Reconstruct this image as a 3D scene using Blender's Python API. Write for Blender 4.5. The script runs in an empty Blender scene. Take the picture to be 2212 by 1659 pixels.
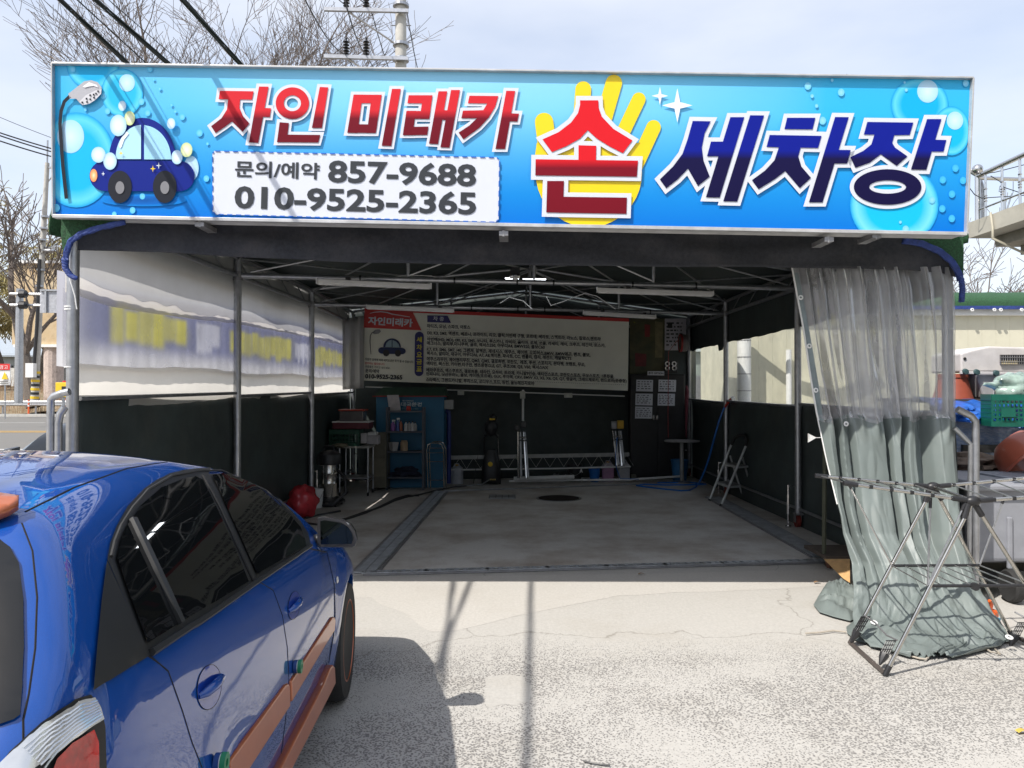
import bpy, bmesh, math, random
from mathutils import Vector, Matrix, noise
from mathutils.geometry import delaunay_2d_cdt
R = math.radians
random.seed(7)
sc = bpy.context.scene
COL = sc.collection
# ------------------------------------------------------------------ camera
F, CX, CY, HZ, CAMH = 1662.0, 1106.0, 829.5, 845.0, 1.6
PITCH = math.atan((HZ - CY) / F)
cam = bpy.data.objects.new('camera', bpy.data.cameras.new('camera'))
COL.objects.link(cam)
cam.location = (0, 0, CAMH)
cam.rotation_euler = (R(90) + PITCH, 0, 0)
cam.data.sensor_width = 36
cam.data.lens = 36 * F / 2212
cam.data.clip_end = 3000
cam.data.clip_start = 0.05
sc.camera = cam
# ------------------------------------------------------------------ light
SA, SB = 0.58, 0.54
sun = bpy.data.objects.new('sun', bpy.data.lights.new('sun', 'SUN'))
COL.objects.link(sun)
sun.rotation_euler = Vector((SA, SB, -1)).to_track_quat('-Z', 'Y').to_euler()
sun.data.energy = 3.7
sun.data.angle = R(0.53)
sun.data.color = (1.0, 0.95, 0.88)
w = bpy.data.worlds.new('World'); sc.world = w; w.use_nodes = True
nt = w.node_tree; nt.nodes.clear()
wo = nt.nodes.new('ShaderNodeOutputWorld'); bg = nt.nodes.new('ShaderNodeBackground')
sky = nt.nodes.new('ShaderNodeTexSky'); sky.sky_type = 'NISHITA'; sky.sun_disc = False
sky.sun_elevation = math.atan(1 / math.hypot(SA, SB)); sky.sun_rotation = math.atan2(-SA, -SB) % (2 * math.pi)
sky.air_density = 1.0; sky.dust_density = 2.0; sky.ozone_density = 1.0
tc = nt.nodes.new('ShaderNodeTexCoord'); mp = nt.nodes.new('ShaderNodeMapping'); mp.inputs['Scale'].default_value = (1.2, 1.2, 3.6)
nz = nt.nodes.new('ShaderNodeTexNoise'); nz.inputs['Scale'].default_value = 1.6; nz.inputs['Detail'].default_value = 7; nz.inputs['Roughness'].default_value = .5
cr = nt.nodes.new('ShaderNodeValToRGB'); cr.color_ramp.elements[0].position = .36; cr.color_ramp.elements[1].position = .72
cr.color_ramp.elements[0].color = (.42,)*3 + (1,); cr.color_ramp.elements[1].color = (.84,)*3 + (1,)
mx = nt.nodes.new('ShaderNodeMix'); mx.data_type = 'RGBA'
mx.inputs[7].default_value = (4.65, 4.78, 5.15, 1)
L = nt.links.new
L(tc.outputs['Generated'], mp.inputs['Vector']); L(mp.outputs['Vector'], nz.inputs['Vector']); L(nz.outputs['Fac'], cr.inputs['Fac'])
L(cr.outputs['Color'], mx.inputs[0]); L(sky.outputs['Color'], mx.inputs[6]); L(mx.outputs[2], bg.inputs['Color'])
bg.inputs['Strength'].default_value = .15
L(bg.outputs['Background'], wo.inputs['Surface'])
sc.view_settings.view_transform = 'Standard'; sc.view_settings.look = 'None'
sc.view_settings.exposure = 0.6; sc.view_settings.gamma = 1.0; sc.view_settings.use_curve_mapping = False
sc.render.engine = 'CYCLES'
sc.cycles.max_bounces = 8; sc.cycles.transparent_max_bounces = 24; sc.cycles.caustics_reflective = False; sc.cycles.caustics_refractive = False
sc.cycles.diffuse_bounces = 4

# ------------------------------------------------------------------ placing helpers: photo pixel (2212 wide) -> point
def ray(u, v):
    x, zc = (u - CX) / F, -(v - CY) / F
    c, s = math.cos(PITCH), math.sin(PITCH)
    return Vector((x, c - s * zc, s + c * zc))
def P(u, v, d):
    r = ray(u, v); return Vector((0, 0, CAMH)) + r * (d / r.y)
def G(u, v, z=0.0):
    r = ray(u, v); return Vector((0, 0, CAMH)) + r * ((z - CAMH) / r.z)
# ------------------------------------------------------------------ materials
MATS = {}
def mat(name, col, rough=.6, metal=0.0, var=.12, nscale=8.0, bump=0.0, bscale=60.0, coat=0.0, col2=None, spec=.5, transl=0.0, stretch=(1, 1, 1), dirt=0.0, dirtcol=(.12, .1, .08)):
    if name in MATS: return MATS[name]
    m = bpy.data.materials.new(name); m.use_nodes = True; t = m.node_tree; b = t.nodes['Principled BSDF']; K = t.links.new
    b.inputs['Roughness'].default_value = rough; b.inputs['Metallic'].default_value = metal
    b.inputs['Specular IOR Level'].default_value = spec
    if coat: b.inputs['Coat Weight'].default_value = coat; b.inputs['Coat Roughness'].default_value = .03
    tc = t.nodes.new('ShaderNodeTexCoord'); mp = t.nodes.new('ShaderNodeMapping'); mp.inputs['Scale'].default_value = stretch
    K(tc.outputs['Object'], mp.inputs['Vector'])
    n = t.nodes.new('ShaderNodeTexNoise'); n.inputs['Scale'].default_value = nscale; n.inputs['Detail'].default_value = 5; n.inputs['Roughness'].default_value = .6
    K(mp.outputs['Vector'], n.inputs['Vector'])
    mx = t.nodes.new('ShaderNodeMix'); mx.data_type = 'RGBA'
    c2 = col2 or tuple(min(1, c * (1 + var * 1.6)) for c in col); c1 = tuple(c * (1 - var * 1.6) for c in col) if not col2 else col
    mx.inputs[6].default_value = (*c1, 1); mx.inputs[7].default_value = (*c2, 1)
    r = t.nodes.new('ShaderNodeMapRange'); r.inputs['From Min'].default_value = .3; r.inputs['From Max'].default_value = .7
    K(n.outputs['Fac'], r.inputs['Value']); K(r.outputs['Result'], mx.inputs[0])
    out = mx.outputs[2]
    if dirt:
        n3 = t.nodes.new('ShaderNodeTexNoise'); n3.inputs['Scale'].default_value = 2.3; n3.inputs['Detail'].default_value = 8; n3.inputs['Roughness'].default_value = .7
        K(tc.outputs['Object'], n3.inputs['Vector'])
        r3 = t.nodes.new('ShaderNodeMapRange'); r3.inputs['From Min'].default_value = .5; r3.inputs['From Max'].default_value = .72; r3.inputs['To Max'].default_value = dirt
        K(n3.outputs['Fac'], r3.inputs['Value'])
        m3 = t.nodes.new('ShaderNodeMix'); m3.data_type = 'RGBA'; K(r3.outputs['Result'], m3.inputs[0]); K(out, m3.inputs[6]); m3.inputs[7].default_value = (*dirtcol, 1)
        out = m3.outputs[2]
    K(out, b.inputs['Base Color'])
    if bump:
        n2 = t.nodes.new('ShaderNodeTexNoise'); n2.inputs['Scale'].default_value = bscale; n2.inputs['Detail'].default_value = 4
        K(mp.outputs['Vector'], n2.inputs['Vector'])
        bp = t.nodes.new('ShaderNodeBump'); bp.inputs['Strength'].default_value = bump; bp.inputs['Distance'].default_value = .01
        K(n2.outputs['Fac'], bp.inputs['Height']); K(bp.outputs['Normal'], b.inputs['Normal'])
    if transl:
        tr = t.nodes.new('ShaderNodeBsdfTranslucent'); K(out, tr.inputs['Color'])
        ms = t.nodes.new('ShaderNodeMixShader'); ms.inputs[0].default_value = transl
        o = t.nodes['Material Output']; K(b.outputs[0], ms.inputs[1]); K(tr.outputs[0], ms.inputs[2]); K(ms.outputs[0], o.inputs['Surface'])
    MATS[name] = m; return m
def film(name, tint=(.95, .97, .96), haze=.12, facing=.5, rough=.08, hazecol=(.75, .78, .8), nsc=6.0, gloss=1.0, base=0.0):
    if name in MATS: return MATS[name]
    m = bpy.data.materials.new(name); m.use_nodes = True; t = m.node_tree; t.nodes.clear(); K = t.links.new
    o = t.nodes.new('ShaderNodeOutputMaterial'); tr = t.nodes.new('ShaderNodeBsdfTransparent'); tr.inputs[0].default_value = (*tint, 1)
    gl = t.nodes.new('ShaderNodeBsdfGlossy'); gl.inputs['Roughness'].default_value = rough
    df = t.nodes.new('ShaderNodeBsdfDiffuse'); df.inputs[0].default_value = (*hazecol, 1); tl = t.nodes.new('ShaderNodeBsdfTranslucent'); tl.inputs[0].default_value = (*hazecol, 1)
    a1 = t.nodes.new('ShaderNodeMixShader'); a1.inputs[0].default_value = .5; K(df.outputs[0], a1.inputs[1]); K(tl.outputs[0], a1.inputs[2])
    tc = t.nodes.new('ShaderNodeTexCoord'); n = t.nodes.new('ShaderNodeTexNoise'); n.inputs['Scale'].default_value = nsc; n.inputs['Detail'].default_value = 4; K(tc.outputs['Object'], n.inputs['Vector'])
    mr = t.nodes.new('ShaderNodeMapRange'); mr.inputs['From Min'].default_value = .3; mr.inputs['From Max'].default_value = .75; mr.inputs['To Min'].default_value = base; mr.inputs['To Max'].default_value = haze * 2
    K(n.outputs['Fac'], mr.inputs['Value'])
    lw = t.nodes.new('ShaderNodeLayerWeight'); lw.inputs['Blend'].default_value = .35
    mm = t.nodes.new('ShaderNodeMath'); mm.operation = 'MULTIPLY_ADD'; K(lw.outputs['Facing'], mm.inputs[0]); mm.inputs[1].default_value = facing; K(mr.outputs[0], mm.inputs[2]); mm.use_clamp = True
    m1 = t.nodes.new('ShaderNodeMixShader'); K(mm.outputs[0], m1.inputs[0]); K(tr.outputs[0], m1.inputs[1]); K(a1.outputs[0], m1.inputs[2])
    m2 = t.nodes.new('ShaderNodeMixShader'); gm = t.nodes.new('ShaderNodeMath'); gm.operation = 'MULTIPLY'; gm.inputs[1].default_value = gloss; K(lw.outputs['Fresnel'], gm.inputs[0]); K(gm.outputs[0], m2.inputs[0]); K(m1.outputs[0], m2.inputs[1]); K(gl.outputs[0], m2.inputs[2])
    K(m2.outputs[0], o.inputs['Surface']); MATS[name] = m; return m
def emit(name, col, s):
    m = bpy.data.materials.new(name); m.use_nodes = True; b = m.node_tree.nodes['Principled BSDF']
    b.inputs['Emission Color'].default_value = (*col, 1); b.inputs['Emission Strength'].default_value = s; b.inputs['Base Color'].default_value = (*col, 1)
    MATS[name] = m; return m
def vcol(name='print_ink', rough=.35, k=1.0):
    if name in MATS: return MATS[name]
    m = bpy.data.materials.new(name); m.use_nodes = True; t = m.node_tree; b = t.nodes['Principled BSDF']
    a = t.nodes.new('ShaderNodeVertexColor'); a.layer_name = 'Col'; t.links.new(a.outputs[0], b.inputs['Base Color']); b.inputs['Roughness'].default_value = rough; b.inputs['Specular IOR Level'].default_value = .25
    MATS[name] = m; return m
def zramp(name, stops, rough=.35):   # printed gradient along the object's own height
    m = bpy.data.materials.new(name); m.use_nodes = True; t = m.node_tree; b = t.nodes['Principled BSDF']; K = t.links.new
    tc = t.nodes.new('ShaderNodeTexCoord'); s = t.nodes.new('ShaderNodeSeparateXYZ'); K(tc.outputs['Object'], s.inputs[0])
    r = t.nodes.new('ShaderNodeMapRange'); lo, hi = stops[0][0], stops[-1][0]
    r.inputs['From Min'].default_value = lo; r.inputs['From Max'].default_value = hi; K(s.outputs['Z'], r.inputs['Value'])
    c = t.nodes.new('ShaderNodeValToRGB'); e = c.color_ramp.elements
    while len(e) < len(stops): e.new(.5)
    for i, (z, col) in enumerate(stops): e[i].position = (z - lo) / (hi - lo); e[i].color = (*col, 1)
    K(r.outputs[0], c.inputs[0]); K(c.outputs[0], b.inputs['Base Color']); b.inputs['Roughness'].default_value = .5; b.inputs['Specular IOR Level'].default_value = .15
    MATS[name] = m; return m
def srgb(r, g, b):
    f = lambda c: (c / 255 / 12.92) if c <= 10 else ((c / 255 + .055) / 1.055) ** 2.4
    return (f(r), f(g), f(b))
# ------------------------------------------------------------------ object helpers
def tag(o, label=None, cat=None, group=None, kind=None):
    if label: o['label'] = label
    if cat: o['category'] = cat
    if group: o['group'] = group
    if kind: o['kind'] = kind
    return o
def thing(name, loc, label, cat, group=None):
    o = bpy.data.objects.new(name, None); COL.objects.link(o); o.location = loc; o.empty_display_size = .1
    return tag(o, label, cat, group)
class MB:
    def __init__(s): s.v = []; s.f = []; s.c = None
    def add(s, vs, fs):
        n = len(s.v); s.v += [Vector(p) for p in vs]; s.f += [tuple(i + n for i in f) for f in fs]; return s
    def box(s, c, size, rz=0.0, M=None):
        c = Vector(c); h = [x / 2 for x in size]; m = M or Matrix.Rotation(rz, 3, 'Z')
        vs = [c + m @ Vector((h[0] * a, h[1] * b, h[2] * d)) for d in (-1, 1) for b in (-1, 1) for a in (-1, 1)]
        return s.add(vs, [(0, 2, 3, 1), (4, 5, 7, 6), (0, 1, 5, 4), (2, 6, 7, 3), (0, 4, 6, 2), (1, 3, 7, 5)])
    def bar(s, a, b, w, t, up=(0, 0, 1)):
        a, b = Vector(a), Vector(b); d = (b - a); l = d.length; d.normalize(); x = d.cross(Vector(up)).normalized(); z = x.cross(d)
        return s.box((a + b) / 2, (w, l, t), M=Matrix((x, d, z)).transposed())
    def tube(s, pts, r, n=8, caps=True):
        pts = [Vector(p) for p in pts]; rs = r if isinstance(r, (list, tuple)) else [r] * len(pts)
        base = len(s.v); prev = None
        for i, p in enumerate(pts):
            d = (pts[min(i + 1, len(pts) - 1)] - pts[max(i - 1, 0)])
            if d.length < 1e-9: d = Vector((0, 0, 1))
            d.normalize()
            if prev is None:
                a = d.cross(Vector((0, 0, 1)))
                if a.length < .1: a = d.cross(Vector((1, 0, 0)))
            else: a = prev - d * prev.dot(d)
            a.normalize(); prev = a; b = d.cross(a)
            for k in range(n):
                t = 2 * math.pi * k / n; s.v.append(p + (a * math.cos(t) + b * math.sin(t)) * rs[i])
        for i in range(len(pts) - 1):
            for k in range(n):
                q = base + i * n; s.f.append((q + k, q + (k + 1) % n, q + n + (k + 1) % n, q + n + k))
        if caps:
            s.f.append(tuple(base + k for k in range(n))[::-1]); q = base + (len(pts) - 1) * n; s.f.append(tuple(q + k for k in range(n)))
        return s
    def cyl(s, a, b, r, r2=None, n=16): return s.tube([a, b], [r, r if r2 is None else r2], n)
    def lathe(s, c, prof, n=20, axis='Z', M=None, cap=True):   # prof [(r,z)]
        c = Vector(c); base = len(s.v)
        for r, z in prof:
            for k in range(n):
                t = 2 * math.pi * k / n; p = Vector((r * math.cos(t), r * math.sin(t), z))
                if M: p = M @ p
                elif axis == 'X': p = Vector((p.z, p.x, p.y))
                elif axis == 'Y': p = Vector((p.x, p.z, p.y))
                s.v.append(c + p)
        for i in range(len(prof) - 1):
            for k in range(n):
                q = base + i * n; s.f.append((q + k, q + (k + 1) % n, q + n + (k + 1) % n, q + n + k))
        if cap and prof[0][0] > 1e-4: s.f.append(tuple(base + k for k in range(n))[::-1])
        if cap and prof[-1][0] > 1e-4: q = base + (len(prof) - 1) * n; s.f.append(tuple(q + k for k in range(n)))
        return s
    def grid(s, fn, nu, nv, close=False):
        base = len(s.v)
        for j in range(nv + 1):
            for i in range(nu + 1): s.v.append(Vector(fn(i / nu, j / nv)))
        for j in range(nv):
            for i in range(nu):
                q = base + j * (nu + 1) + i; s.f.append((q, q + 1, q + nu + 2, q + nu + 1))
        return s
    def quad(s, a, b, c, d): return s.add([a, b, c, d], [(0, 1, 2, 3)])
    def slab(s, pts, th):   # polygon extruded along th vector
        pts = [Vector(p) for p in pts]; n = len(pts); th = Vector(th)
        s.add(pts + [p + th for p in pts], [tuple(range(n)), tuple(range(2 * n - 1, n - 1, -1))] + [(i, i + n, (i + 1) % n + n, (i + 1) % n) for i in range(n)]); return s
    def ell(s, c, r, nu=16, nv=10, wob=0.0, seed=0):
        c = Vector(c); r = r if isinstance(r, (tuple, list)) else (r, r, r)
        def fn(a, b):
            t, p = 2 * math.pi * a, math.pi * (b - .5); d = Vector((math.cos(t) * math.cos(p), math.sin(t) * math.cos(p), math.sin(p)))
            k = 1 + wob * noise.noise(d * 2.2 + Vector((seed, 0, 0))) if wob else 1
            return c + Vector((d.x * r[0], d.y * r[1], d.z * r[2])) * k
        return s.grid(fn, nu, nv)
    def build(s, name, m, parent=None, smooth=False, bevel=0.0, colors=None, solid=0.0, auto=None, seg=2):
        off = Vector(parent.location) if parent else Vector((0, 0, 0))
        if parent and parent.parent: off = off + Vector(parent.parent.location)
        me = bpy.data.meshes.new(name); me.from_pydata([tuple(v - off) for v in s.v], [], s.f)
        if colors:
            a = me.color_attributes.new('Col', 'FLOAT_COLOR', 'POINT')
            for i, c in enumerate(colors): a.data[i].color = (*c, 1)
        me.validate(); 
        if parent is None or smooth or True:
            bm = bmesh.new(); bm.from_mesh(me)
            if not colors: bmesh.ops.remove_doubles(bm, verts=bm.verts, dist=1e-6)
            bmesh.ops.recalc_face_normals(bm, faces=bm.faces); bm.to_mesh(me); bm.free()
        if smooth:
            me.polygons.foreach_set('use_smooth', [True] * len(me.polygons))
            me.set_sharp_from_angle(angle=R(auto or 40))
        me.materials.append(m)
        o = bpy.data.objects.new(name, me); COL.objects.link(o)
        if parent: o.parent = parent
        if bevel: b = o.modifiers.new('b', 'BEVEL'); b.width = bevel; b.segments = seg; b.limit_method = 'ANGLE'
        if solid: b = o.modifiers.new('s', 'SOLIDIFY'); b.thickness = solid; b.offset = 0
        return o
def struct(o): o['kind'] = 'structure'; return o
def copy_tree(o, loc=None, label=None, parent=None, rz=None):
    c = o.copy(); COL.objects.link(c)
    if parent is not None: c.parent = parent
    if loc is not None: c.location = loc
    if rz is not None: c.rotation_euler = (0, 0, rz)
    if label: c['label'] = label
    for ch in list(o.children): copy_tree(ch, parent=c)
    return c
# 2D union of simple polygons -> list of points, triangles
def offset_poly(poly, w, lim=2.2):
    n = len(poly); A = sum(poly[i][0] * poly[(i + 1) % n][1] - poly[(i + 1) % n][0] * poly[i][1] for i in range(n))
    if A < 0: poly = poly[::-1]
    out = []
    for i in range(n):
        p0, p1, p2 = (Vector(poly[i - 1]), Vector(poly[i]), Vector(poly[(i + 1) % n]))
        d1 = (p1 - p0).normalized(); d2 = (p2 - p1).normalized(); n1 = Vector((d1.y, -d1.x)); n2 = Vector((d2.y, -d2.x))
        b = n1 + n2
        if b.length < 1e-6: b = n1.copy()
        b.normalize(); k = min(lim, 1 / max(.2, b.dot(n1)))
        out.append(tuple(p1 + b * w * k))
    return out
def union2d(polys):
    vs, fs = [], []
    for p in polys:
        n = len(p); A = sum(p[i][0] * p[(i + 1) % n][1] - p[(i + 1) % n][0] * p[i][1] for i in range(n))
        if A < 0: p = p[::-1]
        b = len(vs); vs += [Vector(q) for q in p]; fs.append([b + i for i in range(n)])
    r = delaunay_2d_cdt(vs, [], fs, 0, 1e-5)
    return [tuple(v) for v in r[0]], [tuple(f) for f, o in zip(r[2], r[5]) if o]
def ellipse(cx, cy, rx, ry, n=28): return [(cx + rx * math.cos(2 * math.pi * i / n), cy + ry * math.sin(2 * math.pi * i / n)) for i in range(n)]
def ring(cx, cy, rx, ry, ix, iy, n=30):
    o, q = ellipse(cx, cy, rx, ry, n), ellipse(cx, cy, ix, iy, n)
    return [[o[i], o[(i + 1) % n], q[(i + 1) % n], q[i]] for i in range(n)]
def capsule(x0, y0, x1, y1, r, n=10):
    a = math.atan2(y1 - y0, x1 - x0)
    return [(x1 + r * math.cos(a - math.pi / 2 + math.pi * i / n), y1 + r * math.sin(a - math.pi / 2 + math.pi * i / n)) for i in range(n + 1)] + \
           [(x0 + r * math.cos(a + math.pi / 2 + math.pi * i / n), y0 + r * math.sin(a + math.pi / 2 + math.pi * i / n)) for i in range(n + 1)]
# lettering from Blender's built-in font, laid on any surface given by surf(u, v, layer)
_GL = {}
def glyph_mesh(s, bold=0.0):
    cu = bpy.data.curves.new('t', 'FONT'); cu.body = s; cu.size = 1; cu.offset = bold; cu.resolution_u = 3; cu.dimensions = '2D'; cu.fill_mode = 'FRONT'
    o = bpy.data.objects.new('t', cu)
    me = bpy.data.meshes.new_from_object(o)
    vs = [(v.co.x, v.co.y) for v in me.vertices]; fs = [tuple(p.vertices) for p in me.polygons]
    bpy.data.objects.remove(o); bpy.data.curves.remove(cu); bpy.data.meshes.remove(me)
    return vs, fs
def text_mesh(s, bold=0.0):
    vs, fs, x = [], [], 0.0
    for ch in s:
        if (ch, bold) not in _GL:
            bar = max(p[0] for p in glyph_mesh('|', 0)[0]); adv = max(p[0] for p in glyph_mesh(ch + '|', 0)[0]) - bar
            _GL[(ch, bold)] = (glyph_mesh(ch, bold) if ch != ' ' else ([], []), adv)
        (v, f), adv = _GL[(ch, bold)]; b = len(vs); vs += [(p[0] + x, p[1]) for p in v]; fs += [tuple(i + b for i in q) for q in f]; x += adv
    return vs, fs
def text_on(surf, s, u0, v0, u1, v1, h, layer=1, bold=0.0, fit=True, slant=0.0, mb=None):
    """baseline-left (u0,v0) to baseline-right (u1,v1); h = height of the ink in the same units"""
    vs, fs = text_mesh(s, bold)
    if not vs: return mb or MB()
    xs = [p[0] for p in vs]; ys = [p[1] for p in vs]; x0, x1, y0, y1 = min(xs), max(xs), min(ys), max(ys)
    mb = mb or MB(); D = Vector((u1 - u0, v1 - v0)); N = Vector((D.y, -D.x)).normalized() 
    if N.y > 0: N = -N
    pts = []
    for x, y in vs:
        a = (x - x0) / (x1 - x0); b = (y - y0) / (y1 - y0)
        q = Vector((u0, v0)) + D * a + N * (b * h) + D.normalized() * (slant * b * h)
        pts.append(surf(q.x, q.y, layer))
    return mb.add(pts, fs)

def split_chars(mb, name, m, parent, gap=0.0):
    """one object per character: connected islands whose spans along x overlap are one character"""
    par = list(range(len(mb.v)))
    def fd(i):
        while par[i] != i: par[i] = par[par[i]]; i = par[i]
        return i
    for f in mb.f:
        for i in f[1:]: par[fd(i)] = fd(f[0])
    isl = {}
    for f in mb.f: isl.setdefault(fd(f[0]), []).append(f)
    sp = sorted(([min(mb.v[i].x for f in fs for i in f), max(mb.v[i].x for f in fs for i in f), fs] for fs in isl.values()), key=lambda a: a[0]); out = []
    for a in sp:
        if out and a[0] < out[-1][1] - gap: out[-1][1] = max(out[-1][1], a[1]); out[-1][2] = out[-1][2] + a[2]
        else: out.append(a)
    for a in out:
        idx = {}; k = MB()
        for f in a[2]:
            for i in f:
                if i not in idx: idx[i] = len(k.v); k.v.append(mb.v[i])
            k.f.append(tuple(idx[i] for i in f))
        k.build(name, m, parent)
# ================================================================== common materials
def gmat(name, base, peb, scale, thr0, thr1, mask_lo, mask_hi, rough=.85, stain=(.3, .26, .2), stainamt=.35, cracks=0.0, maskscale=.55, fade=None, slo=.5):
    m = bpy.data.materials.new(name); m.use_nodes = True; t = m.node_tree; b = t.nodes['Principled BSDF']; K = t.links.new; N = t.nodes.new
    b.inputs['Roughness'].default_value = rough; b.inputs['Specular IOR Level'].default_value = .25
    tc = N('ShaderNodeTexCoord')
    v = N('ShaderNodeTexVoronoi'); v.inputs['Scale'].default_value = scale; K(tc.outputs['Object'], v.inputs['Vector'])
    wn = N('ShaderNodeTexWhiteNoise'); K(v.outputs['Color'], wn.inputs['Vector'])
    big = N('ShaderNodeTexNoise'); big.inputs['Scale'].default_value = maskscale; big.inputs['Detail'].default_value = 5; big.inputs['Roughness'].default_value = .6; K(tc.outputs['Object'], big.inputs['Vector'])
    mk = N('ShaderNodeMapRange'); mk.inputs['From Min'].default_value = mask_lo; mk.inputs['From Max'].default_value = mask_hi; mk.inputs['To Min'].default_value = thr0; mk.inputs['To Max'].default_value = thr1; K(big.outputs['Fac'], mk.inputs['Value'])
    sub = N('ShaderNodeMath'); sub.operation = 'SUBTRACT'; K(mk.outputs[0], sub.inputs[0]); K(v.outputs['Distance'], sub.inputs[1])
    if fade:
        sx = N('ShaderNodeSeparateXYZ'); K(tc.outputs['Object'], sx.inputs[0]); ad0 = N('ShaderNodeMath'); ad0.operation = 'MULTIPLY_ADD'; K(big.outputs['Fac'], ad0.inputs[0]); ad0.inputs[1].default_value = 2.4; K(sx.outputs['Y'], ad0.inputs[2])
        fm = N('ShaderNodeMapRange'); fm.inputs['From Min'].default_value = fade[0]; fm.inputs['From Max'].default_value = fade[1]; fm.inputs['To Max'].default_value = .5; K(ad0.outputs[0], fm.inputs['Value'])
        s2 = N('ShaderNodeMath'); s2.operation = 'SUBTRACT'; K(sub.outputs[0], s2.inputs[0]); K(fm.outputs[0], s2.inputs[1]); sub = s2
    am = N('ShaderNodeMapRange'); am.inputs['From Min'].default_value = 0; am.inputs['From Max'].default_value = .1; K(sub.outputs[0], am.inputs['Value'])
    pick = N('ShaderNodeMapRange'); pick.inputs['From Min'].default_value = .28; pick.inputs['From Max'].default_value = .4; K(wn.outputs['Value'], pick.inputs['Value'])
    mul = N('ShaderNodeMath'); mul.operation = 'MULTIPLY'; K(am.outputs[0], mul.inputs[0]); K(pick.outputs[0], mul.inputs[1])
    fine = N('ShaderNodeTexNoise'); fine.inputs['Scale'].default_value = 45; fine.inputs['Detail'].default_value = 8; fine.inputs['Roughness'].default_value = .7; K(tc.outputs['Object'], fine.inputs['Vector'])
    f1 = N('ShaderNodeMix'); f1.data_type = 'RGBA'; K(fine.outputs['Fac'], f1.inputs[0]); f1.inputs[6].default_value = (*[c * .74 for c in base], 1); f1.inputs[7].default_value = (*[min(1, c * 1.24) for c in base], 1)
    st = N('ShaderNodeTexNoise'); st.inputs['Scale'].default_value = 1.1; st.inputs['Detail'].default_value = 9; st.inputs['Roughness'].default_value = .68; K(tc.outputs['Object'], st.inputs['Vector'])
    sr = N('ShaderNodeMapRange'); sr.inputs['From Min'].default_value = slo; sr.inputs['From Max'].default_value = slo + .25; sr.inputs['To Max'].default_value = stainamt; K(st.outputs['Fac'], sr.inputs['Value'])
    f2 = N('ShaderNodeMix'); f2.data_type = 'RGBA'; K(sr.outputs[0], f2.inputs[0]); K(f1.outputs[2], f2.inputs[6]); f2.inputs[7].default_value = (*stain, 1)
    pc = N('ShaderNodeMix'); pc.data_type = 'RGBA'; K(wn.outputs['Value'], pc.inputs[0]); pc.inputs[6].default_value = (*[c * .8 for c in peb], 1); pc.inputs[7].default_value = (*[c * 1.5 for c in peb], 1)
    f3 = N('ShaderNodeMix'); f3.data_type = 'RGBA'; K(mul.outputs[0], f3.inputs[0]); K(f2.outputs[2], f3.inputs[6]); K(pc.outputs[2], f3.inputs[7])
    out = f3.outputs[2]
    if cracks:
        cv = N('ShaderNodeTexVoronoi'); cv.feature = 'DISTANCE_TO_EDGE'; cv.inputs['Scale'].default_value = .33
        ad = N('ShaderNodeVectorMath'); ad.operation = 'ADD'; wv = N('ShaderNodeTexNoise'); wv.inputs['Scale'].default_value = 2.5; wv.inputs['Detail'].default_value = 6; K(tc.outputs['Object'], wv.inputs['Vector'])
        sc_ = N('ShaderNodeVectorMath'); sc_.operation = 'SCALE'; sc_.inputs['Scale'].default_value = .5; K(wv.outputs['Color'], sc_.inputs[0]); K(tc.outputs['Object'], ad.inputs[0]); K(sc_.outputs[0], ad.inputs[1]); K(ad.outputs[0], cv.inputs['Vector'])
        cm = N('ShaderNodeMapRange'); cm.inputs['From Min'].default_value = 0; cm.inputs['From Max'].default_value = .0035; cm.inputs['To Min'].default_value = cracks; cm.inputs['To Max'].default_value = 0; K(cv.outputs['Distance'], cm.inputs['Value'])
        f4 = N('ShaderNodeMix'); f4.data_type = 'RGBA'; K(cm.outputs[0], f4.inputs[0]); K(out, f4.inputs[6]); f4.inputs[7].default_value = (.1, .085, .06, 1); out = f4.outputs[2]
    K(out, b.inputs['Base Color'])
    ms = N('ShaderNodeMath'); ms.operation = 'MULTIPLY_ADD'; K(mul.outputs[0], ms.inputs[0]); ms.inputs[1].default_value = -.6; K(fine.outputs['Fac'], ms.inputs[2])
    bp = N('ShaderNodeBump'); bp.inputs['Strength'].default_value = .55; bp.inputs['Distance'].default_value = .006; K(ms.outputs[0], bp.inputs['Height']); K(bp.outputs['Normal'], b.inputs['Normal'])
    MATS[name] = m; return m
M_yard = gmat('exposed_aggregate_concrete', (.455, .44, .41), (.165, .158, .15), 95, .26, .6, .36, .5, stainamt=.30, cracks=.4, fade=(5.7, 6.6))
M_patch = gmat('smooth_pale_concrete', (.49, .47, .435), (.36, .34, .31), 30, -.2, .12, .45, .8, stainamt=.18)
M_bay = gmat('damp_bay_concrete', (.62, .60, .565), (.2, .19, .18), 40, -.2, .1, .4, .8, stain=(.33, .27, .22), stainamt=.85, rough=.55, slo=.42)
M_asph = gmat('road_asphalt', (.17, .165, .155), (.1, .1, .1), 40, 0, .4, .3, .7, stainamt=.2)
M_dry = gmat('dry_winter_grass', (.26, .2, .13), (.12, .1, .06), 9, .1, .6, .3, .6, stain=(.14, .14, .08), stainamt=.5)
M_galv = mat('galvanised_steel', (.42, .43, .45), .38, .85, var=.1, nscale=14, bump=.05, dirt=.3, dirtcol=(.2, .19, .18))
M_galvd = mat('dull_steel', (.3, .3, .31), .5, .7, var=.12, dirt=.4)
M_white = mat('white_paint', (.78, .78, .77), .45, var=.03, dirt=.12, dirtcol=(.45, .42, .38))
M_black = mat('black_plastic', (.02, .02, .022), .4, var=.15)
M_rub = mat('rubber', (.025, .025, .025), .8, var=.2, bump=.2, bscale=120)
M_chrome = mat('polished_steel', (.62, .61, .6), .18, 1.0, var=.04)
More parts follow.
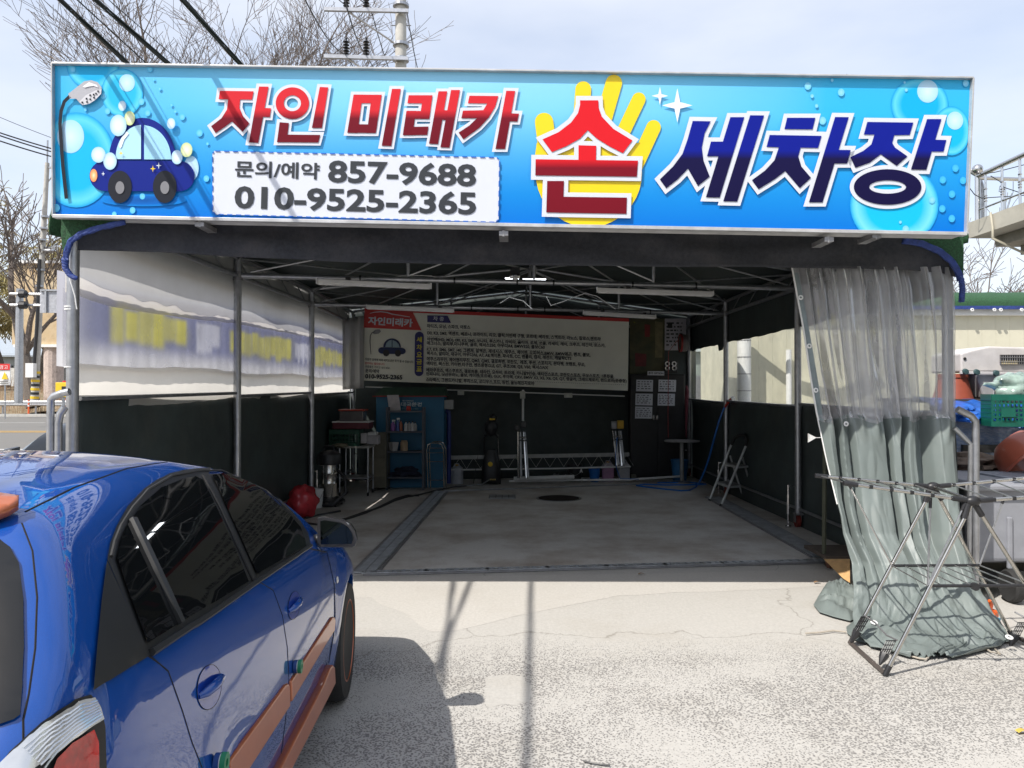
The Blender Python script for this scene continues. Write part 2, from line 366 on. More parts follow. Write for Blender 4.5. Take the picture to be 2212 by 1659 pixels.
M_tarp = mat('dark_green_tarpaulin', (.042, .056, .055), .55, var=.2, nscale=2.2, bump=.5, bscale=5, dirt=.35, dirtcol=(.10, .10, .085))
M_tarpin = mat('dark_green_roof_lining', (.03, .043, .042), .6, var=.15, nscale=3, bump=.25, bscale=5)
M_net = mat('green_netting', (.02, .075, .03), .85, var=.35, nscale=60, bump=.8, bscale=150)
M_blue = mat('blue_binding_tape', (.02, .045, .2), .6, var=.2, nscale=30, bump=.3, bscale=80)
M_cord = mat('white_cord', (.75, .75, .73), .7, var=.05)
M_bark = mat('grey_brown_bark', (.13, .11, .095), .9, var=.3, nscale=20, bump=.5, bscale=30)
M_twig = mat('bare_twigs', (.15, .125, .11), .9, var=.2)
M_conc = mat('pole_concrete', (.46, .45, .42), .8, var=.08, nscale=5, bump=.2, bscale=40, dirt=.3, dirtcol=(.3, .28, .24))
# ================================================================== ground sheets
def sheet(name, pts, z, m, kind='structure', hole=None):
    mb = MB(); mb.add([(p[0], p[1], z) for p in pts], [tuple(range(len(pts)))]); o = mb.build(name, m); o['kind'] = kind; return o
sheet('ground', [(-900, -300), (900, -300), (900, 1500), (-900, 1500)], -.06, M_dry)
sheet('yard', [(-7, -14), (30, -14), (30, 19), (-11, 19), (-11, 6), (-7, 2)], -.004, M_yard)
A, B = G(-900, 893), G(1400, 893)
road = sheet('road', [(-140, 13), (-11.2, 13), (-11.2, 19.2), (60, 19.2), (60, 47.5), (-140, 51)], -.03, M_asph)
# kerb of the road, far side
mb = MB()
for i in range(24): 
    x0 = -100 + i * 6; mb.box((x0 + 3, 51 - (x0 + 143) * .0175 + .2, .04), (5.97, .3, .2))
k = mb.build('road_kerb', M_conc); struct(k)
def mark(y0, y1, x0, x1, wd, z, m, name):
    mb = MB(); mb.add([(x0, y0, z), (x1, y1, z), (x1, y1 + wd, z), (x0, y0 + wd, z)], [(0, 1, 2, 3)]); return struct(mb.build(name, m))
M_yel = mat('road_marking_yellow', (.62, .36, .06), .7, var=.15, dirt=.4)
M_wln = mat('road_marking_white', (.6, .6, .58), .7, var=.15, dirt=.5)
mark(31.2, 29.8, -120, 55, .28, -.022, M_yel, 'centre_line'); mark(31.9, 30.5, -120, 55, .28, -.022, M_yel, 'centre_line')
for i in range(12): mark(40 - i * .12, 40 - (i + 1) * .12 + .05, -70 + i * 10, -64 + i * 10, .22, -.022, M_wln, 'lane_line')
mark(21.5, 21.2, -120, 50, .25, -.022, M_wln, 'edge_line')
# ---- bay floor inside the canopy
LP = [(-2.97, 5.2), (-2.87, 8.04), (-2.79, 10.7), (-2.83, 13.7)]
RP = [(3.37, 5.95), (3.36, 9.04), (3.33, 11.97), (3.34, 14.5)]
def lp(t, arr):
    t = max(0, min(2.99999, t * 3)); i = int(t); f = t - i; return Vector((arr[i][0] + (arr[i + 1][0] - arr[i][0]) * f, arr[i][1] + (arr[i + 1][1] - arr[i][1]) * f, 0))
def W(s, t, z=0.0):
    a, b = lp(t, LP), lp(t, RP); p = a.lerp(b, s); p.z = z; return p
sheet('bay_floor', [G(600, 1262)[:2], G(778, 1243)[:2], G(1180, 1232)[:2], G(1500, 1222)[:2], G(1790, 1216)[:2], (3.42, 7.3), (3.42, 9), (3.42, 12), (3.48, 14.8), (-2.95, 13.95), (-2.95, 8), (-3.02, 5.9)], .002, M_bay)
pp = [(640, 1262), (773, 1249), (1100, 1242), (1450, 1238), (1800, 1228), (1850, 1240), (1850, 1262), (1762, 1266), (1625, 1275), (1453, 1279), (1337, 1286), (1115, 1329), (1040, 1349), (985, 1361), (929, 1364), (870, 1325), (806, 1288), (700, 1290)]
pts = []
for i, p in enumerate(pp):
    q = pp[(i + 1) % len(pp)]
    for j in range(6):
        u, v = p[0] + (q[0] - p[0]) * j / 6, p[1] + (q[1] - p[1]) * j / 6
        a = G(u, v); n = noise.noise(Vector((a.x * 3, a.y * 3, 0))) * .05 if i >= 7 else 0
        pts.append((a.x + n, a.y + n))
sheet('concrete_patch', pts, -.0028, M_patch)
# small pale patch in the yard
pp = [(1050, 1461), (1095, 1455), (1130, 1462), (1150, 1485), (1147, 1517), (1110, 1522), (1048, 1524)]
M_patch2 = gmat('worn_concrete_patch', (.45, .435, .405), (.22, .21, .2), 60, .0, .35, .3, .7, stainamt=.3)
pts = []
for i, p in enumerate(pp):
    q = pp[(i + 1) % len(pp)]
    for j in range(8):
        a = G(p[0] + (q[0] - p[0]) * j / 8, p[1] + (q[1] - p[1]) * j / 8); n_ = .035 * noise.noise(Vector((a.x * 14, a.y * 14, 3))); pts.append((a.x + n_, a.y + .03 * noise.noise(Vector((a.x * 14, a.y * 14, 9)))))
sheet('concrete_patch', pts, -.003, M_patch2)
# joint line in the yard
# ---- trench drains
M_grate = mat('galvanised_grating', (.48, .5, .52), .45, .7, var=.15, dirt=.3, dirtcol=(.2, .18, .15))
M_chan = mat('drain_channel', (.02, .02, .018), .8, var=.2)
def trench(a, b, wd, npan, label, barstep, along=False):
    a, b = Vector((*a[:2], 0)), Vector((*b[:2], 0)); d = (b - a); Ln = d.length; d.normalize(); n = Vector((-d.y, d.x, 0))
    t = thing('drain_channel', a, label, 'drain')
    mb = MB(); mb.add([a - n * wd / 2 + Vector((0, 0, .004)), b - n * wd / 2 + Vector((0, 0, .004)), b + n * wd / 2 + Vector((0, 0, .004)), a + n * wd / 2 + Vector((0, 0, .004))], [(0, 1, 2, 3)])
    mb.build('channel', M_chan, t)
    mb = MB()
    for sgn in (-1, 1): mb.bar(a + n * sgn * (wd / 2 + .012) + Vector((0, 0, .008)), b + n * sgn * (wd / 2 + .012) + Vector((0, 0, .008)), .022, .014)
    mb.build('frame', M_galvd, t)
    pl = Ln / npan
    for i in range(npan):
        mb = MB(); s = a + d * (i * pl + .006); e = a + d * ((i + 1) * pl - .006)
        for sgn in (-1, 1): mb.bar(s + n * sgn * (wd / 2 - .01) + Vector((0, 0, .013)), e + n * sgn * (wd / 2 - .01) + Vector((0, 0, .013)), .012, .016)
        k = int((e - s).length / barstep)
        for j in range(k + 1):
            q = s + (e - s) * (j / k) ; mb.bar(q - n * (wd / 2 - .016) + Vector((0, 0, .014)), q + n * (wd / 2 - .016) + Vector((0, 0, .014)), barstep * .5, .012)
        if along:
            mb.bar(s + Vector((0, 0, .0165)), e + Vector((0, 0, .0165)), .012, .013)
        mb.build('grate', M_grate, t)
trench(G(785, 1240), G(1800, 1213), .10, 8, 'narrow grated drain across the bay mouth from the car to the plywood trolley', .075)
trench(G(787, 1240), G(952, 1063), .20, 8, 'wide grated drain running back into the bay on the left', .028, True)
trench(G(1778, 1205), G(1540, 1075), .20, 8, 'wide grated drain along the foot of the right tarpaulin wall', .028, True)
trench(G(960, 1062), G(1375, 1047), .04, 6, 'thin back gutter line across the bay floor before the back wall', .05)
# square floor gully and manhole
t = thing('floor_gully', G(1085, 1074), 'small rectangular four-slot gully set in the bay floor', 'drain')
g0 = G(1085, 1074)
MB().box(g0 + Vector((0, 0, .006)), (.40, .44, .006)).build('frame', M_galvd, t)
for i in range(4): MB().box(g0 + Vector((-.144 + .096 * i, 0, .013)), (.08, .38, .008)).build('slat', M_grate, t)
g0 = G(1207, 1077)
t = thing('manhole_cover', g0, 'round dark manhole cover in the middle of the bay floor', 'manhole')
M_iron = mat('dark_cast_iron', (.03, .022, .018), .7, .5, var=.3, bump=.3)
MB().lathe(g0, [(.30, .004), (.30, .012), (.27, .014), (.0, .014)], 32).build('cover', M_iron, t)
mb = MB().lathe(g0, [(.34, .003), (.34, .01), (.31, .01), (.31, .003)], 32, cap=False); mb.build('rim', M_galvd, t)
# ================================================================== far left: roadside
t = thing('guardrail', G(60, 890), 'low galvanised guardrail along the far kerb of the road', 'guardrail')
y0 = lambda x: 52.6 - (x + 143) * .0175
def rail(u, v):
    prof = [(.0, .62), (.05, .68), (.05, .74), (0, .79), (.05, .84), (.05, .9), (0, .96)]
    x = -90 + u * 130; k = min(6, int(v * 6 + .5)); return (x, y0(x) - prof[k][0], prof[k][1])
MB().grid(rail, 20, 6).build('beam', M_galv, t, solid=.01)
for i in range(26):
    x = -60 + i * 2.2; MB().cyl((x, y0(x) + .1, 0), (x, y0(x) + .1, .9), .06, n=8).build('post', M_galv, t)
M_or = mat('orange_plastic', (.75, .12, .03), .5, var=.08)
for i, (u, v0, v1, lb) in enumerate([(62, 898, 868, 'orange delineator post with white bands, left one, before the guardrail'), (141, 893, 862, 'orange delineator post beside the yellow signal box')]):
    g = G(u, v0); t = thing('delineator_post', g, lb, 'traffic post', 'delineator posts')
    MB().cyl(g + Vector((0, 0, .04)), g + Vector((0, 0, 1.05)), .06, .05, 10).build('tube', M_or, t); MB().lathe(g, [(.14, 0), (.12, .05), (.06, .05)], 12).build('base', M_black, t)
    for z in (.6, .85): MB().cyl(g + Vector((0, 0, z)), g + Vector((0, 0, z + .1)), .063, n=10).build('band', M_white, t)
# utility pole left
def pole(base, top, r0, r1, label, name='utility_pole'):
    t = thing(name, base, label, 'utility pole'); MB().tube([base, Vector(base).lerp(Vector(top), .5), top], [r0, (r0 + r1) / 2, r1], 16).build('shaft', M_conc, t, smooth=True); return t
b_, t_ = G(74, 868), P(102, 352, 55)
b_.y and None
b_ = P(74, 872, 55)
t = pole(b_, t_, .26, .15, 'tall leaning concrete utility pole in front of the peeling billboard')
M_hz = mat('warning_yellow', (.75, .5, .02), .5, var=.05)
ax = (Vector(t_) - Vector(b_)).normalized()
for i in range(7):
    a = Vector(b_) + ax * (.35 + i * .3); MB().cyl(a, a + ax * .17 + Vector((.0, 0, 0)), .275, n=16).build('hazard_band', M_hz if i % 2 == 0 else M_black, t)
MB().cyl(t_, P(103, 303, 55), .06, n=8).build('top_spike', M_galv, t)
MB().bar(P(100, 362, 55), P(118, 362, 55), .12, .12).build('crossarm', M_galv, t); MB().cyl(P(102, 395, 55), P(116, 377, 55), .04, n=6).build('brace', M_galv, t)
MB().tube([P(86, 560, 54.6), P(80, 700, 54.6), P(72, 810, 54.6)], .12, 8).build('conduit', M_black, t)
MB().box(P(67, 800, 54.5), (.55, .4, 1.0)).build('meter_box', M_white, t)
MB().bar(P(72, 540, 55), P(128, 532, 55), .1, .1).build('lamp_arm', M_galv, t)
MB().ell(P(106, 542, 54.8), (.45, .25, .16)).build('lamp_head', M_galv, t, smooth=True)
for k, v in enumerate((470, 495, 520, 585, 620, 660)):
    a = P(97 - k * 3, v, 54.8); MB().lathe(a, [(.26, 0), (.26, .12)], 12).build('clamp', M_galv, t)
# billboard
M_bill = mat('peeling_billboard', (.62, .52, .36), .8, col2=(.5, .36, .2), nscale=.7, bump=.4, bscale=4, dirt=.6, dirtcol=(.3, .22, .13))
t = thing('billboard', P(116, 870, 62), 'big old billboard with peeling cream paint behind the leaning pole', 'billboard')
p0, p1 = P(31, 745, 62), P(172, 568, 62)
MB().box((p0 + p1) / 2, (p1.x - p0.x, .6, p1.z - p0.z)).build('panel', M_bill, t)
for a, b2 in (((31, 566), (174, 566)), ((31, 747), (174, 747))): MB().bar(P(*a, 61.6), P(*b2, 61.6), .3, .22).build('frame_rail', M_white, t)
MB().cyl(P(116, 872, 62.3), P(116, 750, 62.3), .72, n=16).build('post', mat('billboard_post', (.5, .42, .38), .8, dirt=.5), t)
# overhead traffic sign mast
g = P(40, 872, 47); t = thing('traffic_sign_gantry', g, 'grey steel mast with two horizontal arms and the back of a road sign', 'sign gantry')
MB().cyl(g, P(43, 624, 47), .24, .2, 14).build('mast', M_galv, t)
for v in (635, 659): MB().cyl(P(22, v, 46.8), P(330, v + 3, 46.8), .09, n=8).build('arm', M_galv, t)
for v in (635, 659): MB().cyl(P(43, v, 46.6), P(56, v, 46.6), .24, n=10).build('bracket', M_black, t)
a, b2 = P(87, 676, 46.5), P(160, 626, 46.5)
MB().box((a + b2) / 2, (b2.x - a.x, .08, b2.z - a.z)).build('sign_back', mat('sign_back_grey', (.4, .41, .44), .5, .3), t)
for u in (99, 127): MB().bar(P(u, 628, 46.4), P(u, 675, 46.4), .1, .1, up=(0, 1, 0)).build('rib', M_galv, t)
MB().bar(P(87, 627, 46.4), P(160, 627, 46.4), .1, .1).build('rib', M_galv, t)
# warning sign
g = P(11, 905, 34); t = thing('warning_sign', g, 'white notice with red header and yellow warning triangle by the road', 'sign')
a, b2 = P(-6, 832, 34), P(22, 786, 34)
MB().box((a + b2) / 2, (b2.x - a.x, .05, b2.z - a.z)).build('board', M_white, t)
MB().cyl(g, P(11, 832, 34), .03, n=8).build('post', M_galv, t)
a, b2 = P(-6, 799, 33.95), P(22, 786, 33.95); MB().box((a + b2) / 2, (b2.x - a.x - .03, .02, b2.z - a.z)).build('header', mat('sign_red', (.6, .03, .03), .5), t)
surf = lambda u, v, l: P(u, v, 33.93 - .004 * l)
text_on(surf, '경고', -1, 797, 17, 797, 8, 1).build('lettering', M_white, t)
MB().add([P(3, 819, 33.93), P(17, 819, 33.93), P(10, 803, 33.93)], [(0, 1, 2)]).build('triangle', M_hz, t)
for v in (824, 828): MB().box(P(9, v, 33.94), (.36, .01, .03)).build('text_line', M_black, t)
# signal box
g = P(137, 885, 45); t = thing('signal_box', g, 'yellow roadside signal cabinet with a red lamp on top', 'signal cabinet')
MB().box(P(137, 842, 45), (.66, .5, .85)).build('cabinet', M_hz, t, bevel=.03); MB().box(P(140, 843, 44.73), (.36, .03, .45)).build('screen', M_black, t)
MB().cyl(g, P(137, 858, 45), .09, n=8).build('post', M_galv, t); MB().lathe(P(139, 828, 45), [(.1, 0), (.1, .12), (0, .16)], 12).build('lamp', mat('sign_red', (.6, .03, .03)), t)
# sheds / wall / hedge far left
t = thing('shed', P(60, 860, 90), 'long low grey-roofed shed far behind the billboard', 'shed')
a, b2 = P(-120, 800, 90), P(330, 745, 90)
MB().box(((a.x + b2.x) / 2, 94, 3.0), (b2.x - a.x, 8, 6.0)).build('wall', mat('shed_wall', (.33, .36, .36), .8, nscale=.6, stretch=(1, 1, .2)), t)
MB().slab([(a.x, 89.4, 5.6), (b2.x, 89.4, 5.6), (b2.x, 98, 8.2), (a.x, 98, 8.2)], (0, 0, .2)).build('roof', mat('shed_roof', (.3, .34, .38), .6), t)
for i in range(22): MB().box((a.x + 1.2 + i * 1.1, 89.9, 4.1), (.5, .1, 1.0)).build('window', M_black, t)
t = thing('fence_wall', P(60, 870, 80), 'pale block fence wall beyond the road embankment', 'wall')
a, b2 = P(-200, 800, 78), P(330, 772, 78); MB().box(((a.x + b2.x) / 2, 78, 2.9), (b2.x - a.x, .3, 2.1)).build('panel', mat('pale_wall', (.62, .62, .6), .8, dirt=.4), t)
for i in range(26): MB().box((a.x + i * 1.0, 77.8, 2.95), (.1, .1, 2.0)).build('post', M_conc, t)
bank = MB().grid(lambda u, v: (-75 + u * 75, 56 + v * 21, [0, .7, 1.6, 2.0, 2.1][min(4, int(v * 4 + .5))] + .35 * noise.noise(Vector((u * 30, v * 9, 3)))), 60, 4).build('embankment', M_dry, smooth=True); struct(bank)
# reeds and scrub on the bank (uncountable)
mb = MB(); rr = random.Random(3)
for i in range(5200):
    x = -62 + rr.random() * 60; v = rr.random() ** 1.3; y = 56 + v * 19; z = [0, .7, 1.6, 2.0, 2.1][min(4, int(v * 4))]; h = .5 + rr.random() * 1.3; dx = (rr.random() - .5) * .5; w_ = .05
    mb.add([(x, y, z - .2), (x + w_, y, z - .2), (x + dx, y + .1, z + h)], [(0, 1, 2)])
o = mb.build('dry_scrub', mat('dry_stalks', (.30, .2, .12), .9, col2=(.18, .11, .06), nscale=3)); tag(o, 'dry brown reeds and scrub on the bank beyond the guardrail', 'scrub', kind='stuff')
# hill on the horizon
def hill(u, v):
    a = -1.0 + u * 2.0; rr_ = 380 + v * 260; x = rr_ * math.sin(a); y = rr_ * math.cos(a)
    return (x, y, -2 + math.sin(v * math.pi) * (17 + 13 * noise.noise(Vector((a * 3, 1, 0)))) + 2 * noise.noise(Vector((a * 20, v * 5, 0))))
struct(MB().grid(hill, 120, 10).build('hills', mat('wooded_hill', (.22, .23, .24), 1.0, var=.2, nscale=.05), smooth=True))
# ================================================================== trees
def tree(base, h, r, seed, label, name='bare_tree', spread=.55, lean=(0, 0), twm=None, depth=5, droop=0.0, kids=(3, 4), group='bare trees', trunkfrac=.3, up=.55, tr=.014, dens=1.0):
    rr = random.Random(seed); base = Vector(base); T = MB(); K_ = MB()
    def br(p, d, L, r, lv):
        n = 4 if lv < 3 else 3; pts = [p]; rs = [r]; q = p.copy(); dd = d.copy()
        for i in range(n):
            dd = (dd + Vector((rr.uniform(-1, 1), rr.uniform(-1, 1), rr.uniform(-.6, 1) - droop * max(0, lv - 1))) * .16).normalized()
            q = q + dd * (L / n); pts.append(q.copy()); rs.append(r * (1 - .5 * (i + 1) / n))
        (T if lv == 0 else K_).tube(pts, [max(tr, x) for x in rs], 8 if lv == 0 else (5 if lv < 3 else 3), caps=False)
        if lv >= depth: return
        k = int(round(rr.randint(*kids) * dens)) + (1 if lv > 1 else 0)
        for j in range(k):
            f = rr.uniform(.35 if lv else trunkfrac + .25, 1.0); x = f * n; i = min(n - 1, int(x)); s = pts[i].lerp(pts[i + 1], x - i)
            az = rr.uniform(0, 6.283); side = Vector((math.cos(az), math.sin(az), rr.uniform(-.1, .5)))
            nd = (dd * up + side * spread).normalized()
            br(s, nd, L * rr.uniform(.5, .75), rs[i] * rr.uniform(.45, .62), lv + 1)
        if lv < depth: br(pts[-1], dd, L * .62, rs[-1] * .95, lv + 1)
    t = thing(name, base, label, 'tree', group)
    br(base, Vector((lean[0], lean[1], 1)).normalized(), h * .42, r, 0)
    T.build('trunk', M_bark, t, smooth=True); K_.build('crown', twm or M_twig, t)
    return t
tree((-12.2, 27, 0), 18.0, .24, 11, 'bare tree showing above the left end of the sign', depth=5, spread=.62, lean=(-.02, 0), kids=(2, 3), tr=.008)
tree((-9.8, 24, 0), 16, .22, 5, 'bare tree showing above the cartoon car of the sign', depth=5, kids=(2, 3), tr=.008)
tree((-7.6, 26, 0), 17, .2, 8, 'bare tree between the thick cables and the concrete pole', depth=5, kids=(2, 3), tr=.008)
tree((-7.6, 25, 0), 13.2, .16, 23, 'slim bare tree behind the crossarms of the pole', depth=5, spread=.3, kids=(2, 3), tr=.008)
M_wil = mat('willow_twigs', (.34, .3, .13), .9, col2=(.22, .18, .08))
tree(P(18, 866, 72), 20, .5, 31, 'pale yellow-green willow left of the leaning pole', 'willow', twm=M_wil, droop=.6, depth=5, tr=.035, spread=.8, kids=(3, 4))
tree(P(90, 866, 76), 19, .5, 37, 'pale willow behind the billboard', 'willow', twm=M_wil, droop=.6, depth=5, tr=.035, spread=.8, kids=(3, 4))
tree(P(155, 866, 80), 18, .5, 41, 'pale willow partly hidden by the left end of the sign', 'willow', twm=M_wil, droop=.6, depth=5, tr=.035, spread=.8, kids=(3, 4))
tree(P(72, 880, 56), 20, .5, 17, 'dark roadside tree leaning left over the guardrail', lean=(-.28, 0), depth=4, tr=.03, kids=(3, 4), trunkfrac=.2)
def shrub(base, h, wdt, n, seed, label):
    rr = random.Random(seed); K_ = MB(); base = Vector(base); t = thing('bare_shrub', base, label, 'shrub', 'bare shrubs on the right'); T = MB()
    def br(p, d, L, r, lv):
        q = p.copy(); pts = [q]; dd = d
        for i in range(3):
            dd = (dd + Vector((rr.uniform(-1, 1), rr.uniform(-1, 1), rr.uniform(-1, 1))) * .2).normalized(); q = q + dd * L / 3; pts.append(q)
        (T if lv == 0 else K_).tube(pts, [max(.009, r * k) for k in (1, .85, .7, .5)], 4, caps=False)
        if lv >= 3: return
        for j in range(rr.randint(4, 6)):
            f = rr.uniform(.25, 1) * 3; i = min(2, int(f)); s_ = pts[i].lerp(pts[i + 1], f - i)
            br(s_, (dd + Vector((rr.uniform(-1, 1), rr.uniform(-1, 1), rr.uniform(-.4, .8)))).normalized(), L * rr.uniform(.4, .62), r * .5, lv + 1)
    for k in range(n):
        p = base + Vector((rr.uniform(-wdt, wdt), rr.uniform(-1, 1), 0)); br(p, Vector((rr.uniform(-.5, .5), rr.uniform(-.3, .3), 1)).normalized(), h * rr.uniform(.5, .72), .05, 0)
    T.build('stem', M_bark, t); K_.build('crown', M_twig, t)
shrub((16.3, 27, 0), 7.6, 1.6, 9, 51, 'tangled bare shrub right of the sign, under the balcony corner')
shrub((19.5, 28, 0), 7.6, 1.8, 9, 57, 'tangled bare shrub at the right edge behind the green roof')
shrub((13.0, 26, 0), 6.4, 1.6, 7, 59, 'tangled bare shrub behind the clear curtain')
shrub((8.6, 25, 0), 5.4, 2.4, 12, 61, 'reddish bare shrub seen through the side window of the bay')
# ================================================================== pole behind the sign with crossarms
D = 18.0
bx = P(866, 149, D); base = Vector((bx.x, D, 0))
t = pole(base, P(866, -60, D), .17, .125, 'pale concrete utility pole rising behind the sign with two crossarms')
for v0, v1 in ((20, 24), (122, 127)):
    a, b2 = P(700, v0, D - .2), P(882, v1, D - .2); MB().bar(a, b2, .08, .08).build('crossarm', M_galv, t)
    MB().cyl(P(744, v0, D - .2), P(855, v0 + 75, D - .1), .022, n=6).build('brace', M_galv, t)
    for u in (748, 791):
        mb = MB(); a = P(u, v0 + 1 if v0 > 50 else v0 - 1, D - .2)
        for i in range(5): mb.lathe(a + Vector((0, 0, .05 + i * .07)), [(.03, 0), (.075, .015), (.03, .05)], 12)
        mb.lathe(a, [(.02, 0), (.02, .42), (.03, .44), (0, .46)], 8); mb.build('insulator', M_black, t, smooth=True)
for v in (15, 100, 132): MB().lathe(P(866, v, D), [(.19, 0), (.19, .06)], 16).build('clamp', M_galv, t)
for v in (55, 92): MB().cyl(P(845, v, D), P(888, v, D), .012, n=6).build('step_bolt', M_galvd, t)
# ================================================================== cables overhead
M_cab = mat('black_cable', (.015, .015, .017), .6, var=.1)
def cable(pxs, label, nstr=3, r=.022, tw=.05, zz=5.95, sag=0.0, grp='overhead cable bundles'):
    (u0, v0), (u1, v1) = pxs; s = (u1 - u0) / (v1 - v0); u2 = u0 + s * (HZ - v0)
    ky = (u2 - CX) / F; r0 = ray(u0, v0); dd = (zz - CAMH) / r0.z; x0 = r0.x * dd; y0_ = r0.y * dd
    t = thing('overhead_cable', (x0, y0_, zz), label, 'cable', grp)
    for k in range(nstr):
        pts = []
        for i in range(60):
            y = -9 + i * .9; a = k * 6.283 / nstr + i * .9
            pts.append((x0 + ky * (y - y0_) + math.cos(a) * tw, y, zz + math.sin(a) * tw - .15 * math.sin((y + 9) / 53 * math.pi)))
        MB().tube(pts, r, 6).build('strand', M_cab, t, smooth=True)
cable(((168, 0), (310, 139)), 'thick black cable bundle, leftmost of those passing over the sign', 4, .0075, .012, zz=4.26)
cable(((247, 0), (401, 139)), 'black cable bundle passing over the cartoon car', 4, .0075, .012, zz=4.29)
cable(((425, 0), (549, 142)), 'thick black cable bundle passing over the red lettering', 5, .0075, .014, zz=4.5)
cable(((205, 0), (352, 139)), 'single thin black cable between the two left bundles', 1, .005, 0, zz=4.35, grp='single overhead cables')
cable(((275, 0), (432, 141)), 'single thin black cable right of the second bundle', 1, .003, 0, zz=4.35, grp='single overhead cables')
def wire(a, b, sag, label, r=.012, grp='thin wires'):
    a, b = Vector(a), Vector(b); pts = [a.lerp(b, i / 20) - Vector((0, 0, sag * 4 * (i / 20) * (1 - i / 20))) for i in range(21)]
    o = MB().tube(pts, r, 5).build('overhead_wire', M_cab); tag(o, label, 'wire', grp)
wire(P(745, 10, D), P(570, -260, 9), .2, 'thin wire running up left from the left insulator')
wire(P(791, 10, D), P(620, -260, 9), .2, 'thin wire running up left from the right insulator')
wire(P(748, 118, D), P(640, -40, 10), .2, 'thin wire from the lower left insulator')
wire(P(791, 118, D), P(735, -40, 11), .2, 'thin wire from the lower right insulator')
wire(P(748, 118, D), P(792, 175, 24), .1, 'thin wire descending behind the sign below the left insulator')
wire(P(791, 118, D), P(835, 175, 24), .1, 'thin wire descending behind the sign below the right insulator')
wire(P(800, 15, D), P(850, 175, 22), .1, 'thin wire crossing down beside the concrete pole')
wire(P(880, 30, D), P(905, 160, 21), .1, 'fine guy wire right of the concrete pole')
for (v0, v1, lb) in ((245, 303, 'highest faint wire at the left edge'), (284, 322, 'upper wire at the left edge leading to the leaning pole'), (290, 329, 'middle wire at the left edge leading to the leaning pole'), (302, 339, 'lower wire at the left edge leading to the leaning pole')):
    wire(P(-60, v0 - 18, 52), P(160, v1 + 12, 55), .1, lb, .05 if v0 > 250 else .02, 'roadside power wires')

# building behind the camera (it is what the car's glass and mirror reflect)
t = thing('rear_building', (0, -17, 0), 'low building with a row of dark windows across the yard, seen only in reflections', 'building')
MB().box((0, -19, 2.6), (30, 5, 5.2)).build('wall', mat('rear_render', (.22, .24, .2), .8), t)
for i in range(12): MB().box((-13 + i * 2.3, -16.47, 2.6), (1.5, .06, 1.4)).build('window', mat('dark_window', (.02, .025, .03), .1), t)
def tb(T_, x):
    for a, b in zip(T_, T_[1:]):
        if x <= b[0]: return a[1] + (b[1] - a[1]) * (x - a[0]) / (b[0] - a[0])
    return T_[-1][1]
# ================================================================== canopy frame
BH, EH, RH = 2.81, 3.02, 3.42
frame = thing('canopy_frame', W(.5, .3), 'galvanised steel pipe frame carrying the wash bay canopy', 'canopy frame')
def fr(mb, name, m=None, **k): return mb.build(name, m or M_galv, frame, smooth=True, **k)
M_caster = mat('red_caster', (.2, .03, .02), .6, var=.2, dirt=.4)
for arr in (LP, RP):
    for i, (x, y) in enumerate(arr):
        p = fr(MB().cyl((x, y, .17), (x, y, EH), .039, n=18), 'post')
        for z in (BH - .05,): MB().lathe((x, y, z), [(.05, 0), (.05, .09)], 16).build('coupler', M_galvd, p)
        mb = MB().lathe((x, y + .03, .075), [(.075, -.02), (.075, .02)], 16, axis='X'); mb.build('caster_wheel', M_caster, p)
        mb = MB().box((x, y, .16), (.09, .09, .02)); mb.box((x - .035, y + .02, .11), (.008, .05, .1)); mb.box((x + .035, y + .02, .11), (.008, .05, .1)); mb.build('caster_fork', M_galvd, p)
        sx = .08 if arr is LP else -.12
        mb = MB().cyl((x + sx, y, .02), (x + sx, y, .5), .008, n=6).cyl((x + sx, y, .16), (x + sx, y, .38), .018, n=8).lathe((x + sx, y, 0.004), [(.035, 0), (.035, .02)], 10); mb.cyl((x + sx, y, .48), (x, y, .5), .008, n=6)
        mb.build('turnbuckle', M_chrome, p)
def bay(t, drop=0.0, front=False):
    a, b = W(0, t, BH), W(1, t, BH)
    if not front:
        fr(MB().cyl(a, b, .03, n=14), 'beam')
        for s in (.2, .36, .47, .535, .68, .8): MB().lathe(a.lerp(b, s) - Vector((.01, 0, 0)), [(.034, 0), (.034, .02)], 10, axis='X').build('cable_tie', M_black, frame)
    rz = lambda s: EH + (RH - EH) * (1 - abs(2 * s - 1))
    for s0, s1 in ((0, .5), (.5, 1)):
        fr(MB().cyl(W(s0, t, rz(s0)), W(s1, t, rz(s1)), .022, n=8), 'rafter')
    for s in (.28, .5, .72):
        q = W(s, t, BH); mb = MB().tube([q + Vector((0, 0, .02)), q + Vector((0, 0, .09)), W(s, t, rz(s))], [.012, .02, .02], 10); fr(mb, 'strut')
    # scissor braces of the folding roof
    for s0, s1 in ((.02, .28), (.28, .5), (.5, .72), (.72, .98)):
        z0, z1 = rz(s0) - .02, rz(s1) - .02
        fr(MB().cyl(W(s0, t, BH + .04 if s0 < .5 else z0) , W(s1, t, z1 if s0 < .5 else BH + .04), .011, n=6), 'brace')
for t in (1 / 3, 2 / 3, 1.0): bay(t)
bay(0.0, front=True)
rz = lambda s: EH + (RH - EH) * (1 - abs(2 * s - 1))
for k in range(3):
    t0, t1 = k / 3, (k + 1) / 3
    for s0, s1 in ((.0, .28), (.28, .5), (.5, .72), (.72, 1.0)):
        fr(MB().cyl(W(s0, t0, rz(s0) - .03), W(s1, t1, rz(s1) - .03), .012, n=6), 'roof_brace')
        fr(MB().cyl(W(s1, t0, rz(s1) - .045), W(s0, t1, rz(s0) - .045), .012, n=6), 'roof_brace')
    fr(MB().cyl(W(.5, t0, RH - .02), W(.5, t1, RH - .02), .02, n=8), 'ridge_bar')
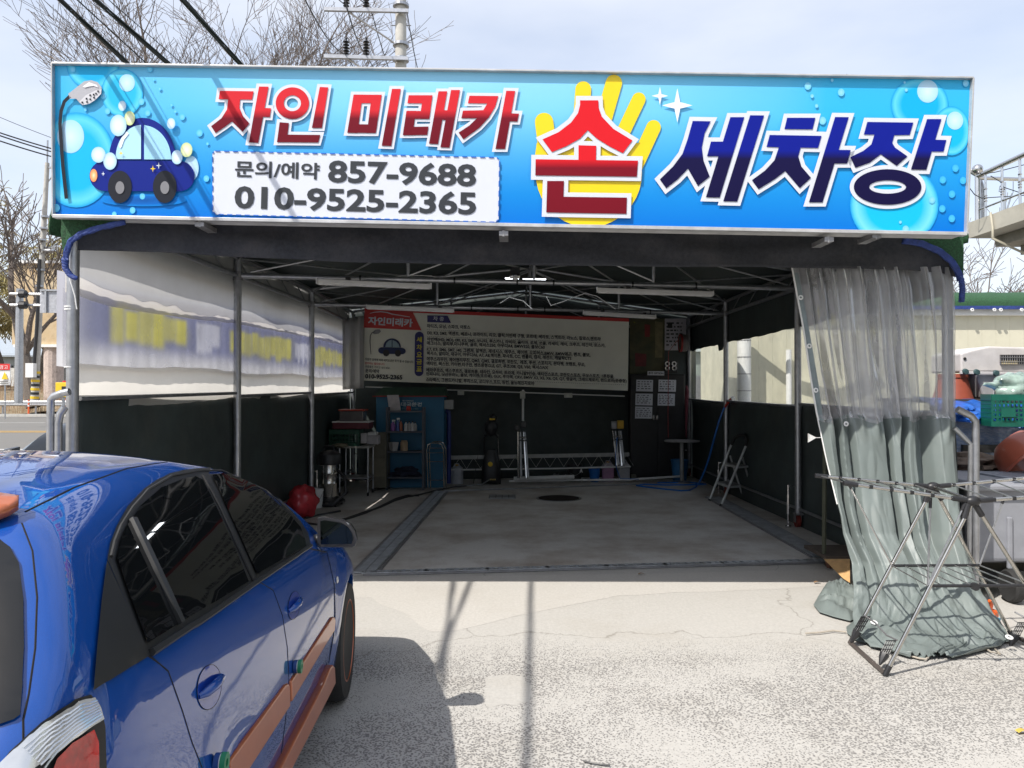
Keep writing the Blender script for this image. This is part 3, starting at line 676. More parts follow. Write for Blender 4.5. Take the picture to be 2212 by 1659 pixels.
for s in (0, 1):
    for z in (BH, EH - .02):
        for k in range(3):
            fr(MB().cyl(W(s, k / 3, z), W(s, (k + 1) / 3, z), .025, n=10), 'side_chord')
    for k in range(12):
        fr(MB().cyl(W(s, k / 12, EH - .03), W(s, (k + .5) / 12, BH + .02), .009, n=6), 'lacing')
    z = 1.55 if s == 0 else 1.42
    for k in range(3): fr(MB().cyl(W(s, k / 3 + .01, z), W(s, (k + 1) / 3, z + .03), .016, n=8), 'mid_rail')
    for k in range(3): fr(MB().cyl(W(s, k / 3 + .01, .22), W(s, (k + 1) / 3, .22), .018, n=8), 'foot_rail')
# bent outrigger pipes by the front posts
for pts, lb in (([(150, 846), (135.5, 849), (116, 856), (110, 864), (109, 900), (108, 1310)], 'L'), ([(140, 880), (130, 894), (126.5, 912), (126, 1300)], 'L'),):
    mb = MB().tube([P(u, v, 5.05) if v < 1290 else Vector((P(u, 1000, 5.05).x, 5.05, 0)) for u, v in pts], .024, 10); fr(mb, 'outrigger')
for pts in ([(2068, 884), (2080, 890), (2098, 899), (2107, 910), (2108, 930), (2107, 1308)], [(2062, 925), (2085, 948), (2097, 960), (2092, 1300)]):
    fr(MB().tube([P(u, v, 5.74) for u, v in pts], .026 if pts[0][1] == 884 else .018, 10), 'outrigger')
# ---- roof cover and lining
def roofp(dz, ex=0.0):
    def f(u, v):
        s = u; p = W(s, v, rz(s) + dz); 
        p.x += ex * (2 * s - 1); p.z += .015 * noise.noise(Vector((u * 9, v * 9, 0)))
        if v < .001: p.y -= .03
        return p
    return f
o = MB().grid(roofp(.035, .04), 24, 30).build('roof_lining', M_tarpin, smooth=True); tag(o, 'dark tarpaulin lining stretched under the canopy roof', 'tarpaulin')
o = MB().grid(roofp(.075, .12), 24, 30).build('roof_cover', M_net, smooth=True, solid=.01); tag(o, 'green shade netting covering the canopy roof', 'roof cover')
for sgn_, zb_, lb in ((0, 2.66, 'green netting of the roof hanging down outside the left wall'), (1, 2.75, 'green netting of the roof hanging down outside the right wall')):
    def drape(u, v, s_=sgn_, zb=zb_):
        p = W(s_, u); p.x += (-1 if s_ == 0 else 1) * (.13 + .03 * v + .02 * noise.noise(Vector((u * 12, v * 3, 1)))); p.z = EH + .08 + (zb + .05 * noise.noise(Vector((u * 9, 0, 3))) - EH - .08) * v; return p
    o = MB().grid(drape, 60, 8).build('netting_drape', M_net, smooth=True, solid=.01); tag(o, lb, 'netting')
# ---- valance (front hem)
M_val = mat('charcoal_felt_valance', (.045, .048, .058), .95, var=.12, nscale=40, bump=.4, bscale=220, dirt=.35, dirtcol=(.15, .14, .14))
def val(u, v):
    uu = 158 + u * (2078 - 158)
    tops = 462 + 40 * u
    bot = [(0, 541), (.05, 543), (.12, 548), (.2, 557), (.3, 566), (.42, 571), (.5, 573), (.62, 576), (.75, 577), (.87, 580), (.93, 583), (.975, 590), (1, 604)]
    for i in range(len(bot) - 1):
        if bot[i][0] <= u <= bot[i + 1][0]: f = (u - bot[i][0]) / (bot[i + 1][0] - bot[i][0]); bv = bot[i][1] + (bot[i + 1][1] - bot[i][1]) * f; break
    d = 5.2 + u * .72; vv = tops + (bv - tops) * v
    p = P(uu, vv, d); p.y += -.03 * v + .03 * noise.noise(Vector((u * 14, v * 2, 5))) + (.04 * (v - .6) if v > .6 else 0); return p
o = MB().grid(val, 120, 14).build('valance', M_val, smooth=True, solid=.006); tag(o, 'charcoal felt valance hanging under the sign across the bay mouth', 'valance')
# netting corners and blue binding at both front corners
def strip(uv, wd, d0, d1, m, name, label, cat, th=.02):
    mb = MB(); n = len(uv)
    for i in range(n - 1):
        (u0, v0), (u1, v1) = uv[i], uv[i + 1]; a0 = d0 + (d1 - d0) * i / (n - 1); a1 = d0 + (d1 - d0) * (i + 1) / (n - 1)
    def f(a, b):
        x = a * (n - 1); i = min(n - 2, int(x)); q = x - i; u = uv[i][0] + (uv[i + 1][0] - uv[i][0]) * q; v = uv[i][1] + (uv[i + 1][1] - uv[i][1]) * q
        dx, dy = uv[i + 1][0] - uv[i][0], uv[i + 1][1] - uv[i][1]; L_ = math.hypot(dx, dy); w_ = wd * (b - .5)
        p = P(u - dy / L_ * w_, v + dx / L_ * w_, d0 + (d1 - d0) * a); p.y += .004 * math.sin(b * 9 + a * 40); return p
    o = mb.grid(f, (n - 1) * 5, 4).build(name, m, smooth=True, solid=th); tag(o, label, cat); return o
strip([(270, 480), (215, 492), (175, 505), (152, 522), (143, 548), (141, 575)], 11, 5.06, 5.12, M_blue, 'blue_binding', 'blue woven binding curving round the left front corner under the sign', 'binding')
strip([(1950, 519), (1990, 526), (2030, 543), (2056, 565), (2071, 590), (2075, 606)], 13, 5.7, 5.78, M_blue, 'blue_binding', 'blue woven binding curving round the right front corner under the sign', 'binding')
def netcorner(poly, d, label):
    mb = MB(); pts = [P(u, v, d) for u, v in poly]; mb.slab(pts, (0, .05, 0)); o = mb.build('netting_corner', M_net); tag(o, label, 'netting')
netcorner([(133, 470), (270, 474), (200, 489), (165, 503), (150, 520), (143, 545), (135, 540), (131, 500)], 5.14, 'green netting flap at the left front corner')
netcorner([(1955, 508), (2080, 509), (2082, 540), (2081, 600), (2073, 595), (2058, 558), (2030, 535), (1990, 518)], 5.8, 'green netting flap at the right front corner')
def rope(uv, d, r, label):
    mb = MB(); pts = []
    for k in range(2):
        pts = []
        for i in range(40):
            a = i / 39 * (len(uv) - 1); j = min(len(uv) - 2, int(a)); q = a - j; u = uv[j][0] + (uv[j + 1][0] - uv[j][0]) * q; v = uv[j][1] + (uv[j + 1][1] - uv[j][1]) * q
            p = P(u, v, d); ph = i * .8 + k * 3.14; p.x += math.cos(ph) * r * .6; p.y += math.sin(ph) * r * .6; pts.append(p)
        mb.tube(pts, r, 8)
    o = mb.build('twisted_rope', M_blue, smooth=True); tag(o, label, 'rope')
rope([(140, 560), (142, 580), (152, 595), (163, 601)], 5.05, .014, 'twisted blue cloth rope tied to the left front post')
rope([(2076, 600), (2079, 625), (2077, 650)], 5.72, .014, 'twisted blue cloth rope hanging at the right front post')
# cord lashings round the front posts
t = thing('post_lashing', (LP[0][0], LP[0][1], 1.9), 'white cords wound round the left front post', 'cord')
for v in (664, 670, 794): MB().lathe(P(154, v, 5.2), [(.043, 0), (.043, .008)], 16).build('cord', M_cord, t)
MB().tube([P(150, 600, 5.12), P(162, 640, 5.12), P(166, 668, 5.12)], .004, 5).build('cord', M_cord, t)
t = thing('post_lashing', (RP[0][0], RP[0][1], 1.9), 'white cords wound round the right front post', 'cord')
for v in (712, 805): MB().lathe(P(2047, v, 5.95), [(.05, 0), (.05, .008)], 16).build('cord', M_cord, t)
# ---- side and back walls
def wallgrid(s_or, t0, t1, z0, z1, off=0.0, amp=.02, seed=0, nu=40, nv=8, zf0=None, zf1=None):
    def f(u, v):
        t = t0 + (t1 - t0) * u; p = W(s_or, t); a = zf0(u) if zf0 else z0; b = zf1(u) if zf1 else z1
        p.z = a + (b - a) * v; p.x += off + amp * noise.noise(Vector((u * 8, p.z * 1.5, seed))); return p
    return MB().grid(f, nu, nv)
o = wallgrid(0, 0.01, 1, -.02, 1.57, -.055, .035, 1, 60, 12).build('side_wall', M_tarp, smooth=True, solid=.006); tag(o, 'dark green tarpaulin lower wall on the left of the bay', 'tarpaulin')
o = wallgrid(1, 0.0, 1, -.02, 1.44, .055, .03, 2, 60, 12).build('side_wall', M_tarp, smooth=True, solid=.006); tag(o, 'dark green tarpaulin lower wall on the right of the bay', 'tarpaulin')
def backf(u, v):
    p = W(u, 1); p.z = -.02 + (3.10 + (RH - EH) * (1 - abs(2 * u - 1))) * v; p.x += .14 * (2 * u - 1); p.y += .07 + .025 * noise.noise(Vector((u * 6, v * 4, 4))); return p
o = MB().grid(backf, 40, 20).build('back_wall', M_tarp, smooth=True, solid=.006); tag(o, 'dark green tarpaulin back wall of the bay behind the price banner', 'tarpaulin')
# right wall upper: clear film window with ragged dark border above
M_film = film('clear_window_film', (.95, .97, .95), .16, .05, .12, (.7, .7, .62), 2.5, gloss=.10)
o = wallgrid(1, 0.0, 1, 1.42, 2.6, .052, .015, 6, 40, 8).build('clear_window', M_film, smooth=True); tag(o, 'clear plastic film window in the right wall of the bay', 'window film')
rag = lambda u: 2.36 + .05 * noise.noise(Vector((u * 5, 0, 1)))  - (.10 if .70 < u < .745 else 0) + .02 * noise.noise(Vector((u * 22, 0, 1)))
o = wallgrid(1, 0.0, 1, 0, EH + .07, .035, .01, 7, 150, 4, zf0=rag).build('window_flap', M_tarp, smooth=True); tag(o, 'dark ragged flap hanging over the top of the right window', 'tarpaulin')
# left wall upper: white translucent cloth, film strip, printed banner outside
def wmix(name, col, tl=.45, rough=.7): return mat(name, col, rough, var=.03, nscale=3, transl=tl, bump=.25, bscale=5)
M_clu = wmix('white_cloth_shade_tone', (.60, .60, .60), .5); M_clb = wmix('white_cloth_lit_tone', (.84, .81, .75), .62)  # one white cloth: upper shade and sunlit parts set by two colours
def tb__(T_, x):
    for a, b in zip(T_, T_[1:]):
        if x <= b[0]: return a[1] + (b[1] - a[1]) * (x - a[0]) / (b[0] - a[0])
    return T_[-1][1]
e1 = lambda u: tb([(0, 2.42), (.05, 2.37), (.14, 2.32), (.33, 2.36), (.66, 2.40), (1, 2.42)], u) + .05 * noise.noise(Vector((u * 10, 2, 0))) + .03 * noise.noise(Vector((u * 46, 7, 0)))
e1b = lambda u: tb([(0, 2.27), (.06, 2.235), (.14, 2.245), (.24, 2.27), (.33, 2.31), (.66, 2.35), (1, 2.38)], u) + .012 * noise.noise(Vector((u * 30, 4, 4)))
e2 = lambda u: 1.80 + .02 * u - .03 * math.sin(u * 3 * 3.14 * 2) * .5 + .01 * noise.noise(Vector((u * 30, 9, 0)))
e3 = lambda u: 1.50 + .10 * u + .03 * math.sin(u * 3 % 1 * 3.14) * -1 + .012 * noise.noise(Vector((u * 40, 5, 0)))
cloth = thing('wall_banner', W(0, .3, 1.5), 'big white translucent cloth on the left wall, printed band showing through', 'cloth wall')
def lw(z0, z1, off, m, name, amp=.02, seed=0, nv=8):
    wallgrid(0, 0.0, .985, 0, 0, off, amp, seed, 150, nv, zf0=z0, zf1=z1).build(name, m, cloth, smooth=True)
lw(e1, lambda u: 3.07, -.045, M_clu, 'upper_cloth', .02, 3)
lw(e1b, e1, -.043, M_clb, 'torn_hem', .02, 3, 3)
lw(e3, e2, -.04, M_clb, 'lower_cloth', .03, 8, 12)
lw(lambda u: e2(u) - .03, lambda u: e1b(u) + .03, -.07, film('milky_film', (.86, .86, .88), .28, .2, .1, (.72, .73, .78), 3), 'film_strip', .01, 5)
# printed banner outside: pale with a blue band and yellow / white block letters (seen reversed)
def print_transl(name, tl):
    m = bpy.data.materials.new(name); m.use_nodes = True; t = m.node_tree; b = t.nodes['Principled BSDF']; b.inputs['Roughness'].default_value = .6
    a = t.nodes.new('ShaderNodeVertexColor'); a.layer_name = 'Col'; tr = t.nodes.new('ShaderNodeBsdfTranslucent'); ms = t.nodes.new('ShaderNodeMixShader'); ms.inputs[0].default_value = tl
    K = t.links.new; K(a.outputs[0], b.inputs['Base Color']); K(a.outputs[0], tr.inputs[0]); K(b.outputs[0], ms.inputs[1]); K(tr.outputs[0], ms.inputs[2]); K(ms.outputs[0], t.nodes['Material Output'].inputs['Surface']); return m
rr = random.Random(4); blocks = []
for (a, b_, k, c) in ((.075, .225, 6, 1), (.25, .31, 3, 2), (.345, .60, 10, 1), (.62, .70, 6, 2), (.74, .95, 11, 1)):
    for i in range(k):
        x0 = a + (b_ - a) * i / k; w_ = (b_ - a) / k; blocks.append((x0 + w_ * .5, w_ * rr.uniform(.62, .82), 1.92 + rr.random() * .10, 2.30 - rr.random() * .05, c, rr.uniform(.75, 1)))
NX, NZ = 520, 30; cols = []; pal = [(.64, .64, .66), (.52, .49, .12), (.60, .61, .68)]; bl = (.20, .215, .34)
sm = lambda x: max(0, min(1, x)) ** 2 * (3 - 2 * max(0, min(1, x)))
zl = lambda t: e2(t / .985) - .03; zh = lambda t: e1b(t / .985) + .15
for j in range(NZ + 1):
    for i in range(NX + 1):
        t_ = .985 * i / NX; z = zl(t_) + (zh(t_) - zl(t_)) * j / NZ; pl = .94 + .06 * math.sin(t_ * 260 + 3 * noise.noise(Vector((t_ * 20, 0, 0))))  # pl: pleat shading put into the print colour as ripples
        k = sm((z - 1.82) / .2) * (.35 + .65 * sm((t_ - .0) / .06)); c = [p + (q - p) * k for p, q in zip(pal[0], bl)]
        for (xc, hw, z0, z1_, ci, am) in blocks:
            m = sm((hw - abs(t_ - xc)) / (hw * .6)) * sm((z - z0) / .08) * sm((z1_ - z) / .03) * am
            if m > 0: c = [p + (q - p) * m for p, q in zip(c, pal[ci])]
        cols.append([x * pl for x in c])
MB().grid(lambda u, v: (lambda t_: (lambda p: p + Vector((-.11 + .002 * math.sin(t_ * 260), 0, zl(t_) + (zh(t_) - zl(t_)) * v)))(W(0, t_)))(.985 * u), NX, NZ).build('outer_banner', print_transl('banner_print', .8), cloth, smooth=True, colors=cols)
# end of the cloth folded round onto the back wall
o = MB().grid(lambda u, v: P(740 + u * 46, 690 - 8 * u + (842 - 690 + 4 * u) * v, 12.95 + .03 * math.sin(u * 14)), 16, 10).build('cloth_end', M_clu, smooth=True, solid=.004); tag(o, 'end of the white cloth turned onto the back wall beside the price banner', 'cloth')
# ================================================================== clear curtain on the right
M_cf = film('curtain_film', (.97, .98, .98), .24, .75, .10, (.92, .92, .95), 3.0, gloss=.5, base=.22)
M_cg = mat('grey_green_pvc', (.165, .195, .188), .48, var=.06, nscale=2, bump=.1, bscale=8, dirt=.12, dirtcol=(.3, .27, .22))
cur = thing('door_curtain', G(1990, 1330), 'bunched door curtain, clear plastic above and grey PVC below, at the right post', 'curtain')
def ip(tab, t):
    for i in range(len(tab) - 1):
        if t <= tab[i + 1][0]: a, b = tab[i], tab[i + 1]; f = (t - a[0]) / (b[0] - a[0]); f = max(0, f); return [x + (y - x) * f for x, y in zip(a[1:], b[1:])]
    return list(tab[-1][1:])
# v (pixel row), left u, left d, right u, right d
CT = [(578, 1708, 5.86, 2052, 5.9), (620, 1716, 5.84, 2062, 5.88), (720, 1735, 5.82, 2066, 5.86), (908, 1766, 5.80, 2066, 5.84), (1050, 1795, 5.76, 2070, 5.75), (1150, 1815, 5.65, 2078, 5.6), (1215, 1838, 5.5, 2095, 5.45), (1280, 1842, 5.3, 2120, 5.3), (1330, 1840, 5.15, 2150, 5.1), (1372, 1850, 4.95, 2178, 4.95), (1402, 1880, 4.8, 2160, 4.8), (1424, 1960, 4.62, 2060, 4.6)]
def curt(u, v):
    ul, dl, ur, dr = ip([(r[0], *r[1:]) for r in CT], v)
    a = u + .03 * noise.noise(Vector((u * 6, v * .004, 1)))
    uu = ul + (ur - ul) * u; d = dl + (dr - dl) * u
    FT = [(0, -.02), (.03, -.07), (.07, -.05), (.10, .07), (.13, -.05), (.17, -.03), (.20, .03), (.23, -.05), (.33, -.07), (.44, -.05), (.47, .08), (.50, -.04), (.54, -.06), (.58, .03), (.61, -.05), (.66, -.04), (.69, .08), (.76, .09), (.80, -.02), (.84, -.08), (.93, -.07), (.97, -.03), (1, .03)]
    k = max(0, min(1, (v - 1180) / 130)); sh = .035 * noise.noise(Vector((v * .005, u * 2, 4))) + .10 * k * math.sin(u * 3.14)
    fold = tb(FT, max(0, min(1, u - sh))) * (1 - .8 * k) * (.55 if v < 900 else 1)
    rg = lambda a, b, c_: (1 - 2 * abs(noise.noise(Vector((a, b, c_)))))
    if v > 900:
        w_ = min(1, (v - 900) / 200); fold += -.016 * w_ * rg(u * 5 - v * .006, v * .006, 3) + .010 * rg(u * 14, v * .012, 8) * w_
    p = P(uu, v, d); p.y += fold
    if k > 0: p.z = max(p.z + k * (.035 * rg(u * 4 - v * .014, u * 2 + v * .01, 5) - .03) + k * .016 * rg(u * 11 + v * .02, v * .03, 6), .012)
    if v < 960: p.y += math.sin(u * 6.283 * 12 + 2.5 * noise.noise(Vector((u * 5, v * .003, 11)))) * .032 * min(1, (960 - v) / 60) * (.5 + abs(noise.noise(Vector((u * 6, 1, 1)))) * 2)
    fl = p.z
    if v > 1200: p.z = max(p.z, .012 + .05 * abs(noise.noise(Vector((u * 9, v * .02, 5)))) + .03 * abs(noise.noise(Vector((u * 25, v * .05, 5)))))
    return p
MB().grid(lambda u, v: curt(u, 578 + (908 - 578) * v + 6 * math.sin(u * 20) * v), 220, 40).build('clear_panel', M_cf, cur, smooth=True, auto=80)
MB().grid(lambda u, v: curt(u, 900 + (1424 - 900) * v + 6 * math.sin(u * 20) * (1 - v) ** 6) + Vector((0, .004 * (v < .03), 0)), 220, 130).build('grey_panel', M_cg, cur, smooth=True, auto=80, solid=.003)
MB().grid(lambda u, v: curt(.27 + .5 * u, 584 + 316 * v) + Vector((0, .07 + .03 * math.sin(u * 40 + v * 3), 0)), 120, 20).build('inner_film_fold', film('curtain_film_milky', (.96, .97, .98), .3, .6, .15, (.95, .95, .97), 3.0, gloss=.4, base=.32), cur, smooth=True, auto=80)
MB().tube([curt(0, 578 + 330 * i / 20) + Vector((0, -.006, 0)) for i in range(21)], .007, 6).build('edge_cord', M_cord, cur, smooth=True)
MB().tube([curt(0, 905 + 330 * i / 20) + Vector((-.004, -.006, 0)) for i in range(12)], .005, 6).build('edge_cord', M_cord, cur, smooth=True)
M_hem = mat('grey_hem', (.2, .24, .25), .5)
MB().grid(lambda u, v: curt(u * .035, 590 + 318 * v) + Vector((0, -.004, 0)), 4, 30).build('side_hem', M_hem, cur, smooth=True)
def eyelet(p, n=(0, -1, .1), r=.019, parent=None):
    n = Vector(n).normalized(); M = n.to_track_quat('Z', 'Y').to_matrix()
    mb = MB().lathe(p, [(r * .45, 0), (r, 0), (r, .004), (r * .45, .006), (r * .45, 0)], 14, M=M, cap=False); mb.build('eyelet', M_white, parent)
for v in (644, 748, 843): eyelet(curt(.015, v) + Vector((0, -.02, 0)), parent=cur)
eyelet(curt(.18, 915) + Vector((0, -.03, 0)), parent=cur)
# pooled hem on the ground and flaps
def flap(poly, h, seed, name='pooled_fold'):
    c = sum((Vector(p) for p in [(*q, 0) for q in poly]), Vector()) / len(poly); n = len(poly)
    def f(u, v):
        x = u * n; i = int(x) % n; q = x - int(x); a = Vector((*poly[i], 0)).lerp(Vector((*poly[(i + 1) % n], 0)), q); p = c.lerp(a, v)
        z = h * (1 - v ** 4) * (.9 * (1 - 2.4 * abs(noise.noise(Vector((p.x * 5 + p.y * 4, p.y * 3, seed))))) + .35 * (1 - 2 * abs(noise.noise(Vector((p.x * 12, p.y * 12 - p.x * 6, seed))))))
        p.z = max(.012, z * .9 + .012 + .02 * (1 - v)); return p
    MB().grid(f, n * 10, 14).build(name, M_cg, cur, smooth=True, auto=70)
flap([G(u, v)[:2] for u, v in ((1757, 1310), (1768, 1290), (1786, 1262), (1820, 1256), (1850, 1275), (1870, 1300), (1870, 1330), (1836, 1345), (1800, 1336), (1770, 1326))], .075, 1)
flap([G(u, v)[:2] for u, v in ((1828, 1358), (1850, 1340), (1900, 1345), (1960, 1370), (1990, 1400), (1960, 1412), (1900, 1402), (1850, 1388), (1830, 1372))], .06, 3)
flap([G(u, v)[:2] for u, v in ((1930, 1392), (1990, 1355), (2060, 1330), (2085, 1345), (2130, 1350), (2180, 1388), (2120, 1400), (2080, 1396), (2040, 1418), (1990, 1427), (1950, 1418))], .05, 5)
flap([G(u, v)[:2] for u, v in ((2072, 1275), (2088, 1285), (2120, 1312), (2178, 1378), (2182, 1390), (2120, 1395), (2080, 1380), (2070, 1330))], .06, 8)
for uv in ((1861, 1245), (1888, 1345), (2108, 1316), (2180, 1377)): eyelet(G(uv[0], uv[1], .12 if uv[1] < 1300 else .09), (0, -.4, 1), .022, cur)
for pts in ([(1828, 1365), (1800, 1362), (1770, 1366), (1740, 1368)], [(1960, 1415), (1985, 1422), (2000, 1424), (2010, 1416), (1996, 1412)], [(2120, 1395), (2140, 1408), (2160, 1412), (2150, 1402)]):
    o = MB().tube([G(u, v, .012) for u, v in pts], .006, 6).build('cord_end', mat('dirty_cord', (.4, .36, .3), .9), cur, smooth=True)
mb = MB(); c0 = curt(0, 945)
for k in range(9): mb.tube([c0, c0 + Vector((-.05, -.01, .0)), c0 + Vector((-.11, -.01, .03 - k * .008))], .0025, 4)
mb.build('frayed_cord', M_cord, cur)
# ================================================================== the sign
def S(u, v, l=0):
    r = ray(u, v); k = 5.06 + .05 * 2.75 - .05 * CAMH   # plane y + .05 z = const
    t = (5.06 + .05 * 2.75 - .05 * CAMH - .0035 * l) / (r.y + .05 * r.z); return Vector((0, 0, CAMH)) + r * t
sgn = thing('sign_board', S(1100, 490), 'wide light-blue car wash sign board with Korean lettering above the bay mouth', 'sign')
TL, TR, BR_, BL_ = (115.5, 139), (2099, 170), (2085, 506), (117.5, 468)
def lerpq(a, b):
    t = [TL[i] + (TR[i] - TL[i]) * a for i in (0, 1)]; bt = [BL_[i] + (BR_[i] - BL_[i]) * a for i in (0, 1)]; return t[0] + (bt[0] - t[0]) * b, t[1] + (bt[1] - t[1]) * b
mb = MB(); mb.slab([S(*p) for p in (TL, TR, BR_, BL_)], (0, .16, 0)); mb.build('cabinet', mat('sign_cabinet', (.5, .5, .5), .5), sgn)
# printed face: gradient stored per vertex (print colour)
c_t, c_l, c_b = srgb(52, 178, 226), srgb(150, 214, 246), srgb(0, 112, 208)
cols = []; NU, NV = 120, 24; mb = MB()
def face(u, v): return S(*lerpq(u, v), 1)
mb.grid(face, NU, NV)
for j in range(NV + 1):
    for i in range(NU + 1):
        a, b = i / NU, j / NV; n = .5 + .5 * noise.noise(Vector((a * 9, b * 2, 0)))
        lt = max(0, 1 - abs(a - .42) / .42) ** .7 * max(0, 1 - b / .8); lt = min(1, lt * 1.0 + .18 * n * (1 - b))
        k = max(0, min(1, (b - .25) / .75)) ** 1.05
        mid = [x * (1 - lt) + y * lt for x, y in zip(srgb(30, 176, 232), c_l)]
        cols.append([x * (1 - k) + y * k for x, y in zip(mid, c_b)])
mb.build('printed_face', vcol('print_ink'), sgn, colors=cols)
for a, b2, w_ in ((TL, TR, .012), (BL_, BR_, .022), (TL, BL_, .01), (TR, BR_, .012)):
    p, q = S(*a, 3), S(*b2, 3); MB().bar(p, q, .05, w_ , up=(0, 0, 1) if a[0] != b2[0] and abs(a[0] - b2[0]) > 100 else (1, 0, 0)).build('frame_bar', mat('frame_aluminium', (.5, .5, .5), .4, .3), sgn, bevel=.002)
X3 = 1453.6; X2 = 726.8; K_ = .34286
def z1(p): return (p[0] * K_, p[1] * K_)
def z2(p): return (X2 + p[0] * K_, p[1] * K_)
def z3(p): return (X3 + p[0] * K_, p[1] * K_)
def rzed(v, u=0): return S(u or 1100, v, 0).z
zo = sgn.location.z
_RED = {}
def grad(name, vmid, soft, ctop, cbot, vtop, vbot):
    Z = lambda v: S(1100, v).z - zo
    return zramp(name, [(Z(vbot), [c * .85 for c in cbot]), (Z(vmid + soft), cbot), (Z(vmid - soft), ctop), (Z(vtop), ctop)])
M_r1 = grad('letter_red', 249, 9, srgb(208, 42, 52), srgb(112, 16, 34), 180, 330)
M_r2 = grad('letter_red_large', 356, 9, srgb(214, 30, 40), srgb(122, 16, 34), 200, 480)
M_b1 = grad('letter_navy', 336, 9, srgb(14, 28, 140), srgb(20, 16, 64), 235, 455)
M_out = mat('letter_white', (.66, .69, .76), .55, var=.01, spec=.2)
def glyph(polys, tf, m, ow, name='letter', lay=4, rings=()):
    P_ = [[tf(p) for p in q] for q in polys]; ro, ri = [], []
    for (cx, cy, a, b, c, d) in rings:
        o_ = ow / K_; ro += [[tf(p) for p in q] for q in ring(cx, cy, a + o_, b + o_, c - o_, d - o_, 48)]; ri += [[tf(p) for p in q] for q in ring(cx, cy, a, b, c, d, 48)]
    vo, fo = union2d([offset_poly(q, ow) for q in P_] + ro); out = MB().add([S(x, y, lay) for x, y in vo], fo).build('letter_outline', M_out, sgn)
    vi, fi = union2d(P_ + ri); MB().add([S(x, y, lay + 1) for x, y in vi], fi).build(name, m, out)
ja = [[(1385, 572), (1598, 575), (1588, 628), (1513, 626), (1508, 680), (1530, 730), (1572, 778), (1528, 830), (1462, 765), (1415, 800), (1358, 838), (1330, 795), (1395, 745), (1430, 690), (1437, 626), (1378, 624)],
      [(1632, 545), (1692, 546), (1627, 900), (1568, 897)], [(1668, 680), (1708, 682), (1700, 738), (1655, 736)]]
glyph(ja, z1, M_r1, 6.5)
inn = [[(2015, 548), (2068, 550), (2028, 806), (1965, 806)], [(1762, 770), (1820, 775), (1806, 896), (1745, 896)], [(1800, 848), (2018, 850), (2005, 898), (1800, 896)]]
glyph(inn, z1, M_r1, 6.5, rings=[(1842, 650, 105, 100, 54, 50)])
mi = [[(108, 596), (165, 596), (133, 838), (68, 836)], [(222, 597), (285, 597), (248, 838), (192, 838)], [(108, 596), (285, 597), (277, 650), (100, 650)], [(80, 782), (257, 784), (248, 838), (68, 836)], [(350, 560), (405, 560), (345, 920), (285, 918)]]
glyph(mi, z2, M_r1, 6.5)
rae = [[(455, 600), (605, 600), (598, 652), (447, 650)], [(545, 600), (605, 600), (585, 750), (525, 748)], [(441, 698), (592, 700), (585, 750), (434, 748)], [(441, 698), (500, 698), (480, 852), (418, 852)], [(425, 800), (580, 797), (572, 850), (418, 852)],
       [(643, 575), (698, 575), (640, 908), (583, 905)], [(670, 694), (735, 695), (725, 757), (660, 755)], [(722, 567), (778, 567), (712, 930), (655, 928)]]
glyph(rae, z2, M_r1, 6.0)
ka = [[(838, 603), (1020, 605), (1000, 672), (960, 740), (900, 805), (800, 878), (770, 835), (838, 790), (885, 745), (787, 745), (797, 697), (925, 694), (950, 652), (828, 650)], [(1070, 572), (1126, 573), (1062, 938), (1002, 938)], [(1100, 714), (1150, 716), (1140, 766), (1090, 764)]]
glyph(ka, z2, M_r1, 6.5)
son = [[(1535, 632), (1650, 632), (1652, 680), (1672, 735), (1745, 812), (1865, 885), (1805, 965), (1720, 922), (1640, 872), (1583, 820), (1535, 872), (1450, 920), (1358, 958), (1298, 878), (1400, 832), (1478, 772), (1522, 712), (1535, 660)],
       [(1525, 915), (1637, 918), (1635, 1030), (1525, 1028)], [(1255, 1003), (1900, 1012), (1893, 1113), (1253, 1105)], [(1328, 1140), (1433, 1140), (1427, 1340), (1322, 1338)], [(1400, 1239), (1830, 1245), (1827, 1347), (1400, 1340)]]
glyph(son, z2, M_r2, 9.5, lay=6)
se = [[(125, 762), (238, 764), (200, 840), (182, 930), (192, 1010), (232, 1112), (158, 1172), (95, 1062), (30, 1130), (-42, 1186), (-82, 1130), (0, 1050), (60, 970), (92, 880)], [(240, 892), (330, 892), (305, 985), (215, 985)], [(362, 738), (450, 738), (295, 1245), (208, 1243)], [(487, 726), (575, 727), (405, 1270), (317, 1268)]]
glyph(se, z3, M_b1, 9.0)
cha = [[(720, 742), (898, 742), (880, 815), (703, 813)], [(610, 850), (937, 856), (915, 932), (805, 930), (790, 985), (810, 1050), (870, 1120), (800, 1185), (708, 1078), (640, 1130), (540, 1192), (498, 1135), (580, 1075), (640, 1010), (668, 928), (590, 925)], [(1022, 737), (1108, 738), (943, 1275), (857, 1275)], [(1040, 944), (1120, 945), (1098, 1030), (1015, 1030)]]
glyph(cha, z3, M_b1, 9.0)
jang = [[(1225, 768), (1515, 772), (1492, 850), (1395, 852), (1382, 900), (1400, 930), (1478, 985), (1410, 1045), (1310, 972), (1240, 1025), (1150, 1057), (1118, 990), (1200, 950), (1250, 910), (1270, 848), (1203, 848)], [(1602, 750), (1692, 750), (1597, 1070), (1500, 1068)], [(1650, 880), (1723, 882), (1705, 955), (1625, 955)]]
glyph(jang, z3, M_b1, 9.0, rings=[(1353, 1178, 213, 112, 116, 42)])
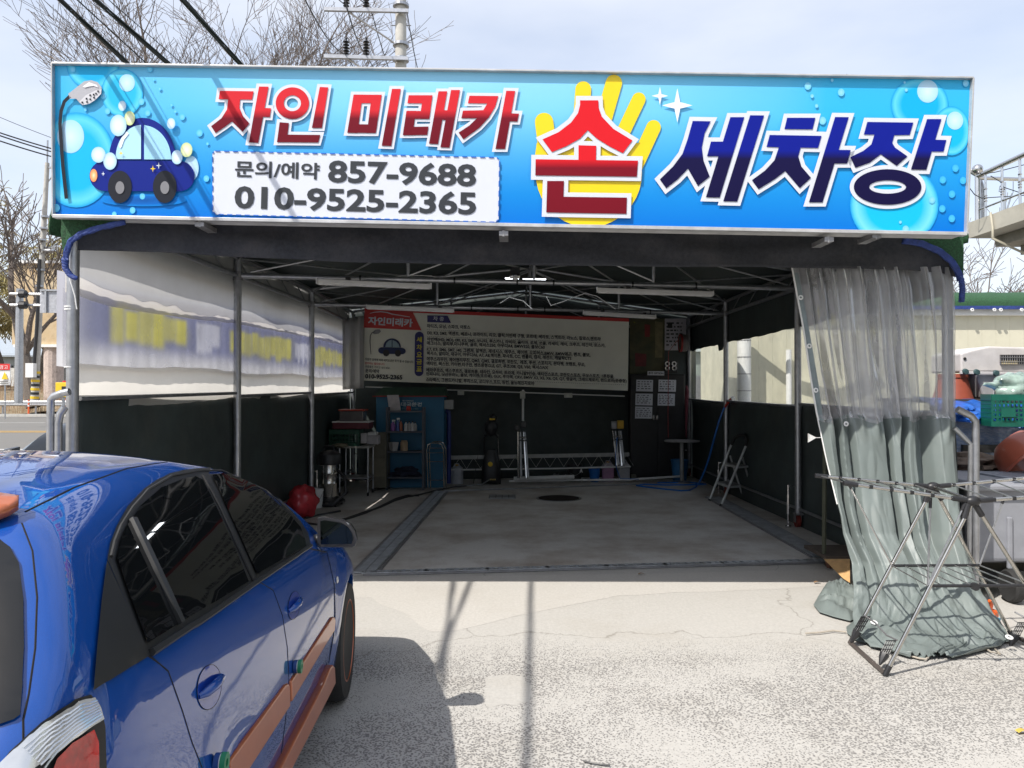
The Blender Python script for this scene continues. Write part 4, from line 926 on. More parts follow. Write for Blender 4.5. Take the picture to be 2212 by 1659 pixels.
# yellow hand behind the large letter
hand = [capsule(1308, 768, 1345, 1060, 58), capsule(1555, 562, 1530, 900, 50), capsule(1748, 522, 1640, 900, 52), capsule(1905, 625, 1760, 930, 43), capsule(1998, 802, 1860, 1100, 46), ellipse(1590, 1090, 335, 342, 40), [(1262, 900), (1900, 900), (1930, 1050), (1860, 1250), (1290, 1200), (1248, 1000)]]
vh, fh = union2d([[z2(p) for p in q] for q in hand]); MB().add([S(x, min(y, 491), 3) for x, y in vh], fh).build('hand_print', mat('print_yellow', srgb(238, 208, 14), .35, var=.01), sgn)
# vertex coloured artwork
class Art:
    def __init__(s): s.mb = MB(); s.c = []
    def poly(s, pts, col, lay):
        v, f = union2d([pts]) ; s.mb.add([S(x, y, lay) for x, y in v], f); s.c += [col] * len(v)
    def disc(s, cx, cy, rx, ry, rings, lay, lim=None):   # rings [(frac,col)...]
        n = 40; base = len(s.mb.v); vs = [(cx, cy)]; cc = [rings[0][1]]
        for fr_, col in rings[1:]:
            for k in range(n): t = 6.28318 * k / n; vs.append((cx + rx * fr_ * math.cos(t), cy + ry * fr_ * math.sin(t))); cc.append(col)
        fs = [(0, 1 + k, 1 + (k + 1) % n) for k in range(n)]
        for i in range(len(rings) - 2):
            for k in range(n): q = 1 + i * n; fs.append((q + k, q + n + k, q + n + (k + 1) % n, q + (k + 1) % n))
        def cl(x, y):
            if x < 119: x = 119
            a = (x - 116) / 1976; vt = 141.5 + 31 * a; vb = 465 + 38 * a; xr = 2096 - 14 * (y - 172) / 335
            return min(x, xr), max(vt, min(vb, y))
        s.mb.add([S(*cl(x, y), lay) for x, y in vs], fs); s.c += cc
    def build(s, name): return s.mb.build(name, vcol('print_ink'), sgn, colors=s.c)
W_, CY1, CY2 = srgb(206, 228, 246), srgb(10, 170, 226), srgb(90, 205, 240)
def bub(tf, cx, cy, rx, ry, lay, inner=srgb(16, 176, 234), hl=None, rim=srgb(96, 206, 240)):
    c = tf((cx, cy)); art = Art()
    art.disc(c[0], c[1], rx * K_, ry * K_, [(0, inner), (.62, inner), (.86, rim), (.93, [(a + b) / 2 for a, b in zip(inner, rim)]), (1, srgb(10, 150, 218))], lay)
    if hl: h = tf((hl[0], hl[1])); art.disc(h[0], h[1], hl[2] * K_, hl[3] * K_, [(0, W_), (1, srgb(165, 214, 242))], lay + .3)
    art.build('bubble_print')
bub(z1, 480, 1008, 245, 300, 2, inner=srgb(20, 178, 236), hl=(445, 860, 85, 105)); bub(z1, 585, 400, 168, 165, 2.0, inner=srgb(18, 170, 226)); bub(z1, 770, 585, 132, 152, 2.4, inner=srgb(40, 182, 230), hl=(800, 522, 50, 55))
bub(z3, 1555, 660, 182, 172, 2, inner=srgb(16, 172, 228), hl=(1605, 575, 66, 72)); bub(z3, 1755, 825, 118, 155, 2.4, inner=srgb(20, 180, 234), hl=(1777, 760, 52, 57)); bub(z3, 1395, 1290, 280, 265, 2, inner=srgb(20, 186, 236), rim=srgb(120, 214, 244))
for (cx, cy, r) in ((850, 542, 21), (1060, 582, 21), (877, 605, 11), (905, 667, 11), (1003, 505, 10), (943, 760, 22), (1632, 1260, 20), (1467, 1445, 21), (1433, 1400, 9), (1845, 525, 19), (1470, 567, 10), (1460, 520, 8)):
    c = z3((cx, cy)); art = Art(); art.disc(c[0], c[1], r * K_, r * 1.15 * K_, [(0, srgb(150, 212, 244)), (1, srgb(110, 200, 240))], 3); art.build('small_bubble_print')
for (cx, cy) in ((1780, 1060), (1700, 1133), (1828, 1137), (1758, 1223), (1697, 1315), (1757, 1377)):
    c = z3((cx, cy)); art = Art(); art.disc(c[0], c[1], 7, 8, [(0, srgb(84, 190, 242)), (1, srgb(60, 176, 238))], 3); art.build('small_bubble_print')
for (cx, cy, r) in ((945, 435, 18), (967, 501, 9), (1006, 560, 10), (650, 605, 18), (677, 700, 18), (1080, 662, 9), (1104, 703, 9), (1148, 737, 18), (1257, 838, 20), (1307, 906, 9), (1300, 1125, 18), (835, 1325, 18), (897, 1237, 17), (458, 437, 18), (720, 1350, 15), (890, 640, 20), (538, 690, 10), (355, 1310, 22), (930, 712, 18)):
    c = z1((cx, cy)); art = Art(); art.disc(c[0], c[1], r * K_, r * 1.15 * K_, [(0, srgb(130, 206, 242)), (1, srgb(84, 192, 238))], 3); art.build('small_bubble_print')
art = Art()
def pz(pts, col, lay): art.poly([z1(p) for p in pts], col, lay)
NAVY, DK = srgb(14, 34, 130), srgb(36, 38, 46)
c = z1((905, 1262)); art.disc(c[0], c[1], 92, 13, [(0, srgb(10, 84, 160)), (.6, srgb(8, 100, 186)), (1, srgb(6, 128, 212))], 2.9)
art.disc(*z1((1205, 1060)), 16, 27, [(0, W_), (1, srgb(170, 215, 242))], 3)
pz([(685 + 0, 1010)] + [(897 + 212 * math.cos(t), 1010 + 268 * math.sin(t)) for t in [math.pi + i * math.pi / 24 for i in range(25)]], NAVY, 4)
GL = srgb(176, 222, 244); 
pz([(733, 1002)] + [(893 + 165 * math.cos(t), 1002 + 215 * math.sin(t)) for t in [math.pi + i * math.pi / 28 for i in range(1, 14)]] + [(888, 787), (888, 1002)], GL, 5)
pz([(908, 1004), (908, 787)] + [(900 + 178 * math.cos(t), 1004 + 215 * math.sin(t)) for t in [-math.pi / 2 + i * math.pi / 28 for i in range(1, 14)]] + [(1080, 1004)], srgb(160, 212, 240), 5)
pz([(748, 920), (765, 870), (800, 828), (812, 842), (782, 880), (766, 925), (757, 935)], srgb(235, 246, 252), 6)
pz(capsule(660, 1108, 1130, 1110, 96, 14), NAVY, 5)
for cx in (755, 1038): art.disc(*z1((cx, 1177)), 75 * K_, 102 * K_, [(0, DK), (1, DK)], 6); art.disc(*z1((cx, 1182)), 28 * K_, 40 * K_, [(0, srgb(130, 130, 134)), (1, srgb(130, 130, 134))], 7)
art.disc(*z1((590, 1105)), 8, 14, [(0, srgb(250, 224, 190)), (.5, srgb(244, 180, 120)), (1, srgb(230, 140, 90))], 6)
for (x, y, a, b, yel) in ((745, 790, 52, 68, 0), (817, 745, 33, 45, 1), (620, 975, 45, 50, 0), (693, 1015, 42, 55, 0), (1175, 944, 37, 46, 1), (1115, 990, 35, 45, 0), (1078, 778, 26, 35, 0), (770, 667, 25, 32, 0)):
    e = srgb(226, 232, 190) if yel else srgb(206, 228, 244); art.disc(*z1((x, y)), a * K_, b * K_, [(0, srgb(240, 244, 230) if yel else srgb(232, 242, 250)), (.6, e), (1, srgb(198, 216, 150) if yel else srgb(168, 208, 236))], 7 if (x, y) != (817, 745) else 6.6)
def star(tf, cx, cy, rx, ry, col, lay):
    pts = []
    for k in range(4):
        a = k * math.pi / 2; pts.append((cx + rx * math.cos(a), cy + ry * math.sin(a)))
        for q in (.3, .5, .7):
            b = a + math.pi / 2 * q; rr_ = .26 if q == .5 else .36; pts.append((cx + rx * rr_ * math.cos(b), cy + ry * rr_ * math.sin(b)))
    art.poly([tf(p) for p in pts], col, lay)
YS = srgb(240, 206, 40); star(z1, 762, 965, 15, 19, YS, 8); star(z1, 963, 1063, 18, 22, YS, 8); star(z1, 1000, 1043, 18, 22, (.8, .85, .9), 8); star(z1, 650, 1095, 12, 15, (.8, .85, .9), 8)
star(z2, 2038, 604, 52, 58, (.8, .84, .9), 4); star(z3, 28, 664, 95, 108, (.8, .84, .9), 4)
art.build('cartoon_car_print')['kind'] = 'stuff'; art = Art()
hp = [(440, 606), (405, 640), (385, 700), (378, 780), (384, 880), (396, 1050), (418, 1252)]
L1, R1 = [], []
for i, p in enumerate(hp):
    q0, q1 = hp[max(0, i - 1)], hp[min(len(hp) - 1, i + 1)]; dx, dy = q1[0] - q0[0], q1[1] - q0[1]; l_ = math.hypot(dx, dy); L1.append((p[0] - dy / l_ * 11, p[1] + dx / l_ * 11)); R1.append((p[0] + dy / l_ * 11, p[1] - dx / l_ * 11))
pz(L1 + R1[::-1], DK, 6)
pz([(430, 590), (470, 560), (530, 512), (575, 505), (615, 518), (640, 550), (640, 590), (600, 630), (560, 655), (520, 662), (502, 648), (480, 622), (438, 622)], srgb(176, 176, 182), 6)
pz([(520, 545), (560, 518), (610, 535), (618, 552), (590, 540), (560, 545), (535, 552)], srgb(232, 232, 238), 7)
pz([(500, 640), (540, 600), (600, 570), (640, 562), (636, 592), (600, 630), (560, 655), (520, 662)], srgb(205, 205, 210), 7)
for p in ((518, 645), (545, 622), (568, 600), (590, 596), (618, 575), (548, 642), (568, 625), (592, 615), (605, 590)): art.disc(*z1(p), 2, 2.2, [(0, DK), (1, DK)], 8)
art.build('shower_print')
# phone number panel
pp = [(463, 326), (1073, 340), (1079, 346), (1077, 474), (1070, 480), (466, 463), (459, 456), (459, 332)]
pn = MB().add([S(x, y, 3) for x, y in pp], [tuple(range(8))]).build('phone_panel', M_out, sgn)
mb = MB(); M_dash = mat('dash_blue', srgb(20, 96, 190), .4)
ring_ = [(p) for p in pp] + [pp[0]]
for i in range(8):
    a, b2 = Vector(ring_[i]), Vector(ring_[i + 1]); Ln = (b2 - a).length; n = max(1, int(Ln / 18.8))
    for k in range(n):
        s0 = a.lerp(b2, (k + .1) / n); s1 = a.lerp(b2, (k + .68) / n)
        mb.bar(S(*s0, 4), S(*s1, 4), .002, .007, up=(0, 0, 1)) if abs(b2.x - a.x) > abs(b2.y - a.y) else mb.bar(S(*s0, 4), S(*s1, 4), .002, .007, up=(1, 0, 0))
mb.build('dashed_border', M_dash, pn)['kind'] = 'stuff'
M_ink = mat('print_black', (.03, .034, .04), .4, var=.02)
split_chars(text_on(S, '문의/예약', 507, 382.5, 690, 388, 36, 4, .022), 'letter', M_ink, pn)
split_chars(text_on(S, '857-9688', 708, 395, 1028, 404, 50, 4, .03), 'letter', M_ink, pn)
split_chars(text_on(S, '010-9525-2365', 506, 451, 1028, 465, 50.5, 4, .03), 'letter', M_ink, pn)
def flapf(u, v):  # unseen sheet added to stop sun leaking between roof edge and sign
    a = W(u, 0, rz(u) + .085); a.y += -.02; b = S(118 + (2085 - 118) * u, 330 + 34 * u, 0) + Vector((0, .17, 0)); p = a.lerp(b, v); p.z -= .05 * math.sin(v * 3.14) * (1 + .5 * noise.noise(Vector((u * 8, 0, 0)))); return p
o = MB().grid(flapf, 60, 6).build('sun_block_apron', M_net, smooth=True, solid=.01); tag(o, 'added unseen netting sheet blocking sun between the roof edge and the sign', 'netting')
for (u, v) in ((432, 478), (1088, 498), (1790, 511), (1893, 503)):
    t_ = MB().box(S(u, v, 0) + Vector((0, .1, -.02)), (.06, .22, .03)); t_.cyl(S(u, v, 0) + Vector((0, .0, -.04)), S(u, v, 0) + Vector((0, .0, -.0)), .012, n=8); t_.build('bracket', M_galvd, sgn)
for u, v in ((1825, 164), (2085, 169)): MB().slab([S(u - 6, v + 3), S(u + 5, v + 3), S(u + 5, v - 5)], (0, .05, 0)).build('mounting_tab', M_galvd, sgn)
# ================================================================== price banner on the back wall
def BN(u, v, l=0):
    f = (u - 788) / 571; d = 13.05 + f * .5; p = P(u, v, d - .004 * l); p.y += .03 * math.sin(f * 9) * math.sin((v - 670) / 160 * 3.1); return p
def z5(p): return (X2 + p[0] * K_, 537.2 + p[1] * K_)
BNR = thing('price_banner', BN(1070, 840), 'white price list banner with red top edge and Korean car names on the back wall', 'banner')
q = [(788, 664), (1359, 688), (1356, 844), (785, 822)]
def bq(a, b): t = [q[0][i] + (q[1][i] - q[0][i]) * a for i in (0, 1)]; m = [q[3][i] + (q[2][i] - q[3][i]) * a for i in (0, 1)]; return t[0] + (m[0] - t[0]) * b, t[1] + (m[1] - t[1]) * b
MB().grid(lambda a, b: BN(*bq(a, b)), 60, 12).build('sheet', mat('banner_cream', (.86, .86, .76), .6, var=.04, nscale=1.5), BNR, smooth=True)
M_bred = mat('banner_red', (.55, .035, .03), .5, var=.03); M_bnav = mat('banner_navy', (.03, .03, .17), .5); M_bye = mat('banner_letter_yellow', (.7, .6, .05), .5)
def bpoly(pts, m, name, l=1.2):
    out = []
    for i, p in enumerate(pts):
        n = pts[(i + 1) % len(pts)]; k = max(1, int(abs(n[0] - p[0]) / 60))
        for j in range(k): out.append((p[0] + (n[0] - p[0]) * j / k, p[1] + (n[1] - p[1]) * j / k))
    v, f = union2d([[z5(p) for p in out]]); MB().add([BN(x, y, l * 2.5) for x, y in v], f).build(name, m, BNR)
MB().grid(lambda a, b: BN(*bq(a, b * .045), 2), 60, 2).build('red_edge', M_bred, BNR)
bpoly([(178, 372), (482, 404), (535, 514), (172, 497)], M_bred, 'red_header', 1.5)
BT = lambda s, x0, y0, x1, y1, h, m=None, b=.02, l=6, nm='lettering': tag(text_on(BN, s, *z5((x0, y0)), *z5((x1, y1)), h * K_, l, b).build(nm, m or M_ink, BNR), kind='stuff')
split_chars(text_on(BN, '자인미래카', *z5((197, 478)), *z5((478, 494)), 52 * K_, 6, .04), 'letter', M_out, BNR)
def stroke(pts, wd, m, name, par, surf, l=6):
    a, b = [], []
    for i, p in enumerate(pts):
        p0, p1 = pts[max(0, i - 1)], pts[min(len(pts) - 1, i + 1)]; dx, dy = p1[0] - p0[0], p1[1] - p0[1]; L_ = math.hypot(dx, dy) or 1; w_ = wd * (.35 + .65 * math.sin(math.pi * (i + .3) / len(pts)))
        a.append((p[0] - dy / L_ * w_, p[1] + dx / L_ * w_)); b.append((p[0] + dy / L_ * w_, p[1] - dx / L_ * w_))
    v, f = union2d([a + b[::-1]]); MB().add([surf(x, y, l) for x, y in v], f).build(name, m, par)
stroke([z5(p) for p in ((210, 408), (240, 400), (280, 397), (320, 402), (350, 412), (400, 420), (462, 430))], 1.0, M_out, 'swoosh_print', BNR, BN)
bpoly([(572, 420), (700, 422), (722, 468), (572, 462)], M_bnav, 'navy_tab', 1.5); BT('차 종', 608, 452, 676, 457, 28, M_out, .02)
bpoly(capsule(521, 550, 519, 775, 28), M_bnav, 'navy_pill', 1.5)
for s, y in zip('세차요금표', (588, 637, 683, 729, 773)): BT(s, 503, y, 537, y + 1, 34, M_bye, .03)
LN = [('마티즈, 모닝, 스파크, 아토스', 570, 500, 843, 24), ('I30, K3, SM3, 엑센트, 베르나, 프라이드, 리오, 클릭,아반떼 구형, 포르테, 쎄라토, 스펙트라, 라노스, 칼로스,젠트라', 570, 543, 1666, 1), ('아반떼(HD, MD), I30, K5, SM5, 쏘나타, 투스카니, 라비타, 옵티마, 로체, 쏘울, 라세티, 레이, 크루즈, 레간자, 토스카,', 570, 584, 1695, 0),
      ('매그너스, 말리부,미니쿠퍼, 골프, 렉서스250, 아우디A4, BMW320, 볼보C60', 568, 608, 1312, 1), ('K7, K9, SM6, SM7, I40, 그랜져, 알페온, 제네시스, 에쿠스, 체어맨, 오피러스,BMW, BMW왜곤, 벤츠, 볼보,', 568, 646, 1600, 0), ('렉서스, 알티마, 재규어, 아우디A6, A7, A8,페이톤, 파사트, CC, 벤틀리, 캠리, 레전드, 캐달락CTS', 568, 672, 1480, 1),
      ('에쿠스리무진, 체어맨리무진, QM3, QM5, 갤로퍼밴, 코란도,  레조, 투싼, 스포티지, 싼타페, 쏘렌토, 무쏘,', 567, 708, 1568, 0), ('엑티언, 렉스턴, 카이런,티구안, 벤츠중형GLE, GT, 푸조308, Q3, V60, 렉서스NX', 566, 736, 1334, 1), ('베라쿠르즈, 맥스쿠르즈, 갤로퍼롱, 테라칸, 모하비, 트라제, 카니발9인승, 액티언스포츠, 코란도스포츠, 무쏘스포츠, 1톤화물,', 565, 777, 1750, 0),
      ('인피니티, 닛산무라노, 볼보, 케이멘(포르쉐), GLK, 투아렉, CRV, BMW X3, X5, X6, Q5, Q7, 랭글러, 그래드체로키, 랜드로바(준중형)', 564, 803, 1828, 1), ('스타렉스, 그랜드카니발, 투리스모, 로디우스,포드, 링컨, 올뉴레인지로바', 563, 838, 1247, 0)]
for s, x0, y0, x1, dsh in LN:
    sl = .036; BT(s, x0, y0, x1, y0 + (x1 - x0) * sl, 27, None, .03)
    if dsh:
        mb = MB(); n = int((x1 - x0) / 12)
        for i in range(n):
            a = x0 + (x1 - x0) * i / n; b = a + 7; p = [z5((a, y0 + 9 + (a - x0) * sl)), z5((b, y0 + 9 + (b - x0) * sl))]; mb.add([BN(p[0][0], p[0][1], 6), BN(p[1][0], p[1][1], 6), BN(p[1][0], p[1][1] + .6, 6), BN(p[0][0], p[0][1] + .6, 6)], [(0, 1, 2, 3)])
        o = mb.build('dashed_rule', M_ink, BNR); o['kind'] = 'stuff'
BT('차량의 상태에 따라 세차요금은 추가 될 수 있습니다.', 180, 704, 484, 722, 17, None, .01); BT('탑차하는 별도입니다.', 180, 728, 304, 736, 15, M_bred, .01); BT('귀중품은 가지고 내리세요..', 180, 750, 340, 760, 15, None, .01)
BT('문의/예약', 182, 780, 268, 785, 24, None, .03); BT('010-9525-2365', 180, 818, 414, 826, 30, None, .045)
# little print of car and shower on the banner
ZB = lambda x, y: (z5((262 + (x - 565) * .262, 562 + (y - 740) * .213 + (x - 565) * .006)))
def bp2(pts, col, l, name='car_print'):
    v, f = union2d([[ZB(*p) for p in pts]]); return MB().add([BN(x, y, l) for x, y in v], f).build(name, mat('bprint_%d_%d' % (col[0] * 99, col[2] * 99), col, .5, var=.02), BNR)
bp2([(685, 1010)] + [(897 + 212 * math.cos(t), 1010 + 268 * math.sin(t)) for t in [math.pi + i * math.pi / 16 for i in range(17)]], (.01, .02, .09), 3); bp2(capsule(660, 1108, 1130, 1110, 96, 8), (.012, .025, .1), 4)
bp2([(733, 1002), (760, 890), (820, 810), (888, 787), (888, 1002)], (.3, .42, .5), 5); bp2([(908, 1004), (908, 787), (990, 830), (1060, 920), (1080, 1004)], (.3, .42, .5), 5)
for cx in (755, 1038): bp2(ellipse(cx, 1177, 75, 102, 16), (.02, .02, .02), 6)
stroke([z5(p) for p in ((242, 522), (222, 530), (213, 548), (211, 580), (213, 620), (217, 665))], .9, M_ink, 'hose_print', BNR, BN); bpoly([(222, 530), (245, 510), (270, 508), (280, 520), (265, 535), (240, 538)], mat('print_grey', (.3, .3, .31), .5), 'shower_print', 1.8)
# posters right of the banner
def card(uv, d, name, label, cat, m, th=.01, par=None, lines=0, lm=None, title=None, seed=0):
    pts = [P(u, v, d) for u, v in uv]; root = par or thing(name, pts[0], label, cat)
    MB().slab(pts, (0, th, 0)).build('sheet' if not par else name, m, root)
    rr = random.Random(seed)
    def s(u_, v_, l=0): 
        a = Vector(uv[0]).lerp(Vector(uv[1]), u_); b = Vector(uv[3]).lerp(Vector(uv[2]), u_); c = a.lerp(b, v_); return P(c.x, c.y, d - .003 - .002 * l)
    for i in range(lines):
        v_ = .12 + .8 * i / lines; x = .07
        while x < .9:
            w_ = rr.uniform(.04, .16); 
            if x + w_ > .93: break
            MB().add([s(x, v_), s(x + w_, v_), s(x + w_, v_ + .35 / lines), s(x, v_ + .35 / lines)], [(0, 1, 2, 3)]).build('text_line', lm or M_ink, root); x += w_ + rr.uniform(.03, .12)
    return root, s
M_pap = mat('paper', (.68, .69, .74), .7, var=.02)
M_pos = mat('dark_poster_print', (.015, .035, .018), .35, col2=(.15, .125, .05), nscale=1.9, stretch=(1, 1, 1.6))
t, s = card([z5(p) for p in ((1850, 440), (2068, 440), (2066, 792), (1848, 790))], 14.1, 'poster', 'dark green and brown car poster right of the price banner', 'poster', M_pos)
for (a, b2, c, d2, col) in ((.42, .1, .58, .33, (.3, .03, .03)), (.1, .05, .16, .08, (.3, .3, .04)), (.15, .62, .48, .86, (.2, .02, .025)), (.72, .05, .95, .7, (.26, .23, .12))):
    MB().add([s(a, b2), s(c, b2 + .02), s(c - .01, d2), s(a + .01, d2)], [(0, 1, 2, 3)]).build('picture_patch', mat('poster_patch_%d' % int(a * 100), col, .4, col2=tuple(x * .5 for x in col), nscale=9), t)
t, s = card([z5(p) for p in ((2070, 440), (2205, 440), (2202, 640), (2068, 640))], 14.12, 'notice_sheet', 'white product leaflet beside the dark poster on the back wall', 'poster', mat('leaflet', (.5, .48, .53), .5), lines=7, seed=5)
bt = MB().add([s(.12, .12), s(.34, .12), s(.34, .3), s(.12, .3)], [(0, 1, 2, 3)]); bt.build('bottle_print', M_black, t)
# conduits, sockets
t = thing('wall_conduit', P(1070, 850, 13.2), 'thin white cable conduit running along the back wall with switch boxes', 'conduit')
MB().tube([P(u, 835.6 + (u - 789) * .036, 13.1 + (u - 788) / 571 * .5) for u in range(789, 1370, 40)], .012, 6).build('pipe', M_white, t)
MB().tube([P(1130, 842, 13.25), P(1129.5, 917, 13.25)], .02, 8).build('drop_pipe', M_white, t)
for (u, v, w_, h) in ((995.5, 848.6, .11, .075), (1129, 853, .09, .13), (1227.5, 854, .14, .08)): MB().box(P(u, v, 13.2), (w_, .05, h)).build('switch_box', mat('box_ivory', (.55, .55, .5), .5), t, bevel=.006)
# bench strip with zigzag cords, low rails
t = thing('tension_board', P(1166, 981, 13.3), 'long white board with zigzag cords low on the back wall', 'board')
pts = [P(u, 985.5 - (u - 973) * .0178 + 3, 13.15 + (u - 973) / 386 * .35) for u in (973, 1070, 1170, 1270, 1359)]
for i in range(4): MB().bar(pts[i], pts[i + 1], .03, .065).build('board', mat('board_grey_white', (.42, .42, .41), .7, dirt=.3), t)
mb = MB(); 
for i in range(26): 
    u = 978 + i * 15; v0, v1 = 989 - (u - 973) * .0178, 1013 - (u - 973) * .02; a, b2 = (v0, v1) if i % 2 else (v1, v0); dd = 13.15 + (u - 973) / 386 * .35; mb.cyl(P(u, a, dd), P(u + 15, b2, dd), .0022, n=5)
mb.build('zigzag_cord', M_cord, t)
MB().tube([P(973, 1015, 13.2), P(1200, 1012, 13.35), P(1362, 1008, 13.5)], .014, 8).build('rail', M_white, t)
MB().tube([P(1110, 1034, 13.1), P(1240, 1030, 13.2)], .035, 10).build('floor_pipe', M_white, t); MB().tube([P(1100, 1039, 13.15), P(1360, 1036, 13.45), P(1470, 1029, 13.6)], .02, 10).build('floor_pipe', M_white, t)
# ================================================================== tube lights, flood lamp
for (u0, v0, u1, v1, d0, d1, lb) in ((685, 607, 931, 618, 7.9, 8.5, 'white LED tube light under the front beam, left of centre'), (1290, 626, 1540, 634, 8.6, 8.9, 'white LED tube light under the front beam, right of centre'), (792, 662, 980, 670, 10.55, 11.0, 'white LED tube light over the red banner header'), (1260, 675, 1416, 684, 11.1, 11.5, 'white LED tube light above the right end of the price banner')):
    a, b2 = P(u0, v0, d0), P(u1, v1, d1); t = thing('tube_light', (a + b2) / 2, lb, 'tube light', 'tube lights hanging from the beams')
    MB().bar(a, b2, .055, .045).build('housing', M_white, t, bevel=.008); MB().bar(a.lerp(b2, .01) - Vector((0, 0, .028)), a.lerp(b2, .99) - Vector((0, 0, .028)), .035, .02).build('diffuser', mat('frosted_diffuser', (.8, .8, .8), .3), t, bevel=.006)
    for f in (.26, .84): p = a.lerp(b2, f); MB().box(p + Vector((0, 0, .035)), (.05, .06, .03)).build('clip', M_black, t)
    for f in (0, 1): p = a.lerp(b2, f); MB().box(p, (.012, .06, .06)).build('end_cap', M_white, t)
t = thing('flood_lamp', P(1113, 600, 8.3), 'black flood lamp hanging at the centre of the front beam', 'lamp')
MB().box(P(1113, 588, 8.3), (.10, .08, .10)).build('housing', M_black, t, bevel=.01); MB().lathe(P(1112, 599, 8.25), [(.0, -.02), (.055, -.01), (.06, .01), (.03, .03)], 16).build('lens', M_chrome, t)
MB().lathe(P(1113, 605, 8.2), [(.02, 0), (.032, .02), (.02, .05)], 12).build('bulb', M_white, t)
M_lit = emit('lit_panel', (.9, .95, 1.0), 9.0)
for (u0, u1, v, lb) in ((1092, 1120, 604, 'small lit lamp panel left of the flood lamp'), (1130, 1178, 606, 'small lit lamp panel right of the flood lamp')):
    a, b2 = P(u0, v - 1, 9.6), P(u1, v + 2, 9.6); t = thing('lamp_panel', (a + b2) / 2, lb, 'lamp', 'lit lamp panels')
    MB().box((a + b2) / 2, (b2.x - a.x, .16, .025)).build('panel', M_lit, t); MB().box((a + b2) / 2 + Vector((0, 0, .02)), (b2.x - a.x + .02, .18, .012)).build('housing', M_galvd, t)
# loose wires under the roof
for pts, lb in ((((1180, 640), (1190, 660), (1215, 652), (1265, 633), (1290, 640), (1330, 668)), 'loose looping cable under the roof, right of the centre strut'), (((1080, 655), (1100, 642), (1130, 650), (1150, 668)), 'loose looping cable at the foot of the centre strut'), ((700, 598), (780, 594), (860, 600)) and (((840, 600), (880, 594), (930, 596), (960, 603)), 'thin cable lying along the front beam')):
    o = MB().tube([P(u, v, 10.2) for u, v in pts], .006, 5).build('loose_cable', M_white); tag(o, lb, 'cable', 'loose cables under the roof')
# ================================================================== interior objects
def at(u, v): return G(u, v)
def boxpx(u0, v0, u1, v1, d, dep, m, name, par, bevel=.008, dv=0):
    a, b2 = P(u0, v1, d), P(u1, v0, d); c = (a + b2) / 2; return MB().box((c.x, d + dep / 2, c.z), (abs(b2.x - a.x), dep, abs(b2.z - a.z))).build(name, m, par, bevel=bevel)
# vacuum
M_ss = mat('stainless_drum', (.62, .6, .56), .25, .95, var=.08, nscale=3, stretch=(1, 1, .1))
g = G(711, 1092); t = thing('wet_vacuum', g, 'tall drum vacuum cleaner with black head and stainless barrel on the left', 'vacuum cleaner')
H = .80
MB().lathe(g, [(.10, .12), (.105, .15), (.105, .30), (.11, .31), (.105, .32), (.105, .44), (.11, .45), (.105, .46), (.105, .57)], 24).build('drum', M_ss, t, smooth=True)
MB().lathe(g, [(.11, .57), (.17, .58), (.175, .66), (.16, .72), (.10, .76), (.04, .77)], 24).build('head', M_black, t, smooth=True)
MB().lathe(g, [(.22, .05), (.22, .08), (.13, .12), (.11, .12)], 20).build('base', M_black, t, smooth=True)
for a in range(4): p = g + Vector((.19 * math.cos(a * 1.57 + .7), .19 * math.sin(a * 1.57 + .7), .03)); MB().lathe(p, [(.03, -.012), (.03, .012)], 12, axis='X').build('caster', M_rub, t)
MB().tube([g + Vector((-.08, 0, .74)), g + Vector((-.06, 0, .83)), g + Vector((.06, 0, .83)), g + Vector((.08, 0, .74))], .014, 8).build('handle', M_black, t, smooth=True)
MB().tube([g + Vector((.12, -.05, .5)), g + Vector((.24, -.1, .42)), g + Vector((.26, -.1, .2)), g + Vector((.1, -.22, .04)), g + Vector((-.15, -.2, .03)), g + Vector((-.28, -.1, .2)), g + Vector((-.24, 0, .6))], .024, 10).build('hose', M_black, t, smooth=True)
MB().box(g + Vector((.02, -.21, .06)), (.04, .02, .03)).build('valve', M_chrome, t)
# red bag, white bucket
M_bag = mat('red_plastic_bag', (.42, .03, .04), .25, var=.35, nscale=6, bump=.5, bscale=10)
g = G(652, 1119); c = g + Vector((0, 0, .20))
o = MB().ell(c, (.19, .17, .205), 28, 18, .35, 3).build('rubbish_bag', M_bag, smooth=True, auto=70); tag(o, 'full red translucent rubbish bag beside the left wall behind the car', 'bag')
def bucket(g, r0, r1, h, m, label, name='bucket', handle=True, mark=None, liq=None):
    t = thing(name, g, label, 'bucket'); MB().lathe(g, [(r0, 0.004), (r0, .01), (r1, h - .03), (r1 + .006, h - .03), (r1 + .006, h), (r1 - .006, h), (r0 - .01, .02), (0, .02)], 24).build('body', m, t, smooth=True)
    if handle: MB().tube([g + Vector((-r1, 0, h - .03)), g + Vector((-r1 * .8, -r1 * .7, h * .55)), g + Vector((0, -r1 * 1.03, h * .38)), g + Vector((r1 * .8, -r1 * .7, h * .55)), g + Vector((r1, 0, h - .03))], .004, 6).build('handle', M_galvd, t)
    return t
bucket(G(683, 1097), .085, .095, .26, M_white, 'white plastic bucket behind the red rubbish bag')
